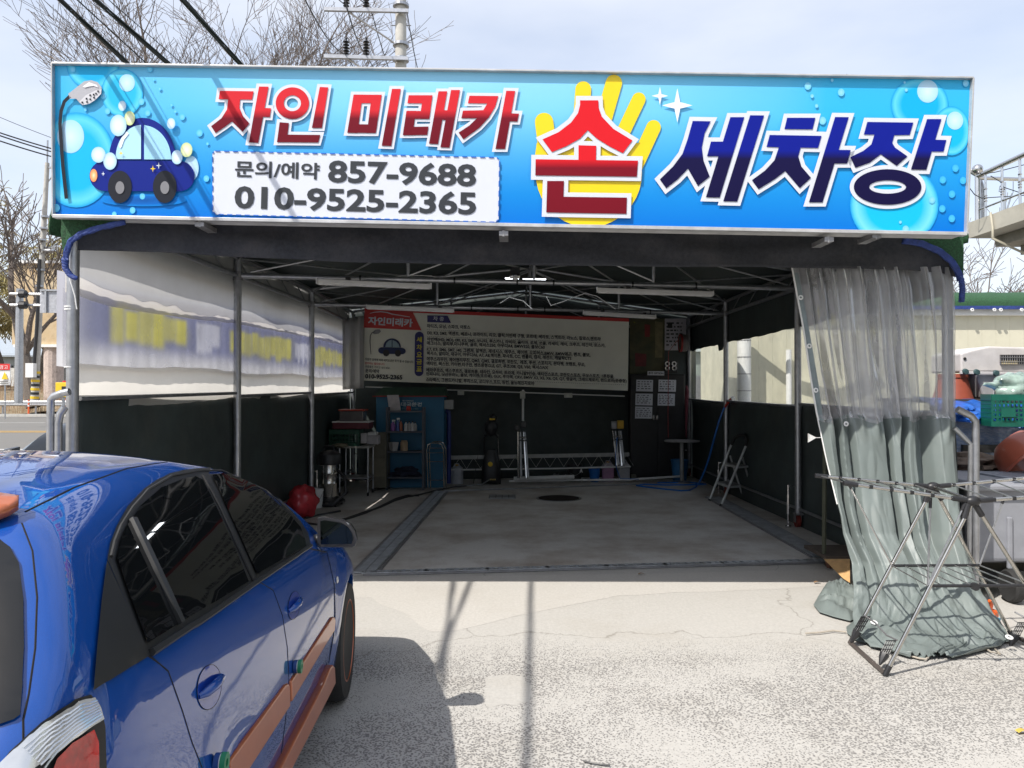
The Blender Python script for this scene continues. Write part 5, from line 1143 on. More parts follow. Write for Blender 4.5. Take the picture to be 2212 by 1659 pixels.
# work table with crates
dt = 11.75
a = P(740, 966, dt); z0 = a.z
t = thing('work_table', (a.x + .15, dt + .2, 0), 'small steel-legged work table on the left holding stacked crates', 'table')
MB().box((-2.42, dt + .22, z0), (.5, .5, .03)).build('table_top', mat('table_top', (.35, .34, .31), .5), t, bevel=.004)
for x in (-2.63, -2.2):
    for y in (dt, dt + .44): MB().cyl((x, y, .05), (x, y, z0), .014, n=10).build('leg', M_galv, t); MB().lathe((x, y, .03), [(.03, -.012), (.03, .012)], 10, axis='X').build('caster', M_rub, t)
for x in (-2.63, -2.2): MB().cyl((x, dt, .22), (x, dt + .44, .22), .01, n=8).build('stretcher', M_galv, t)
MB().box((-2.42, dt + .22, .27), (.46, .44, .02)).build('shelf', M_galvd, t)
M_crg = mat('green_crate', (.012, .07, .04), .45); M_brg = mat('burgundy_tub', (.10, .012, .02), .45)
def crate(c, sx, sy, h, m, label, par=None, rows=4, n=9, rz=0):
    c = Vector(c); t = thing('crate', c, label, 'crate'); Rz = Matrix.Rotation(rz, 3, 'Z')
    def bx(o, s, nm, mb_=None): mb = mb_ or MB(); mb.box(c + Rz @ Vector(o), s, rz); return mb
    bx((0, 0, .01), (sx * .94, sy * .94, .02), '').build('base', m, t)
    for sg, (ln, wd, ax) in (((0, -1), (sx, sy, 0)), ((0, 1), (sx, sy, 0)), ((-1, 0), (sy, sx, 1)), ((1, 0), (sy, sx, 1))):
        mb = MB(); 
        for z, hh in ((.02, .04), (h - .03, .06)): 
            o = Vector((sg[0] * sx / 2, sg[1] * sy / 2, z)); mb.box(c + Rz @ o, (ln if ax == 0 else .012, .012 if ax == 0 else ln, hh), rz)
        for i in range(n + 1):
            f = (i / n - .5) * ln * .97; o = Vector((f, sg[1] * sy / 2, h / 2)) if ax == 0 else Vector((sg[0] * sx / 2, f, h / 2)); mb.box(c + Rz @ o, (.011, .009, h * .9) if ax == 0 else (.009, .011, h * .9), rz)
        for k in range(1, rows): 
            o = Vector((sg[0] * sx / 2, sg[1] * sy / 2, h * k / rows)); mb.box(c + Rz @ o, (ln if ax == 0 else .008, .008 if ax == 0 else ln, .012), rz)
        mb.build('side_panel', m, t)
    return t
crate((-2.57, dt + .2, z0 + .016), .45, .36, .25, M_crg, 'dark green plastic crate on the work table under the burgundy tub')
t = thing('tub', (-2.5, dt + .2, z0 + .28), 'burgundy storage tub with white rim on top of the green crate', 'tub'); boxpx(718, 927, 797, 912, dt, .36, M_brg, 'body', t); boxpx(716, 913, 799, 910.5, dt - .01, .38, M_white, 'rim', t)
t = thing('tub', (-2.45, dt + .2, z0 + .4), 'clear box with a red lid, topmost of the stack on the work table', 'tub'); boxpx(733, 910, 784, 888, dt + .02, .3, mat('cloudy_plastic', (.12, .11, .11), .2), 'body', t); boxpx(730, 888, 787, 884.5, dt, .34, mat('red_lid', (.4, .05, .03), .4), 'lid', t)
t = thing('carton', (-2.1, dt + .3, z0), 'small white cartons stacked beside the green crate', 'box'); boxpx(792, 960, 817, 941, dt + .2, .2, mat('carton_white', (.45, .43, .44), .7), 'body', t); boxpx(779, 958, 791, 936, dt + .1, .15, mat('carton_white', (.45, .43, .44), .7), 'body', t); boxpx(794, 941, 812, 934, dt + .25, .2, M_white, 'lid', t)
o = MB().ell((-2.62, dt - .05, z0 + .03), (.13, .1, .03), 20, 8, .6, 2).build('cleaning_rag', mat('khaki_cloth', (.2, .18, .12), .9), smooth=True); tag(o, 'crumpled khaki rag on the front edge of the work table', 'rag')
t = thing('floor_cabinet', (-2.1, 12.35, 0), 'dull beige cabinet between the work table and the shelf rack', 'cabinet'); boxpx(793, 1054, 834, 936, 12.3, .4, mat('beige_panel', (.14, .13, .095), .6, dirt=.4), 'carcass', t); boxpx(796, 1030, 831, 990, 12.28, .01, mat('beige_panel2', (.17, .155, .11), .6), 'door', t)
# blue cabinet
M_bc = mat('blue_panel', (.015, .135, .26), .5, var=.08, nscale=2, dirt=.15)
t = thing('blue_kiosk', (-1.7, 12.9, 0), 'tall blue cabinet with dark green sloping lid on the back wall', 'cabinet')
a, b2 = P(812, 1052, 12.75), P(959, 856, 12.75); cx = (a.x + b2.x) / 2
MB().box((cx, 13.0, b2.z / 2), (b2.x - a.x, .5, b2.z)).build('body', M_bc, t, bevel=.01)
zt = b2.z; MB().add([(a.x - .04, 12.71, zt), (b2.x + .05, 12.71, zt), (b2.x + .05, 13.27, zt + .02), (a.x - .04, 13.27, zt + .02), (a.x + .1, 12.85, zt + .15), (b2.x - .0, 12.85, zt + .15), (b2.x, 13.2, zt + .15), (a.x + .1, 13.2, zt + .15)], [(0, 1, 5, 4), (1, 2, 6, 5), (2, 3, 7, 6), (3, 0, 4, 7), (4, 5, 6, 7), (0, 3, 2, 1)]).build('lid', mat('lid_green', (.035, .07, .05), .6), t)
MB().box((cx, 12.7, zt), (b2.x - a.x + .1, .02, .015)).build('lid_trim', mat('trim_red', (.3, .02, .02), .5), t)
SB_ = lambda u, v, l: P(u, v, 12.742 - .002 * l)
text_on(SB_, '대국환경', 866, 878, 911, 879, 9.5, 1, .03).build('lettering', mat('faded_white_print', (.5, .6, .66), .6), t); text_on(SB_, '폐수위탁처리', 869, 867.5, 893, 868, 3.6, 1, .02).build('lettering', MATS['faded_white_print'], t); text_on(SB_, '070-8255-1480', 868, 884.5, 904, 885, 4, 1, .01).build('lettering', mat('faded_pale_print', (.25, .45, .55), .6), t)
card([(836, 853.5), (861, 853), (866, 887), (841, 889)], 12.66, 'notice_sheet', 'white notice sheet taped on the front of the blue cabinet', 'paper', mat('notice_grey', (.5, .48, .5), .7), .004)
t = thing('junction_box', P(975, 875, 12.9), 'grey plastic box fixed at the right end of the blue cabinet', 'box'); boxpx(959, 884, 979, 864, 12.8, .15, mat('box_grey', (.35, .36, .36), .5), 'body', t)
o = MB().tube([P(963, 888, 12.9), P(969, 889, 12.9), P(970, 900, 12.9), P(969.5, 1044, 12.9)], .035, 12).build('drain_pipe', mat('pipe_blue', (.015, .03, .18), .4), smooth=True); tag(o, 'dark blue pipe standing against the right side of the blue cabinet', 'pipe')
# shelf rack
M_rack = mat('rack_steel', (.09, .10, .12), .5, .4)
xs0, xs1 = P(836, 1056, 12.45).x, P(914, 1056, 12.45).x
t = thing('shelf_rack', (xs0, 12.5, 0), 'narrow four-tier metal rack of bottles before the blue cabinet', 'shelf rack')
for x in (xs0, xs1):
    for y in (12.42, 12.66): MB().box((x, y, .67), (.03, .03, 1.34)).build('upright', M_rack, t)
zs = [P(870, v, 12.5).z for v in (889, 932.7, 975.6, 1031)]
for z in zs: MB().box(((xs0 + xs1) / 2, 12.54, z), (xs1 - xs0 - .034, .27, .025)).build('shelf', M_rack, t)
def bottle(p, r, h, col, label, spray=False):
    t = thing('bottle', p, label, 'bottle', 'bottles on the shelf rack'); m = mat('bottle_%d_%d_%d' % tuple(int(c * 99) for c in col), col, .3)
    MB().lathe(p, [(r, .003), (r, h * .6), (r * .9, h * .68), (r * .35, h * .82), (r * .35, h * .88)], 14).build('body', m, t, smooth=True)
    mb = MB().lathe(p, [(r * .4, h * .88), (r * .4, h * .97), (r * .2, h)], 10)
    if spray: mb.box(p + Vector((.012, -.01, h)), (.05, .02, .025)); mb.box(p + Vector((.03, -.01, h - .03)), (.006, .008, .04))
    mb.build('cap', M_white if spray else M_black, t)
zz = zs[1] + .013
for (u, r, h, col, lb, sp) in ((849, .038, .17, (.25, .1, .35), 'violet spray bottle, leftmost on the bottle tier', 1), (859, .032, .2, (.06, .12, .35), 'blue spray bottle second from the left on the bottle tier', 1), (866, .028, .18, (.4, .12, .06), 'orange-red bottle third on the bottle tier', 0), (877, .032, .16, (.5, .5, .5), 'white-labelled bottle with dark cap, left one of four', 0), (884, .032, .16, (.4, .4, .4), 'white-labelled bottle with dark cap, second of four', 0), (891, .032, .16, (.55, .55, .55), 'white-labelled bottle with dark cap, third of four', 0), (897, .03, .15, (.35, .35, .35), 'white-labelled bottle with dark cap, right one of four', 0)):
    bottle(Vector((P(u, 930, 12.5).x, 12.5, zz)), r, h, col, lb, sp)
t = thing('sorting_bin', (P(850, 970, 12.5).x, 12.5, zs[2]), 'small white open bin on the third tier of the rack', 'bin'); MB().lathe((P(850, 970, 12.5).x, 12.5, zs[2] + .013), [(.06, 0), (.085, .14), (.08, .14), (.055, .01), (0, .01)], 4).build('body', mat('bin_white', (.5, .5, .5), .5), t)
t = thing('tin', (P(873, 970, 12.5).x, 12.5, zs[2]), 'tan canister beside the white bin on the rack', 'canister'); MB().lathe((P(873, 970, 12.5).x, 12.5, zs[2] + .013), [(.06, 0), (.06, .14), (.05, .15), (.05, .17), (0, .17)], 18).build('body', mat('tan_tin', (.45, .32, .2), .5), t, smooth=True)
o = MB().ell((P(878, 1025, 12.5).x, 12.5, zs[3] + .08), (.21, .11, .08), 24, 12, .7, 6).build('folded_cloth', mat('navy_cloth', (.02, .025, .05), .9), smooth=True); tag(o, 'dark blue bundle of cloths on the lowest tier of the rack', 'cloth')
boxpx(878, 890, 887, 877, 12.55, .05, mat('sticker_red', (.5, .03, .02), .5), 'price_tag', t)
# folding trolley
t = thing('folding_steps', G(941, 1054), 'folded chrome steps leaning on the blue cabinet', 'steps')
for (x0, x1, y0_, top) in ((920.5, 958, 12.4, 957), (926, 963, 12.55, 954)):
    pts = [P(x0 + 4, 1054, y0_), P(x0 + 1, 972, y0_), P(x0 + 4, top + 4, y0_), P(x0 + 12, top, y0_), P(x1 - 12, top, y0_), P(x1 - 4, top + 4, y0_), P(x1, 972, y0_), P(x1 + 1, 1054, y0_)]; MB().tube(pts, .011, 8).build('frame_loop', M_chrome, t, smooth=True)
for v in (968, 978, 997, 1037): MB().cyl(P(922, v, 12.45), P(960, v, 12.45), .007, n=6).build('rung', M_chrome, t)
# jugs
def jug(g, r, h, col, label, cap=(.5, .03, .03), liq=None):
    t = thing('jug', g, label, 'canister'); k = r
    def f(u, v):
        a = 6.28318 * u; q = [(0, .003), (.9, .003), (1, .03), (1, .42), (1, .46), (1, .75), (.93, .86), (.6, .95), (.3, .985), (.3, 1.0)]; x = v * 9; i = min(8, int(x)); e = x - i; rr_ = (q[i][0] + (q[i + 1][0] - q[i][0]) * e) * k; z = (q[i][1] + (q[i + 1][1] - q[i][1]) * e) * h
        c_, s_ = math.cos(a), math.sin(a); m = 1 / (abs(c_) ** 4 + abs(s_) ** 4) ** .25; return g + Vector((rr_ * c_ * m * .98, rr_ * s_ * m * .8, z))
    MB().grid(f, 28, 27).build('body', mat('jug_%d_%d' % (col[0] * 99, col[2] * 99), col, .35), t, smooth=True)
    MB().lathe(g + Vector((0, 0, h)), [(.03, -.01), (.03, .03), (0, .03)], 14).build('cap', mat('cap_%d' % (cap[0] * 99), cap, .4), t)
    if liq: MB().grid(lambda u, v: f(u, .05 + v * .5) + (f(u, .05 + v * .5) - g - Vector((0, 0, (f(u, .05 + v * .5)).z))) * .012, 28, 10).build('liquid_level', mat('pink_liquid', liq, .35), t, smooth=True)
    MB().tube([g + Vector((-.05, -.03, h - .01)), g + Vector((-.03, -.03, h + .03)), g + Vector((.03, -.03, h + .03)), g + Vector((.06, -.03, h - .02))], .01, 8).build('handle', MATS['jug_%d_%d' % (col[0] * 99, col[2] * 99)], t, smooth=True)
jug(G(987, 1045.5), .11, .32, (.42, .43, .47), 'milky white jug with a yellow cap right of the blue pipe', (.5, .3, .02))
jug(G(1313, 1040), .107, .34, (.42, .38, .43), 'white jug half full of pink liquid between blue bucket and grey jug', liq=(.42, .22, .36)); jug(G(1347, 1039.5), .11, .345, (.38, .38, .4), 'greyish jug with a red cap under the folded light stands')
t = bucket(G(1241, 1040), .12, .135, .31, M_black, 'black bucket with a white letter A by the back wall')
text_on(lambda u, v, l: P(u, v, 13.02), 'A', 1252, 1021, 1259, 1021, 9, 1, .03).build('lettering', M_white, t)
bucket(G(1284, 1041), .075, .1, .26, mat('bucket_blue', (.01, .14, .48), .4), 'bright blue bucket left of the pink jug', handle=False)
o = MB().ell(G(1200, 1040) + Vector((0, 0, .06)), (.09, .08, .07), 16, 10, .5).build('grey_sponge', M_galvd, smooth=True); tag(o, 'grey lump of rag on the floor left of the black bucket', 'rag')
o = MB().slab([(G(1212, 1040) + Vector((0, 0, .004))), G(1224, 1040) + Vector((0, 0, .004)), G(1222, 1040) + Vector((0, 0, .16)), G(1214, 1040) + Vector((0, 0, .1))], (0, .08, 0)).build('shoe', M_black, bevel=.02); tag(o, 'small dark boot-shaped object beside the black bucket', 'boot')
o = MB().box(G(1368, 1039) + Vector((0, 0, .06)), (.1, .1, .12)).build('stone_block', mat('mossy_block', (.12, .12, .09), .9), bevel=.02); tag(o, 'small grey block on the floor beside the black locker', 'block')
# pressure washer
g = G(1061, 1046); t = thing('pressure_washer', g, 'upright black pressure washer with yellow badge against the back wall', 'pressure washer')
def hull(u, v):
    q = [(.145, 0.03), (.165, .1), (.16, .3), (.13, .47), (.10, .56), (.09, .60)]; x = v * 5; i = min(4, int(x)); e = x - i; r = q[i][0] + (q[i + 1][0] - q[i][0]) * e; z = q[i][1] + (q[i + 1][1] - q[i][1]) * e; a = 6.283 * u; c_, s_ = math.cos(a), math.sin(a); m = 1 / (abs(c_) ** 3 + abs(s_) ** 3) ** .33; return g + Vector((r * c_ * m, r * s_ * m * .9, z))
MB().grid(hull, 24, 15).build('body', M_black, t, smooth=True)
for x in (-.12, .12):
    MB().tube([g + Vector((x, .03, .2)), g + Vector((x, .05, .78)), g + Vector((x * .9, .04, .86))], .012, 8).build('handle_rail', M_chrome if x > 0 else M_black, t, smooth=True); MB().lathe(g + Vector((x * 1.2, .05, .09)), [(.09, -.02), (.09, .02)], 18, axis='X').build('wheel', M_rub, t)
MB().tube([g + Vector((-.12, .04, .8)), g + Vector((0, .02, .93)), g + Vector((.12, .04, .8))], .02, 8).build('handle', M_black, t, smooth=True)
MB().ell(g + Vector((0, -.02, .98)), (.11, .08, .15), 16, 10, .3).build('hose_coil', M_black, t, smooth=True); MB().ell(g + Vector((.03, -.02, 1.14)), (.07, .06, .07), 14, 8, .2).build('nozzle_guard', M_black, t, smooth=True)
MB().box(g + Vector((.02, -.07, 1.12)), (.09, .02, .03)).build('yellow_band', M_hz, t); MB().lathe(g + Vector((-.01, -.165, .36)), [(0, -.006), (.04, -.006), (.04, .006), (0, .006)], 18, axis='Y').build('badge', M_hz, t)
for x in (-.0, .035, .07): MB().lathe(g + Vector((x, -.16, .1)), [(0, -.02), (.012, -.02), (.012, .01)], 10, axis='Y').build('connector', mat('brass', (.6, .45, .15), .3, .8), t)
MB().tube([g + Vector((-.02, -.16, .1)), g + Vector((-.15, -.25, .03)), g + Vector((-.35, -.3, .015)), g + Vector((-.6, -.35, .012))], .012, 8).build('hose', mat('grey_hose', (.25, .27, .28), .5), t, smooth=True)
MB().tube([g + Vector((-.1, -.02, .95)), g + Vector((-.2, -.04, .7)), g + Vector((-.24, -.06, .4)), g + Vector((-.3, -.1, .02))], .005, 5).build('power_cord', M_black, t, smooth=True)
# folded light stands
def stands(us, v0, v1, d, label, heads):
    g = P(us[0], v1, d); t = thing('light_stand', g, label, 'light stand', 'folded light stands')
    for i, (u0, u1) in enumerate(zip(us[::2], us[1::2])):
        a, b2 = P(u1, v1 - (3 if i % 2 else 0), d), P(u0, v0 + 22, d + .1); MB().tube([a, a.lerp(b2, .55), b2], [.022, .02, .013], 8).build('leg', M_chrome if i % 2 == 0 else M_galv, t, smooth=True)
    for (u, v, w_, h, m) in heads: MB().box(P(u, v, d + .05), (w_, .07, h)).build('head', m, t, bevel=.01)
    MB().box(P(sum(us) / len(us), v0 + 40, d), (.13, .04, .02)).build('clamp', M_black, t); MB().cyl(P(us[0] + 4, v0 + 34, d - .03), P(us[0] + 18, v0 + 33, d - .06), .012, n=8).build('knob', M_chrome, t); return t
stands((1119, 1120, 1124, 1126, 1131, 1137, 1134, 1141), 911, 1033, 12.9, 'pair of folded chrome light stands in the middle of the back wall', ((1117, 924, .08, .1, M_black), (1131, 917, .1, .11, M_black)))
stands((1324, 1332, 1329, 1336, 1337, 1343, 1341, 1348), 909, 1006, 13.1, 'pair of folded light stands with a yellow work lamp behind the jugs', ((1326, 918, .09, .13, M_galvd), (1340, 917, .11, .14, mat('lamp_yellow', (.55, .32, .02), .4))))
o = MB().tube([P(1333, 945, 12.95), P(1330, 980, 12.95), P(1331, 1010, 12.9), P(1340, 1034, 12.9), P(1380, 1035, 12.9)], .008, 6).build('water_hose', mat('hose_blue', (.01, .12, .42), .4), smooth=True); tag(o, 'thin blue hose hanging from the folded stands beside the jugs', 'hose')
# black locker with papers
t = thing('locker', (2.2, 13.7, 0), 'tall black two-door locker with white papers in the back right corner', 'locker')
M_lk = mat('locker_black', (.012, .012, .014), .35, var=.2); boxpx(1361, 1034, 1480, 808, 13.95, .3, M_lk, 'body', t, .01); boxpx(1364, 1028, 1420, 812, 13.93, .015, M_lk, 'door', t, .004); boxpx(1421.5, 1028, 1477, 812, 13.93, .015, M_lk, 'door', t, .004)
for u, v in ((1412, 901), (1420, 901)): boxpx(u - 2, v + 5, u + 2, v - 4, 13.9, .03, M_chrome, 'handle', t, .003)
for k, (x0, y0_, x1, y1_, ln, lb) in enumerate(((1890, 825, 1995, 900, 4, 'upper left white paper sheet on the black locker'), (2030, 825, 2140, 902, 4, 'upper right white paper sheet on the black locker'), (1885, 912, 1993, 988, 5, 'middle left white paper table on the black locker'), (2025, 912, 2133, 990, 6, 'lower right white paper table with a shaded column on the black locker'), (1883, 994, 1990, 1071, 5, 'bottom left white paper sheet on the black locker'))):
    t, s = card([z5(p) for p in ((x0, y0_), (x1, y0_ + 2), (x1 - 2, y1_), (x0 - 2, y1_ - 2))], 13.92, 'notice_sheet', lb, 'paper', M_pap, .003, lines=ln, lm=mat('print_grey_ink', (.12, .12, .15), .6), seed=k); t['group'] = 'papers on the black locker'
t, s = card([z5(p) for p in ((1960, 771), (2066, 773), (2065, 799), (1959, 797))], 13.9, 'option_sign', 'white plate reading OPTION on top of the black locker', 'sign', M_pap, .01)
text_on(lambda u, v, l: P(u, v, 13.89), '추가 OPTION', *z5((1966, 791)), *z5((2060, 793)), 15 * K_, 1, .03).build('lettering', M_ink, t)
t = thing('speaker_set', P(1448, 790, 14.0), 'black speaker panel with four round silver rims above the locker', 'speaker'); boxpx(1436, 806, 1464, 780, 14.0, .12, M_black, 'box', t)
for p in ((2085, 725), (2128, 725), (2085, 752), (2128, 752)):
    c = P(*z5(p), 13.98); MB().lathe(c, [(.025, -.01), (.045, -.012), (.045, .01), (.025, .01)], 18, axis='Y', cap=False).build('rim', M_chrome if p[1] > 740 else M_white, t)
# hose reel, tassel, umbrella
t = thing('hose_reel', P(1474, 740, 13.3), 'round hose reel with red edge high in the back right corner', 'hose reel'); MB().lathe(P(1476, 741, 13.2), [(.0, -.05), (.14, -.05), (.15, 0), (.14, .06), (0, .06)], 24, axis='X').build('drum', mat('reel_grey', (.16, .15, .15), .5), t, smooth=True); MB().lathe(P(1470, 741, 13.2), [(.135, -.015), (.155, -.015), (.155, .015), (.135, .015)], 24, axis='X', cap=False).build('rim', mat('reel_red', (.3, .02, .02), .5), t)
o = MB().tube([P(1463, 735, 13.0), P(1444, 760, 13.0), P(1443, 900, 13.0), P(1443.5, 945, 13.0)], .006, 6).build('air_hose', mat('air_hose_red', (.25, .03, .03), .5), smooth=True); tag(o, 'thin red air hose hanging down before the locker papers', 'hose')
o = MB().tube([P(1482, 945, 13.1), P(1483, 870, 13.1), P(1484, 845, 13.1), P(1483, 832, 13.1)], [.012, .03, .035, .012], 10).build('furled_umbrella', mat('umbrella_wine', (.12, .02, .035), .7), smooth=True); tag(o, 'furled wine-red umbrella hanging in the back right corner', 'umbrella')
# round table, blue bin
g = Vector((P(1473, 1000, 13.5).x, 13.5, 0)); t = thing('round_table', g, 'small grey round table on a single stem before the locker', 'table')
zt = P(1471, 951, g.y).z; MB().lathe(g, [(0, zt), (.30, zt), (.31, zt - .012), (.30, zt - .025), (0, zt - .03)], 32).build('table_top', mat('table_grey', (.32, .31, .31), .5), t, smooth=True); MB().cyl(g + Vector((0, 0, .02)), g + Vector((0, 0, zt - .03)), .035, n=14).build('stem', mat('stem_grey', (.35, .35, .35), .4), t, smooth=True); MB().lathe(g, [(.16, .004), (.15, .02), (.04, .03)], 24).build('foot', M_galvd, t)
t = bucket(Vector((P(1468, 1000, 13.75).x, 13.75, 0)), .12, .15, .38, mat('bin_blue', (.03, .16, .36), .4), 'pale blue bin behind the stem of the round table', 'bin', handle=False)
# blue hose with nozzle
hz = [(1580, 862, 11.9), (1564, 882, 11.9), (1553, 910, 11.95), (1542, 950, 12.0), (1533, 985, 12.1), (1524, 1012, 12.2), (1513, 1038, 12.3)]
pts = [P(*q) for q in hz] + [G(u, v, .012) for u, v in ((1503, 1052), (1490, 1059), (1470, 1060), (1430, 1056), (1395, 1052), (1375, 1049), (1390, 1046), (1440, 1048), (1500, 1047), (1524, 1046), (1490, 1042), (1420, 1043))]
t = thing('water_hose', pts[6], 'bright blue water hose hooked on the right post and coiled on the floor', 'hose'); MB().tube(pts, .014, 8).build('hose', mat('hose_bright_blue', (.01, .14, .5), .35), t, smooth=True)
MB().tube([P(1566, 880, 11.9), P(1573, 868, 11.88), P(1580, 861, 11.86)], [.016, .024, .02], 8).build('grip', mat('nozzle_red', (.4, .02, .01), .4), t, smooth=True); MB().lathe(P(1583, 860, 11.85), [(.01, -.02), (.032, -.02), (.032, .01), (0, .01)], 14, axis='Y').build('nozzle', M_white, t)
# step ladder
M_al = mat('ladder_white', (.55, .57, .56), .4, .3); dA, dB = 11.2, 10.65
t = thing('step_ladder', G(1590, 1085), 'white three-step folding ladder with padded black top rail by the right wall', 'step ladder')
A0, B0 = G(1532, 1082), G(1557, 1094); A1, B1 = P(1580, 960, 11.35), P(1611, 964, 10.95)
for a, b2 in ((A0, A1), (B0, B1)): MB().cyl(a, b2, .018, n=10).build('rail', M_al, t, smooth=True); MB().cyl(a, a.lerp(b2, .03), .022, n=10).build('foot', M_rub, t)
MB().tube([A1, P(1587, 946, 11.3), P(1597, 940, 11.2), P(1608, 940, 11.1), P(1613, 950, 11.0), B1], .024, 10).build('top_rail', M_rub, t, smooth=True)
C0, D0 = G(1607, 1079), G(1630, 1080); C1, D1 = P(1577, 984, 11.4), P(1604, 988, 11.0)
for a, b2 in ((C0, C1), (D0, D1)): MB().cyl(a, b2, .014, n=10).build('back_leg', M_al, t, smooth=True); MB().cyl(a, a.lerp(b2, .04), .018, n=10).build('foot', M_rub, t)
MB().cyl(C0 + Vector((0, 0, .02)), D0 + Vector((0, 0, .02)), .012, n=8).build('cross_tube', M_al, t)
for f, h in ((.33, 0), (.66, 0)):
    a, b2 = A0.lerp(A1, f), B0.lerp(B1, f); n = Vector((.19, .11, 0)); MB().slab([a, b2, b2 + n, a + n], (0, 0, -.03)).build('step', M_al, t, bevel=.006); MB().slab([a + Vector((.01, 0, .002)), b2 + Vector((.01, 0, .002)), b2 + n * .95 + Vector((0, 0, .002)), a + n * .95 + Vector((0, 0, .002))], (0, 0, .006)).build('tread', M_galvd, t)
# black cable across the floor
pts = [G(u, v, .012) for u, v in ((1040, 1046), (1010, 1049), (975, 1053), (940, 1060), (905, 1069), (880, 1073), (850, 1082), (820, 1096), (780, 1109), (745, 1121), (715, 1128), (690, 1134), (660, 1130), (650, 1122), (690, 1112), (735, 1104))]
o = MB().tube(pts, .014, 8).build('power_cable', M_black, smooth=True); tag(o, 'black power cable snaking over the bay floor from the pressure washer to the car', 'cable')
pts = [G(u, v, .012) for u, v in ((905, 1071), (880, 1070), (855, 1077), (825, 1092), (790, 1108), (740, 1124))]
o = MB().tube(pts, .012, 8).build('power_cable', M_black, smooth=True); tag(o, 'second loop of black cable beside the long one on the bay floor', 'cable')
# plywood and trolley by the curtain
t = thing('trolley', G(1790, 1222), 'low wooden-topped trolley with rusty wheels behind the grey curtain', 'trolley')
a, b2 = P(1778, 1207, 6.9), P(1850, 1207, 6.9); MB().box(((a.x + b2.x) / 2 + .1, 7.1, .12), (b2.x - a.x + .2, .5, .03)).build('deck', mat('dark_wood', (.09, .07, .055), .8), t)
for x in (a.x + .08, a.x + .45): MB().lathe((x, 6.95, .055), [(.05, -.02), (.05, .02)], 14, axis='X').build('wheel', mat('rusty_wheel', (.12, .05, .03), .7), t)
MB().tube([P(1780, 1200, 6.95), P(1781, 1050, 6.95), P(1782, 968, 6.95)], .02, 8).build('post', mat('mossy_steel', (.07, .075, .05), .7), t)
o = MB().slab([P(1780, 1208, 6.62), P(1836, 1208, 6.55), P(1836, 1259, 6.25), P(1822, 1250, 6.35)], (.0, .012, 0)).build('plywood_offcut', mat('plywood', (.55, .34, .15), .6, var=.1, nscale=20)); tag(o, 'triangular pale plywood offcut leaning on the trolley by the curtain', 'board')
# ================================================================== the blue car
from mathutils.bvhtree import BVHTree
CO = Vector((-1.43, .95, 0)); CYAW = math.atan2(.076, .997)
RZ = Matrix.Rotation(CYAW, 3, 'Z'); RZi = RZ.transposed()
def paint(name, col, flake=.0):
    m = bpy.data.materials.new(name); m.use_nodes = True; t = m.node_tree; b = t.nodes['Principled BSDF']; K = t.links.new
    b.inputs['Metallic'].default_value = flake; b.inputs['Roughness'].default_value = .45; b.inputs['Coat Weight'].default_value = 1; b.inputs['Coat Roughness'].default_value = .0; b.inputs['Specular IOR Level'].default_value = .08; b.inputs['Coat IOR'].default_value = 1.65
    tc = t.nodes.new('ShaderNodeTexCoord'); n = t.nodes.new('ShaderNodeTexNoise'); n.inputs['Scale'].default_value = 900; K(tc.outputs['Object'], n.inputs['Vector'])
    mx = t.nodes.new('ShaderNodeMix'); mx.data_type = 'RGBA'; mx.inputs[6].default_value = (*[c * .8 for c in col], 1); mx.inputs[7].default_value = (*[min(1, c * 1.3) for c in col], 1); K(n.outputs['Fac'], mx.inputs[0]); K(mx.outputs[2], b.inputs['Base Color'])
    n2 = t.nodes.new('ShaderNodeTexNoise'); n2.inputs['Scale'].default_value = 2.2; K(tc.outputs['Object'], n2.inputs['Vector']); bp = t.nodes.new('ShaderNodeBump'); bp.inputs['Strength'].default_value = .05; bp.inputs['Distance'].default_value = .02; K(n2.outputs['Fac'], bp.inputs['Height']); K(bp.outputs['Normal'], b.inputs['Coat Normal'])
    MATS[name] = m; return m
M_car = paint('blue_metallic_paint', (.002, .055, .28)); M_grey = paint('grey_metallic_paint', (.10, .12, .14))
M_glass = mat('tinted_car_glass', (.006, .007, .008), .02, var=.01, spec=.45)
M_trim = mat('black_car_trim', (.011, .012, .013), .5, var=.06, nscale=30)
M_cop = mat('copper_orange_paint', (.42, .115, .042), .38, .2, var=.05, coat=.5)
M_seam = mat('panel_gap', (.004, .004, .005), .8)
def tab(T, y):
    if y <= T[0][0]: return T[0][1]
    for a, b in zip(T, T[1:]):
        if y <= b[0]: return a[1] + (b[1] - a[1]) * (y - a[0]) / (b[0] - a[0])
    return T[-1][1]
def smt(T, y, r=.06): return sum(tab(T, y + k * r / 3) * w_ for k, w_ in ((-3, .05), (-2, .12), (-1, .2), (0, .26), (1, .2), (2, .12), (3, .05)))
ZT = [(0, .50), (.03, .66), (.07, .84), (.12, .97), (.20, 1.08), (.32, 1.22), (.42, 1.32), (.50, 1.366), (.709, 1.388), (.984, 1.402), (1.144, 1.397), (1.49, 1.379), (1.857, 1.323), (2.134, 1.245), (2.369, 1.147), (2.495, 1.065), (2.65, .965), (2.77, .885), (2.9, .865), (3.1, .84), (3.3, .80), (3.5, .74), (3.65, .66), (3.75, .56), (3.82, .42)]
def belt(y): return 1.072 - .086 * (y - .531) - (0 if y < 2.4 else .1 * (y - 2.4) ** 2)
def plan(y):
    w_ = .80
    if y < .5: w_ -= .15 * ((.5 - y) / .5) ** 2.2
    if y > 3.0: w_ -= .15 * ((y - 3.0) / .82) ** 2.2
    return w_
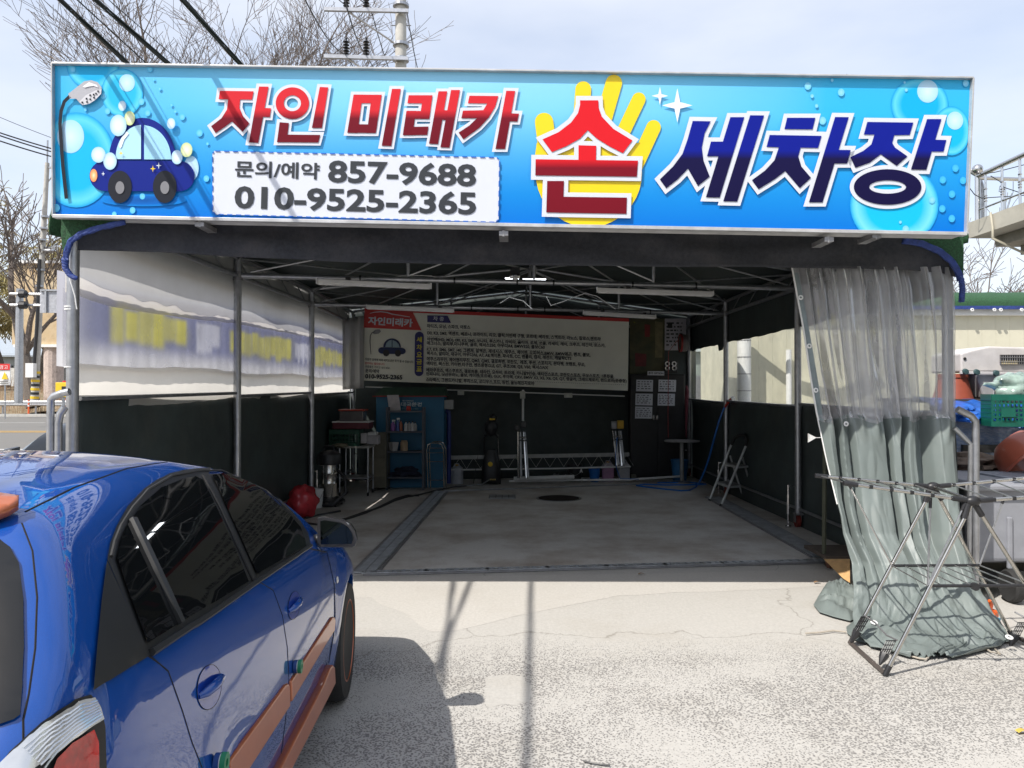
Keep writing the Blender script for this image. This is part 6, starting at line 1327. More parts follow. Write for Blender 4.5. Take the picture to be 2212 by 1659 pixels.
def side(y, z):
    W0 = plan(y); zb = belt(y); fl = 0
    for yw in (.65, 3.04):
        d = math.hypot(y - yw, z - .3)
        if d < .5: fl += .018 * max(0, 1 - abs(d - .36) / .14)
    if z < .62: return W0 * (1 - .05 * ((.62 - z) / .4) ** 2) + fl
    if z < zb: return W0 * (1 - .069 * ((z - .62) / (zb - .62)) ** 1.8) + fl
    dz = z - zb; return W0 * .931 - .45 * dz - .6 * dz * dz
def section(y):
    zt = smt(ZT, y); zt0 = zt; r = min(.07, (zt - .2) * .3); pts = []; 
    for i in range(18): z = .17 + (zt - r - .17) * i / 17; pts.append((side(y, z), z))
    w0 = side(y, zt - r); 
    for i in range(1, 8): a = i / 7 * math.pi / 2; pts.append((side(y, zt - r + r * math.sin(a)) - r * .95 * (1 - math.cos(a)), zt - r + r * math.sin(a)))
    w1 = pts[-1][0]; crown = .035 + (.02 if y > 2.8 else 0)
    for i in range(1, 11): s = 1 - i / 10; pts.append((w1 * s, zt + crown * (1 - s * s)))
    return pts
ys = [0, .008, .02, .04, .06, .08, .1, .13, .16, .2, .24, .28, .33, .38, .43, .47, .5, .54] + [.6 + i * .05 for i in range(60)] + [3.6, 3.64, 3.68, 3.71, 3.74, 3.77, 3.79, 3.805, 3.815, 3.82]
ys = sorted(set(round(y, 3) for y in ys))
rows = [section(y) for y in ys]; n = len(rows[0]); bodyv = []; bodyf = []
for y, r in zip(ys, rows):
    for x, z in r[:-1]: bodyv.append((x, y, z))
    bodyv.append((0, y, r[-1][1]))
    for x, z in r[:-1][::-1]: bodyv.append((-x, y, z))
m_ = 2 * n - 1
for j in range(len(ys) - 1):
    for i in range(m_ - 1): q = j * m_ + i; bodyf.append((q, q + 1, q + m_ + 1, q + m_))
    bodyf.append((j * m_, j * m_ + m_, j * m_ + 2 * m_ - 1, j * m_ + m_ - 1))
bodyf.append(tuple(range(m_))); q = (len(ys) - 1) * m_; bodyf.append(tuple(q + i for i in range(m_))[::-1])
BV = BVHTree.FromPolygons([Vector(v) for v in bodyv], bodyf[:-2] + [bodyf[-2], bodyf[-1]])
CAML = RZi @ (Vector((0, 0, CAMH)) - CO)
def hit_px(u, v, off=.004):
    d = (RZi @ ray(u, v)).normalized(); h = BV.ray_cast(CAML, d, 30)
    if h[0] is None: return None
    nn = h[1] if h[1].dot(d) < 0 else -h[1]; return h[0] + nn * off
def hit_dir(o, d, off):
    h = BV.ray_cast(Vector(o), Vector(d).normalized(), 10)
    if h[0] is None: return None
    nn = h[1] if h[1].dot(Vector(d)) < 0 else -h[1]; return h[0] + nn * off
def patch(poly, mapper, step=14, grid=26):
    dn = []
    for i, p in enumerate(poly):
        q_ = poly[(i + 1) % len(poly)]; L_ = math.dist(p, q_); k = max(1, int(L_ / step))
        for j in range(k): dn.append((p[0] + (q_[0] - p[0]) * j / k, p[1] + (q_[1] - p[1]) * j / k))
    A_ = sum(dn[i][0] * dn[(i + 1) % len(dn)][1] - dn[(i + 1) % len(dn)][0] * dn[i][1] for i in range(len(dn)))
    if A_ < 0: dn = dn[::-1]
    xs = [p[0] for p in dn]; yy = [p[1] for p in dn]; ins = []
    x = min(xs) + grid / 2
    while x < max(xs):
        y = min(yy) + grid / 2
        while y < max(yy): ins.append((x, y)); y += grid
        x += grid
    r = delaunay_2d_cdt([Vector(p) for p in dn + ins], [], [list(range(len(dn)))], 0, 1e-6)
    fs = [tuple(f) for f, o in zip(r[2], r[5]) if o]; used = sorted({i for f in fs for i in f}); pts = {}
    for i in used: pts[i] = mapper(r[0][i][0], r[0][i][1])
    ok = [f for f in fs if all(pts[i] is not None for i in f)]; idx = {}; mb = MB()
    for f in ok:
        for i in f:
            if i not in idx: idx[i] = len(mb.v); mb.v.append(pts[i])
    mb.f = [tuple(idx[i] for i in f) for f in ok]; return mb
car = thing('parked_car', (0, 0, 0), 'blue hatchback with copper orange side mouldings in the left foreground', 'car')
def mirrored(o, par):
    me = o.data.copy(); 
    for v in me.vertices: v.co.x = -v.co.x
    me.flip_normals(); c = bpy.data.objects.new(o.name, me); COL.objects.link(c); c.parent = par
    for md in o.modifiers:
        if md.type == 'SOLIDIFY': k = c.modifiers.new(md.name, md.type); k.thickness = md.thickness; k.offset = md.offset
    return c
def part(mb, name, m, par=None, twin=True, solid=0.0, smooth=True, auto=50):
    o = mb.build(name, m, par or car, smooth=smooth, auto=auto)
    if solid: k = o.modifiers.new('s', 'SOLIDIFY'); k.thickness = solid; k.offset = 1
    if twin: mirrored(o, par or car)
    return o
def ppx(u, v, x):
    d = RZi @ ray(u, v); return CAML + d * ((x - CAML.x) / d.x)
def slabpx(poly, x, th, name, m, bev=.006):
    o = part(MB().slab([ppx(u, v, x) for u, v in poly], (-th, 0, 0)), name, m, smooth=False, twin=False); k = o.modifiers.new('b', 'BEVEL'); k.width = bev; k.segments = 3
    c = mirrored(o, car); c.modifiers.clear(); k = c.modifiers.new('b', 'BEVEL'); k.width = bev; k.segments = 3
px = lambda off: (lambda u, v: hit_px(u, v, off))
body = MB(); body.v = [Vector(v) for v in bodyv]; body.f = bodyf
bo = body.build('body', M_car, car, smooth=True, auto=38)
cut = MB()
for yw in (.65, 3.04):
    for sg in (-1, 1): cut.lathe((sg * .78, yw, .30), [(.335, -.26), (.335, .26)], 48, axis='X')
co = cut.build('wheel_cutter', M_seam)
bm_ = bo.modifiers.new('b', 'BOOLEAN'); bm_.operation = 'DIFFERENCE'; bm_.object = co; bm_.solver = 'EXACT'
dg = bpy.context.evaluated_depsgraph_get(); dg.update(); me2 = bpy.data.meshes.new_from_object(bo.evaluated_get(dg)); bo.modifiers.clear(); bo.data = me2
me2.polygons.foreach_set('use_smooth', [True] * len(me2.polygons)); me2.set_sharp_from_angle(angle=R(38)); bpy.data.objects.remove(co)
if not me2.materials: me2.materials.append(M_car)
for i in range(len(me2.materials)): me2.materials[i] = M_car
# windows: black frame patch first, glass above it, door seams, handles (traced where the photo shows them)
frame_px = [(228.5, 1210.8), (235, 1174), (249, 1137.7), (272, 1096.5), (308.5, 1057.7), (336, 1039), (365.6, 1024.5), (395, 1017), (427, 1013.5), (455, 1012), (485, 1013), (524.6, 1021.6), (547, 1031), (565.7, 1045), (603.4, 1079), (627.4, 1103), (648, 1127), (664, 1152), (671, 1183), (562.3, 1255.5), (445.7, 1335), (318.9, 1417)]
part(patch(frame_px, px(.004)), 'window_frame', M_trim)
part(patch([(226, 1213.6), (318.9, 1417), (262, 1452), (196, 1492), (204, 1400), (214, 1300)], px(.0055)), 'quarter_panel', M_trim)
part(patch([(245, 1210), (254, 1170), (268, 1138), (281, 1121.7), (300, 1094), (342.7, 1057.7), (388.5, 1039.4), (418, 1032.5), (434, 1040), (459, 1090), (500, 1180), (531.4, 1258), (420, 1325), (310, 1392), (272, 1290)], px(.009)), 'rear_side_window', M_glass)
part(patch([(455, 1030), (475, 1026.5), (497, 1027.5), (524, 1036), (548.6, 1051.5), (578, 1073), (600, 1092.6), (628, 1120), (645, 1140), (655, 1165), (657, 1181), (605, 1210), (550, 1242), (500, 1130)], px(.009)), 'front_side_window', M_glass)
def strip_px(pts, off, wd, name, m, th=0.0, par=None, twin=True):
    dn = []
    for a, b in zip(pts, pts[1:]):
        k = max(1, int(math.dist(a, b) / 8)); dn += [(a[0] + (b[0] - a[0]) * j / k, a[1] + (b[1] - a[1]) * j / k) for j in range(k)]
    dn.append(pts[-1]); P3 = [hit_px(*p, off) for p in dn]; P3 = [p for p in P3 if p]
    mb = MB(); mb.tube(P3, wd, 5); return part(mb, name, m, par, twin)
strip_px([(277.7, 1128), (330, 1240), (380.6, 1350.8)], .011, .011, 'window_bar', M_trim)
strip_px([(436, 1030), (470, 1095), (505, 1175), (545, 1262)], .006, .004, 'pillar_seam', M_seam)
strip_px([(318.9, 1412), (445.7, 1330), (562.3, 1250), (668, 1180)], .008, .009, 'belt_moulding', M_trim)
strip_px([(236, 1205), (244, 1172), (258, 1138), (284, 1098), (318, 1060), (370, 1030), (427, 1019), (485, 1018.5), (540, 1034), (600, 1084), (640, 1124)], .005, .004, 'weather_strip', M_rub)
strip_px([(305, 1408), (330, 1422), (363.4, 1450), (394, 1536), (415, 1604.5), (435.4, 1656), (450, 1720)], -.0005, .0022, 'door_seam', M_seam)
strip_px([(562, 1258), (590, 1275), (610, 1330), (620.6, 1398.8), (624, 1467), (617, 1553), (603.4, 1659), (590, 1740)], -.0005, .0022, 'door_seam', M_seam)
strip_px([(671, 1186), (706.3, 1193), (721.7, 1261.6), (723.4, 1330), (720, 1374.8), (709.7, 1433)], .0, .003, 'door_seam', M_seam)
strip_px([(54.8, 1105.6), (160, 1053), (274, 1012), (327, 1002.8), (411, 991.5), (470, 995), (525, 1012)], -.001, .003, 'roof_ditch', M_seam)
def ell_px(cx, cy, a, b, rot=0): return [(cx + a * math.cos(t) * math.cos(rot) - b * math.sin(t) * math.sin(rot), cy + a * math.cos(t) * math.sin(rot) + b * math.sin(t) * math.cos(rot)) for t in [i * 6.28318 / 26 for i in range(26)]]
for cx, cy, a, b in ((450.9, 1484.5, 26, 49), (634.3, 1308, 12.5, 31)):
    hd = part(patch(ell_px(cx, cy, a, b, .12), px(-.0005 + .002), 8, 12), 'handle_cup', paint('blue_shadow_cup', (.006, .04, .3)) if 'blue_shadow_cup' not in MATS else MATS['blue_shadow_cup'])
    strip_px(ell_px(cx, cy, a, b, .12) + [ell_px(cx, cy, a, b, .12)[0]], .0015, .0007, 'handle_seam', M_seam)
    k = a / 26
    P3 = [hit_px(cx - a * .85, cy + b * .42, .000), hit_px(cx - a * .6, cy + b * .27, .012), hit_px(cx, cy - b * .06, .017), hit_px(cx + a * .6, cy - b * .36, .012), hit_px(cx + a * .85, cy - b * .5, .0)]
    part(MB().tube(P3, [.006, .011, .013, .011, .006], 12), 'door_handle', M_car)
# mouldings and skirt
slabpx([(497, 1650), (500, 1640), (560, 1559), (618, 1479), (624, 1476), (627, 1481), (628, 1526), (580, 1600), (530, 1678), (512, 1680), (500, 1665)], .808, .03, 'side_moulding', M_cop, .008)
slabpx([(630, 1471), (660, 1424), (718, 1333), (723, 1332), (725.5, 1338), (723.5, 1364), (706, 1392), (680, 1436), (632, 1517)], .808, .03, 'side_moulding', M_cop, .008)
slabpx([(575, 1722), (607, 1659), (699.5, 1479), (714, 1443), (720, 1436), (724, 1440), (726, 1477), (709.7, 1510), (634, 1659), (600, 1728)], .812, .05, 'side_skirt', M_cop, .008)
c = hit_px(727, 1252.6, .004); part(MB().ell(c, (.006, .022, .017), 14, 8), 'side_marker', mat('clear_lens', (.6, .6, .58), .15, coat=1.0))
for (u, v) in ((634, 1440), (463, 1648)):   # soft door guards
    c = hit_px(u, v, .0)
    for k, (dx, r, m) in enumerate(((.008, .022, mat('guard_blue', (.01, .05, .2), .5)), (.016, .020, M_white), (.023, .023, mat('guard_green', (.01, .2, .09), .45)))): part(MB().lathe(c + Vector((dx, 0, 0)), [(r * .4, -.006), (r, -.006), (r, .006), (r * .4, .006), (r * .4, -.006)], 20, axis='X', cap=False), 'door_guard', m, twin=False)
# tail lamp
M_len = mat('lamp_clear_lens', (.75, .78, .8), .15, .6, var=.2, nscale=4, coat=1.0, bump=.0); M_redl = mat('lamp_red_lens', (.45, .015, .012), .12, var=.35, nscale=25, coat=1.0)
tl = part(patch([(-60, 1700), (0, 1656), (20.6, 1625), (86, 1563), (158, 1512), (192, 1501), (212.6, 1525.6), (223, 1570), (226, 1659), (222, 1760), (-60, 1760)], px(.004)), 'tail_lamp', M_trim)
part(patch([(-40, 1690), (24, 1628), (88, 1568), (158, 1519), (194, 1508), (207, 1530), (214, 1555), (190, 1570), (144, 1602), (104, 1635), (70, 1659), (40, 1700)], px(.010), 8, 12), 'clear_lens', M_len, car)
def pl_(T_, x):
    x *= len(T_) - 1; i = min(len(T_) - 2, int(x)); f = x - i; return (T_[i][0] + (T_[i + 1][0] - T_[i][0]) * f, T_[i][1] + (T_[i + 1][1] - T_[i][1]) * f)
UP_, LO_ = [(10, 1642), (88, 1571), (158, 1521), (196, 1511)], [(78, 1690), (112, 1634), (150, 1598), (211, 1555)]
for i in range(1, 9):
    f = i / 9; ln = [tuple(a + (b - a) * f for a, b in zip(pl_(UP_, x / 14), pl_(LO_, x / 14))) for x in range(2, 15)]; strip_px(ln, .010, .002, 'lens_rib', M_len)
part(patch([(100, 1672), (112, 1640), (146, 1606), (192, 1578), (202, 1604), (203, 1659), (200, 1740), (90, 1740)], px(.010), 8, 14), 'red_lens', M_redl, car)
# hatch glass, hatch seam, spoiler
part(patch([(-500, 1175), (-120, 1162), (0, 1169), (24, 1186), (41, 1220), (51.4, 1296), (53, 1399), (50, 1467), (44, 1546), (30, 1556), (0, 1567), (-120, 1600), (-500, 1650)], px(.006), 14, 40), 'rear_window', M_glass)
strip_px([(47, 1130), (70, 1190), (80, 1290), (76, 1400), (62, 1500), (50, 1556), (50, 1640)], -.0005, .0018, 'hatch_seam', M_seam)
part(patch([(-420, 1085), (-60, 1092), (0, 1097), (41, 1103), (40, 1114), (22, 1126), (0, 1134), (-60, 1146), (-420, 1160)], px(.012), 12, 14), 'spoiler', M_cop, solid=.02)
# windscreen, bonnet seam, lamps, grille at the front
dn = lambda off: (lambda x, y: hit_dir((x, y, 3), (0, .0, -1), off))
part(patch([(-.50, 1.93), (0, 1.88), (.50, 1.93), (.58, 2.3), (.64, 2.72), (.30, 2.86), (0, 2.9), (-.30, 2.86), (-.64, 2.72), (-.58, 2.3)], dn(.005), .08, .1), 'windscreen', M_glass, twin=False)
fw = lambda off: (lambda x, z: hit_dir((x, 6, z), (0, -1, 0), off))
part(patch([(.36, .55), (.58, .58), (.66, .66), (.56, .73), (.36, .66)], fw(.006), .05, .06), 'headlamp', M_len); part(patch([(-.3, .52), (.3, .52), (.3, .6), (-.3, .6)], fw(.004), .05, .08), 'grille', M_trim, twin=False); part(patch([(-.4, .26), (.4, .26), (.36, .4), (-.36, .4)], fw(.004), .05, .08), 'bumper_grille', M_trim, twin=False)
rw = lambda off: (lambda x, z: hit_dir((x, -3, z), (0, 1, 0), off))
part(patch([(-.27, .52), (.27, .52), (.27, .64), (-.27, .64)], rw(.012), .05, .08), 'number_plate', M_white, twin=False)
# mirrors
mo = [(686, 1120), (697, 1118), (739, 1124.5), (757, 1135), (767, 1150.5), (771, 1165.7), (767, 1179), (760, 1182.6), (691, 1182), (685, 1173.5)]
def mpx(u, v, yl):
    d = RZi @ ray(u, v); k = (yl - CAML.y) / d.y; return CAML + d * k
mb = MB(); c = mpx(730, 1152, 2.45); lay = []
for k, (s, dy) in enumerate(((1, 0), (1.03, .015), (.98, .05), (.85, .085), (.55, .11), (.2, .118))):
    lay.append([c + (mpx(u, v, 2.45) - c) * s + Vector((0, dy, 0)) for u, v in mo])
for l in lay: mb.v += l
N_ = len(mo)
for j in range(len(lay) - 1):
    for i in range(N_): mb.f.append((j * N_ + i, j * N_ + (i + 1) % N_, (j + 1) * N_ + (i + 1) % N_, (j + 1) * N_ + i))
mb.f += [tuple(range(N_)), tuple((len(lay) - 1) * N_ + i for i in range(N_))]
mir = part(mb, 'wing_mirror', mat('mirror_shell', (.03, .03, .033), .25, coat=.8), auto=35)
gl = [(691.5, 1126), (700, 1124), (737, 1130), (752, 1139), (760, 1153), (762.5, 1166), (759, 1175), (693, 1175.5)]
part(MB().slab([mpx(u, v, 2.440) + Vector((0, .07 * (mpx(u, v, 2.44).z - c.z), 0)) for u, v in gl], (0, .003, 0)), 'mirror_glass', mat('mirror_silver', (.12, .14, .14), .02, 1.0, var=.01), smooth=False)
a = mpx(690, 1160, 2.47); part(MB().tube([a + Vector((.03, .03, -.01)), a + Vector((-.06, .03, -.03)), a + Vector((-.11, .02, -.05))], [.03, .026, .04], 10), 'mirror_arm', M_trim)
# wheels
M_rim = mat('gunmetal_alloy', (.2, .2, .21), .35, .8, var=.05)
def wheel(cx, cy, sg):
    c = Vector((cx, cy, .298)); t = MB().lathe(c, [(.19, -.08 * sg), (.22, -.09 * sg), (.285, -.085 * sg), (.298, -.06 * sg), (.298, .06 * sg), (.285, .085 * sg), (.22, .09 * sg), (.195, .082 * sg)], 48, axis='X').build('wheel', M_rub, car, smooth=True)
    MB().lathe(c, [(.205, .083 * sg), (.2, .07 * sg), (.185, .05 * sg), (.185, -.08 * sg)], 40, axis='X', cap=False).build('rim', M_rim, t, smooth=True); MB().lathe(c, [(.207, .086 * sg), (.2, .088 * sg), (.197, .078 * sg)], 40, axis='X', cap=False).build('rim_edge', M_cop, t, smooth=True)
    MB().lathe(c, [(0, -.0 * sg), (.17, -.0 * sg), (.17, -.03 * sg)], 24, axis='X').build('brake_disc', M_galvd, t)
    for k in range(7):
        a = k * 6.28318 / 7 + .2; d = Vector((0, math.cos(a), math.sin(a))); e = Vector((0, -math.sin(a), math.cos(a)))
        p = [c + Vector((.045 * sg, 0, 0)) + d * .03 + e * .018, c + Vector((.062 * sg, 0, 0)) + d * .12 + e * .012, c + Vector((.07 * sg, 0, 0)) + d * .192 + e * .03, c + Vector((.07 * sg, 0, 0)) + d * .192 - e * .03, c + Vector((.062 * sg, 0, 0)) + d * .12 - e * .012, c + Vector((.045 * sg, 0, 0)) + d * .03 - e * .018]
        MB().slab(p, (-.025 * sg, 0, 0)).build('spoke', M_rim, t, bevel=.004)
    MB().lathe(c, [(0, .07 * sg), (.03, .068 * sg), (.04, .045 * sg), (.04, .0)], 20, axis='X').build('hub_cap', M_galv, t, smooth=True)
for cy in (.65, 3.04):
    for sg in (-1, 1): wheel(.722 * sg, cy, sg)
for cy in (.65, 3.04):
    for sg in (-1, 1):
        mb = MB(); k = 20
        mb.grid(lambda u, v: Vector((sg * (.52 + .20 * v), cy + .334 * math.cos(math.pi * u), .30 + .334 * math.sin(math.pi * u))), 20, 1); mb.build('arch_liner', M_seam, car, smooth=True)
car.location = CO; car.rotation_euler = (0, 0, CYAW)
c2 = copy_tree(car, (-4.36, 10.35, 0), 'grey car seen through the gap behind the left post, only its windscreen showing', None, math.pi + .03)
def repaint(o):
    for ch in o.children:
        if ch.type == 'MESH' and ch.data.materials and ch.data.materials[0] in (M_car, M_cop):
            ch.data = ch.data.copy(); ch.data.materials[0] = M_grey
        repaint(ch)
repaint(c2)
# ================================================================== drying rack
rk = thing('drying_rack', (2.67, 4.6, 0), 'folding metal clothes drying rack standing before the grey curtain', 'drying rack')
def T(a, b, r, nm, m, n=10): return MB().tube([a, b] if not isinstance(a, list) else a, r, n).build(nm, m, rk, smooth=True)
M_tube = mat('chromed_tube', (.56, .54, .5), .2, 1.0, var=.06, dirt=.25, dirtcol=(.25, .18, .12)); M_wire = mat('steel_wire', (.5, .5, .5), .3, .9)
dN, dF = 4.35, 4.90
N0, F0 = P(2101.6, 1082.3, dN), P(2015.9, 1051.5, dF)
NL, FL_ = G(1911.3, 1459), G(1835.9, 1391); FR = G(2190.7, 1381); NR = Vector((3.24, 4.42, .015))
for a, b in ((N0, NL), (F0, FL_), (F0, FR), (N0, NR)):
    T(a, b, .0115, 'leg', M_tube); MB().cyl(b + (a - b) * .0, b + (a - b) * .055, .016, n=10).build('foot_cap', M_black, rk, smooth=True)
for c in (N0, F0): MB().ell(c, (.045, .03, .03), 12, 8).build('hinge', M_black, rk, smooth=True); MB().cyl(c + Vector((-.02, 0, 0)), c + (NL - N0).normalized() * .11, .017, n=10).build('sleeve', M_black, rk); MB().cyl(c, c + (NR - N0).normalized() * .1, .017, n=10).build('sleeve', M_black, rk)
T(N0, F0, .010, 'hinge_bar', M_tube)
T(NL + Vector((0, 0, .012)), FL_ + Vector((0, 0, .012)), .013, 'base_bar', mat('worn_base_tube', (.13, .11, .1), .5, .5)); T(NR + Vector((0, 0, .02)), FR + Vector((0, 0, .02)), .013, 'base_bar', MATS['worn_base_tube'])
# wings
LN_, LF = P(1825.6, 1044, dN + .02), P(1763.9, 1027.5, dF); RN, RF = P(2420, 1060, dN), P(2330, 1022, dF)
for (a0, a1, b0, b1, k) in ((N0, LN_, F0, LF, 6), (N0, RN, F0, RF, 7)):
    T(a0, a1, .0105, 'wing_rail', M_tube); T(b0, b1, .0105, 'wing_rail', M_tube)
    for c, d in ((a0, a1), (b0, b1)): e = (d - c).normalized(); MB().cyl(c + e * .02, c + e * .11, .0155, n=10).build('sleeve', M_black, rk); MB().cyl(d - e * .07, d + e * .01, .0145, n=10).build('end_cap', M_black, rk)
    for i in range(1, k + 1):
        f = i / (k + .25); T(a0.lerp(a1, f), b0.lerp(b1, f), .0042, 'drying_rod', M_wire, 6)
        for q in (a0.lerp(a1, f), b0.lerp(b1, f)): MB().box(q, (.022, .026, .022)).build('rod_clip', M_black, rk, bevel=.004)
# middle shelf
SN0, SN1, SF0, SF1 = P(2004, 1265.5, dN), P(2230, 1265, dN), P(1927, 1222, dF - .02), P(2116, 1221, dF - .02)
T(SN0, SN1, .009, 'shelf_rail', M_black); T(SF0, SF1, .009, 'shelf_rail', M_black)
for i in range(8): f = i / 7; T(SN0.lerp(SN1, f), SF0.lerp(SF1, f), .004, 'shelf_rod', M_wire, 6)
MB().lathe(P(2106, 1267, dN - .01), [(0, -.012), (.022, -.012), (.022, .012), (0, .012)], 14, axis='Y').build('knob', M_black, rk)
for a, b in ((SF0, F0.lerp(LF, .75)), (SN0, N0.lerp(LN_, .05)), (SF1, P(2171, 1070, dF)), (SN0, P(2010, 1075, dN + .05))): T(a, b, .0055, 'strut', M_wire, 8); MB().cyl(b, b.lerp(a, .12), .009, n=8).build('strut_sleeve', M_black, rk)
# folded shoe racks near the feet
for (a, b, w_) in ((P(1870, 1332, 4.85), P(1838, 1388, 4.84), .05), (P(1925, 1384, 4.5), P(1900, 1436, 4.45), .05), (P(2208, 1345, 4.9), P(2182, 1395, 4.86), .05)):
    d = (b - a); nx = Vector((1, 0, 0)); mb = MB()
    for k in range(5): mb.cyl(a + nx * (k * .013 - .026), a + nx * (k * .013 - .026) + d * .55, .0035, n=5)
    for f in (0, .18, .36, .55): mb.cyl(a - nx * .03 + d * f, a + nx * .03 + d * f, .004, n=5)
    mb.tube([a + d * .55, a + d * .7, b], [.028, .024, .006], 8); mb.build('shoe_rack_arm', M_black, rk, smooth=True)
T([P(1868, 1330, 4.85), P(1890, 1345, 4.7), P(1915, 1372, 4.55), P(1938, 1383, 4.45)], None, .005, 'link_rod', M_galvd, 6)
T([P(2192, 1322, 4.93), P(2240, 1348, 4.8)], None, .005, 'link_rod', M_galvd, 6)
# ================================================================== right side: container, kennel, tarpaulin heap
M_cream = mat('cream_sandwich_panel', (.60, .575, .45), .5, var=.03, nscale=1.2, dirt=.15, dirtcol=(.3, .27, .2))
ct = thing('container_office', (9, 15, 0), 'cream sandwich-panel container with green netting over its roof edge on the right', 'cabin')
x0c, x1c, yc = 4.25, 14.5, 14.0; zc = P(2150, 672, yc).z
MB().box(((x0c + x1c) / 2, yc + 1.6, zc / 2), (x1c - x0c, 3.0, zc)).build('core', mat('panel_core', (.4, .37, .27), .6), ct)
k = 0; x = x0c
while x < x1c - .05:
    w_ = .255; MB().box((x + w_ / 2, yc + .07, zc / 2 + .05), (w_ - .0025, .05, zc - .12)).build('wall_panel', M_cream, ct); x += w_
for j in range(6):
    MB().box((x0c - .03, yc + .35 + j * .5, zc / 2 + .05), (.05, .494, zc - .12)).build('wall_panel', M_cream, ct)
MB().bar((x0c - .1, yc, zc - .02), (x1c, yc, zc - .02), .1, .12).build('gutter', M_white, ct)
zt1 = P(2150, 633, yc).z
MB().grid(lambda u, v: (x0c - .2 + u * (x1c - x0c + .3), yc - .12 + .5 * v ** 2, zc + .06 + (zt1 - zc) * v ** .6 + .015 * noise.noise(Vector((u * 40, v, 0)))), 60, 8).build('netting_cover', M_net, ct, smooth=True)
MB().bar((x0c - .2, yc - .14, zc + .05), (x1c, yc - .14, zc + .05), .02, .06).build('binding', M_blue, ct)
for u in (2100, 2148, 2162, 2207): p = P(u, 669, yc - .16); MB().lathe(p, [(.012, -.01), (.03, -.01), (.03, .01), (.012, .01)], 12, axis='Y', cap=False).build('eyelet', M_white, ct)
o = MB().tube([(x0c - .15, yc - .2, 2.75), (x0c + .3, yc - .5, 2.72), (x0c + .9, yc - .7, 2.85), (x0c + 1.8, yc - .6, 3.0)], .07, 12).build('insulated_pipe', M_white, smooth=True); tag(o, 'thick white wrapped pipe before the cream container, seen through the side window', 'pipe')
t = thing('downpipe', (x0c - .1, yc - .25, 0), 'white wrapped downpipe with bands at the corner of the cream container', 'pipe'); MB().cyl((x0c - .1, yc - .25, .0), (x0c - .1, yc - .25, 2.75), .12, n=14).build('pipe', M_white, t, smooth=True)
for z in (1.3, 1.6, 1.9, 2.2, 2.5): MB().lathe((x0c - .1, yc - .25, z), [(.124, 0), (.124, .015)], 14).build('band', M_galvd, t)
o = MB().cyl((5.0, yc - .1, 0), (5.0, yc - .1, 2.35), .05, n=10).build('vent_pipe', M_white, smooth=True); tag(o, 'slim cream vent pipe on the container wall seen through the side window', 'pipe')
t = thing('greenhouse_shed', (4.2, 22, 0), 'pale green-grey shed with white edge trims behind the side window', 'shed')
MB().box((5.0, 24, 1.4), (7.0, 3.0, 2.8)).build('wall', mat('sage_wall', (.27, .31, .28), .6, nscale=1), t)
MB().bar((1.2, 22.4, 2.85), (8.6, 22.4, 2.85), .2, .2).build('eave_trim', mat('pale_trim', (.5, .56, .55), .5), t)
for x in (2.6, 4.6, 6.4): MB().box((x, 22.46, 1.35), (.12, .1, 2.6)).build('post', MATS['pale_trim'], t); MB().box((x + .9, 22.47, 1.5), (1.2, .06, 1.1)).build('window', M_galvd, t)
# staging table behind the curtain with kennel, pots, tarpaulin
d0 = 8.2
st = thing('staging_bench', (6.2, d0 + .4, 0), 'long dark bench carrying the dog kennel, pot and blue tarpaulin', 'bench')
zb = P(2150, 862, d0).z
MB().box((6.3, d0 + .5, zb - .02), (3.8, 1.2, .04)).build('board', mat('bench_board', (.06, .05, .045), .8), st)
for x in (4.5, 6.3, 8.1):
    for y in (d0 - .02, d0 + 1.0): MB().box((x, y, (zb - .04) / 2), (.08, .08, zb - .04)).build('leg', M_galvd, st)
for v in (962, 970): MB().bar(P(2078, v + 3, d0 - .45), P(2300, v + 3, d0 - .45), .04, .04).build('rail', M_trim, st)
# kennel
M_kn = mat('kennel_plastic', (.56, .54, .54), .55, var=.06, dirt=.35, dirtcol=(.35, .3, .25)); M_kl = mat('kennel_base_plastic', (.33, .33, .345), .55, dirt=.3)
kn = thing('pet_carrier', (P(2160, 862, d0).x, d0 + .4, zb), 'dirty white plastic dog crate with barred slot on the bench', 'pet carrier')
def hexa(pts_f, dep, taper=0): return MB().slab([P(u, v, d0 + .05) for u, v in pts_f], (0, dep, 0))
hexa([(2076, 763), (2100, 756), (2137, 748), (2280, 752), (2285, 806), (2210, 806), (2137, 803), (2076, 804)], .6).build('lid', M_kn, kn, bevel=.02, seg=3)
hexa([(2108, 806), (2285, 810), (2275, 861), (2126, 861)], .55).build('base', M_kl, kn, bevel=.02, seg=3)
MB().bar(P(2074, 805, d0 + .02), P(2288, 808, d0 + .02), .03, .03).build('rim', M_kn, kn, bevel=.005)
a, b = P(2161, 779, d0 + .04), P(2250, 769, d0 + .04)
MB().box(P(2206, 776.5, d0 + .035), (P(2251, 0, d0).x - P(2161, 0, d0).x, .02, .10)).build('slot', M_black, kn)
for i in range(18): MB().cyl(P(2162 + i * 5, 768, d0 + .015), P(2162 + i * 5, 786, d0 + .015), .004, n=5).build('bar', M_galvd, kn)
for v in (772, 781): MB().cyl(P(2160, v, d0 + .01), P(2252, v + 1, d0 + .01), .004, n=5).build('bar', M_galvd, kn)
MB().box(P(2181, 783, d0 + .02), (.17, .012, .035)).build('wood_strip', mat('pale_wood', (.5, .42, .25), .7), kn)
for u, v in ((2086, 803), (2110, 804), (2152, 806)): MB().lathe(P(u, v, d0 + .0), [(.0, -.02), (.028, -.015), (.035, .01), (0, .02)], 12, axis='Y').build('latch', mat('latch_teal', (.04, .08, .085), .4), kn, smooth=True)
MB().lathe(P(2084, 775, d0 + .048), [(0, -.006), (.016, -.006), (.016, .004)], 12, axis='Y').build('hole', M_black, kn)
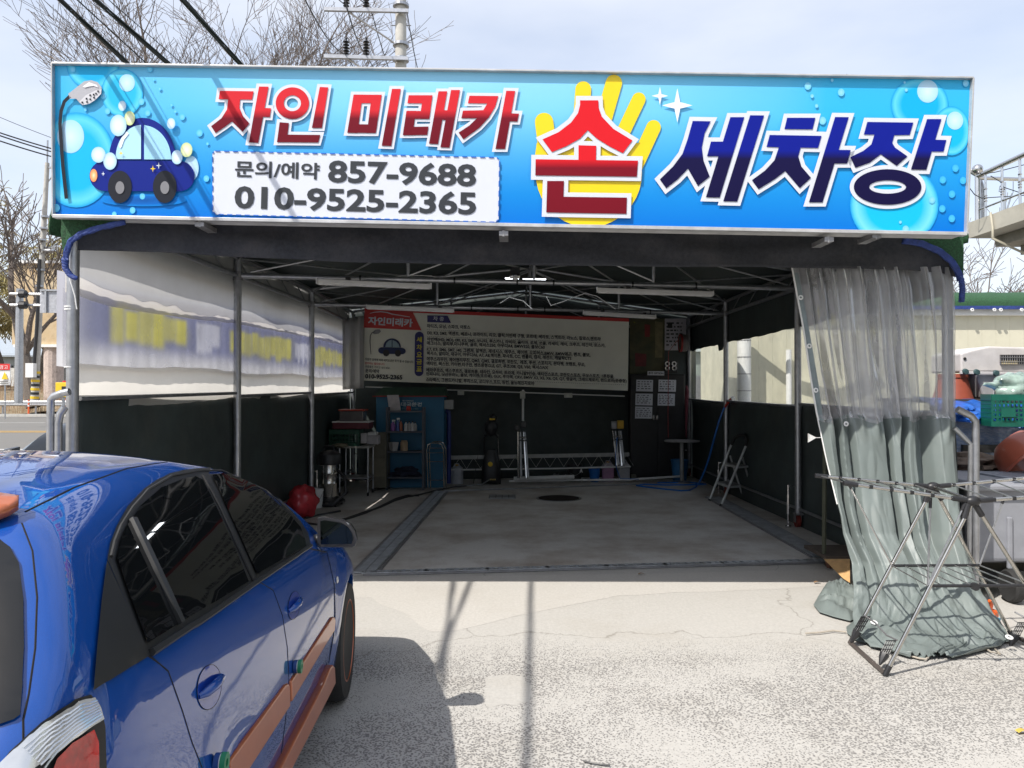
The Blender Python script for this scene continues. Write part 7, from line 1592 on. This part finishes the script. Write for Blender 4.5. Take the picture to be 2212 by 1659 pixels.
MB().tube([P(2144, 861, d0 + .04), P(2150, 832, d0 + .04), P(2163, 827, d0 + .04), P(2172, 828, d0 + .04)], .006, 6).build('moulded_rib', M_kl, kn, smooth=True)
M_ter = mat('terracotta_plastic', (.30, .07, .04), .5, var=.08)
def pot(c, r0, r1, h, label):
    t = thing('plant_pot', c, label, 'pot'); MB().lathe(c, [(r0, 0), (r1, h - .04), (r1 + .015, h - .04), (r1 + .015, h), (r1 - .01, h), (r0 - .02, .02), (0, .02)], 28).build('body', M_ter, t, smooth=True); return t
c = P(2088, 861, d0 - .02); pot(Vector((c.x - .02, d0 + .2, zb)), .20, .14, .27, 'upturned brown-red plant pot left of the dog crate')
# blue tarpaulin heap
M_bt = mat('blue_tarpaulin', (.02, .12, .48), .35, var=.2, nscale=5, bump=.35, bscale=12); M_bt2 = mat('faded_blue_weave', (.16, .24, .42), .75, col2=(.42, .48, .58), nscale=26, bump=.4, bscale=60, stretch=(1, 1, 4))  # faded weave, also lightened to stand in for sun that misses it
def tarp(u, v):
    uu = 2020 + u * 260; vt = 858 + 14 * u + 5 * noise.noise(Vector((u * 5, 0, 2))); vb = 905 + 28 * u; p = P(uu, vt + (vb - vt) * v, 7.75); p.y += .10 * noise.noise(Vector((u * 9, v * 3 + u * 5, 1))) + .05 * noise.noise(Vector((u * 22 + v * 9, v * 8, 4))) + .45 * (1 - v) ** 3 - .1 * v; return p
o = MB().grid(tarp, 90, 24).build('blue_tarpaulin', M_bt, smooth=True, solid=.006); tag(o, 'bright blue tarpaulin bunched along the front of the bench', 'tarpaulin')
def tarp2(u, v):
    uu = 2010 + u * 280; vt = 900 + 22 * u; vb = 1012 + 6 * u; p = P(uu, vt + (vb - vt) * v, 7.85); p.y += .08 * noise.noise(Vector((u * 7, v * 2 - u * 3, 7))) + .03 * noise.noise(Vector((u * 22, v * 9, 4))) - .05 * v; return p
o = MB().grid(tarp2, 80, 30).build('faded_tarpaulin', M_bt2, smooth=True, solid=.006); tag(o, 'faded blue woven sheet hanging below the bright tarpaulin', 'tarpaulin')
c = P(2186, 945, 7.3); 
cr_ = crate(Vector((P(2205, 922, 7.35).x, 7.5, P(2190, 922, 7.35).z)), .42, .30, .31, mat('teal_crate', (.004, .10, .07), .4), 'green slatted crate tilted on the blue tarpaulin at the right edge', rows=7, n=11, rz=-.25)
MB().box((P(2184, 900, 7.3).x, 7.34, P(2184, 892, 7.3).z), (.12, .01, .08), -.25).build('name_plate', MATS['teal_crate'], cr_)
o = MB().ell(P(2200, 838, 7.7), (.26, .18, .14), 34, 20, .5, 4).build('plastic_bag', mat('pale_green_film', (.42, .55, .5), .12, var=.25, nscale=9, bump=.9, bscale=14, coat=1.0, transl=.3), smooth=True, auto=60); tag(o, 'crumpled pale green plastic bag above the green crate', 'bag')
# brown cloth, orange board, big red bowl
o = MB().ell(P(2105, 1003, 6.9), (.33, .2, .085), 40, 18, .8, 12).build('brown_sack', mat('brown_sackcloth', (.15, .115, .09), .95, var=.3, nscale=15, bump=.6, bscale=25), smooth=True, auto=70); tag(o, 'rolled brown sackcloth under the faded blue sheet', 'sack')
o = MB().bar(P(2050, 1026, 6.7), P(2310, 1026, 6.7), .35, .07).build('orange_board', mat('orange_board_paint', (.5, .09, .02), .5, dirt=.3), bevel=.01); tag(o, 'orange painted board across the grey handcart', 'board')
bw = thing('wash_bowl', P(2200, 1000, 6.4), 'large red-brown rubber basin tipped on its side at the right edge', 'basin')
Mx = Matrix.Rotation(R(-62), 3, 'X') @ Matrix.Rotation(R(18), 3, 'Y')
MB().lathe(P(2212, 985, 6.5), [(.0, -.17), (.14, -.165), (.2, -.1), (.245, .04), (.262, .05), (.262, .07), (.235, .065), (.19, -.09), (0, -.15)], 36, M=Matrix.Rotation(R(140), 3, 'X') @ Matrix.Rotation(R(24), 3, 'Y')).build('bowl', mat('basin_red', (.33, .085, .05), .35, var=.06, coat=.3), bw, smooth=True)
# grey handcart
M_ctn = mat('grey_cart_plastic', (.27, .28, .31), .5, var=.06, dirt=.25)
gc = thing('handcart', (P(2160, 1300, 5.7).x + .2, 6.2, 0), 'big grey plastic handcart with black wheels behind the drying rack', 'cart')
xa = P(2090, 1100, 5.95).x; zt_ = P(2150, 1052, 5.95).z
MB().box((xa + .7, 6.35, (zt_ + .22) / 2 + .05), (1.4, .8, zt_ - .22)).build('tub', M_ctn, gc, bevel=.04, seg=3)
MB().box((xa + .7, 6.33, zt_), (1.48, .88, .05)).build('rim', M_ctn, gc, bevel=.015); MB().box((xa + .85, 6.2, zt_ + .045), (1.0, .5, .05)).build('lid', mat('lid_grey', (.2, .22, .26), .5), gc, bevel=.02)
MB().box((xa + .62, 5.945, zt_ * .62), (.05, .03, zt_ * .5)).build('rib', M_ctn, gc, bevel=.01); MB().box((xa + .32, 5.945, zt_ * .5), (.04, .03, .4)).build('rib', M_ctn, gc, bevel=.01)
MB().box((xa + .7, 6.3, .17), (1.3, .6, .06)).build('chassis', M_trim, gc)
for x, y in ((P(2205, 1290, 5.75).x, 5.85), (xa + .2, 6.5), (xa + 1.35, 6.5)):
    w_ = MB().lathe((x, y, .125), [(.06, -.03), (.11, -.04), (.125, -.025), (.125, .025), (.11, .04), (.06, .03)], 24, axis='X').build('wheel', M_rub, gc, smooth=True); MB().lathe((x, y, .125), [(0, -.03), (.06, -.02), (.06, .02), (0, .03)], 16, axis='X').build('rim', M_galvd, w_)
# orange scraper by the curtain
c = G(2140, 1332); t = thing('toy_shovel', c, 'small orange plastic scoop lying between the curtain hem and the rack', 'scoop'); M_os = mat('orange_scoop', (.75, .13, .02), .4)
MB().slab([G(2118, 1318, .02), G(2158, 1334, .02), G(2150, 1342, .02), G(2125, 1342, .02)], (0, 0, .05)).build('pan', M_os, t, bevel=.01); MB().bar(G(2135, 1325, .05), P(2141, 1296, 5.4), .03, .04).build('handle', M_os, t, bevel=.008); MB().box(G(2150, 1338, .05), (.05, .03, .02)).build('blue_tip', mat('cyan_tip', (.02, .3, .5), .4), t)
# ================================================================== balcony at upper right
bd = thing('neighbour_building', (6.5, 6.5, 0), 'neighbouring building corner with cream balcony slab and steel railing, upper right', 'building')
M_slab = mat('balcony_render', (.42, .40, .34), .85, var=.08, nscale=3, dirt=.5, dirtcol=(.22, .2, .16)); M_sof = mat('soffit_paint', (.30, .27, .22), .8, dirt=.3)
xb = 5.38; z0b, z1b = 3.36, 3.58
def lay_(x, z0, z1, y1, m, nm): MB().box(((x + 9) / 2, (y1 - 4) / 2, (z0 + z1) / 2), (9 - x, y1 + 4, z1 - z0)).build(nm, m, bd)
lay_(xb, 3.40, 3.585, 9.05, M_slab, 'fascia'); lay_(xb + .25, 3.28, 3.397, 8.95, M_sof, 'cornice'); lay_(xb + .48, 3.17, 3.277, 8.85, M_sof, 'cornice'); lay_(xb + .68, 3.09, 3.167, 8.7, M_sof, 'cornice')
MB().box((7.6, 8.45, 2.93), (3.2, .25, .31)).build('beam', mat('olive_beam', (.17, .175, .12), .8), bd); MB().box((xb + .62, 8.45, 2.95), (.07, .3, .34)).build('beam_plate', M_white, bd)
MB().box((8.4, 4.0, 1.6), (2.4, 8.0, 3.1)).build('wall', M_slab, bd)
MB().box((8.6, 2.5, 4.7), (4.4, 9.0, 2.2)).build('upper_wall', mat('sage_cladding', (.30, .34, .31), .6, nscale=4), bd)
MB().box((8.6, 2.5, 5.83), (4.6, 9.2, .08)).build('roof_edge', M_galvd, bd)
for i in range(9): MB().box((6.39, 6.8 - i * .9, 4.45), (.02, .05, 1.7)).build('cladding_rib', M_white, bd)
rl = thing('balcony_railing', (xb + .06, 8.9, 3.59), 'stainless steel balcony railing with ball finial on its corner post', 'railing')
yr = [8.85 - i * .30 for i in range(30)]
MB().cyl((xb + .08, 9.0, 3.59), (xb + .08, 9.0, 4.12), .03, n=12).build('corner_post', M_chrome, rl, smooth=True); MB().ell((xb + .08, 9.0, 4.2), .06, 18, 12).build('ball_finial', M_chrome, rl, smooth=True)
MB().cyl((xb + .08, 9.0, 4.12), (xb + .08, -2, 4.14), .028, n=12).build('top_rail', M_chrome, rl, smooth=True); MB().cyl((xb + .08, 9.0, 3.72), (xb + .08, -2, 3.72), .012, n=8).build('bottom_rail', M_chrome, rl)
for y in yr:
    b_ = MB().cyl((xb + .08, y, 3.585), (xb + .08, y, 4.11), .014, n=8); 
    for z in (3.78, 3.81, 3.84, 3.92): b_.lathe((xb + .08, y, z), [(.014, 0), (.022, .01), (.014, .02)], 8)
    b_.build('baluster', M_chrome, rl, smooth=True)
MB().cyl((xb + .08, 9.0, 4.1), (8.5, 9.0, 4.0), .022, n=10).build('end_rail', M_chrome, rl)
for i in range(9): MB().cyl((xb + .4 + i * .32, 9.0, 3.6), (xb + .4 + i * .32, 9.0, 4.05), .013, n=8).build('baluster', M_chrome, rl)
t = thing('downpipe', (xb - .02, 9.1, 3.5), 'thin cream drainpipe bending under the balcony corner', 'pipe'); MB().tube([(xb - .02, 8.6, 3.6), (xb - .03, 8.55, 3.42), (xb - .03, 8.55, 3.3), (xb + .3, 8.5, 3.12), (xb + .6, 8.4, 3.06)], .014, 8).build('pipe', mat('cream_pipe', (.45, .42, .33), .6), t, smooth=True)
o = MB().tube([P(2128, 485, 9.2), P(2115, 484, 9.2), P(2100, 490, 9.2), P(2086, 500, 9.25), P(2060, 516, 9.3)], .028, 12).build('white_hose', M_white, smooth=True); tag(o, 'fat white hose drooping from the balcony corner to behind the sign', 'hose')
o = MB().tube([P(2060, 370, 9.3), P(2098, 370, 9.2), P(2112, 378, 9.15), P(2119, 400, 9.1), P(2124, 440, 9.1), P(2124, 478, 9.1)], .03, 12).build('service_pipe', M_galv, smooth=True); tag(o, 'galvanised service pipe bending down the balcony corner post', 'pipe')
for k, (pts, lb) in enumerate((([(2090, 366), (2120, 376), (2150, 372), (2212, 356), (2260, 350)], 'thin black wire running along the balcony top rail'), ([(2094, 378), (2090, 400), (2105, 420), (2120, 428), (2180, 424), (2250, 420)], 'thin black wire looping low across the balcony balusters'), ([(2140, 380), (2165, 395), (2170, 410), (2158, 414), (2160, 402), (2230, 425)], 'looped black wire inside the balcony railing'))):
    o = MB().tube([P(u, v, 8.6) for u, v in pts], .005, 5).build('loose_wire', M_black); tag(o, lb, 'wire', 'loose wires on the balcony')
# small things on the yard
rr = random.Random(9)
t = MB().tube([G(1260, 1643, .006), G(1275, 1647, .006), G(1300, 1651, .006), G(1318, 1653, .006)], .004, 5).build('twig', M_black); tag(t, 'thin dark twig lying on the concrete at the bottom of the yard', 'twig')
for k, (u, v, lb) in enumerate(((1385, 1240, 'dry leaf on the pale concrete before the drain'), (1765, 1258, 'dry leaf near the foot of the plywood offcut'), (1790, 1266, 'small brown leaf beside the pooled curtain hem'), (2208, 1580, 'yellow leaf at the right edge of the yard'))):
    g = G(u, v, .008); o = MB().grid(lambda a, b: g + Vector(((a - .5) * .05, (b - .5) * .03, .01 * math.sin(a * 3.1))), 6, 3).build('fallen_leaf', mat('leaf_yellow', (.55, .4, .08), .7) if k == 3 else mat('dry_leaf', (.22, .13, .06), .8), smooth=True); tag(o, lb, 'leaf', 'fallen leaves')
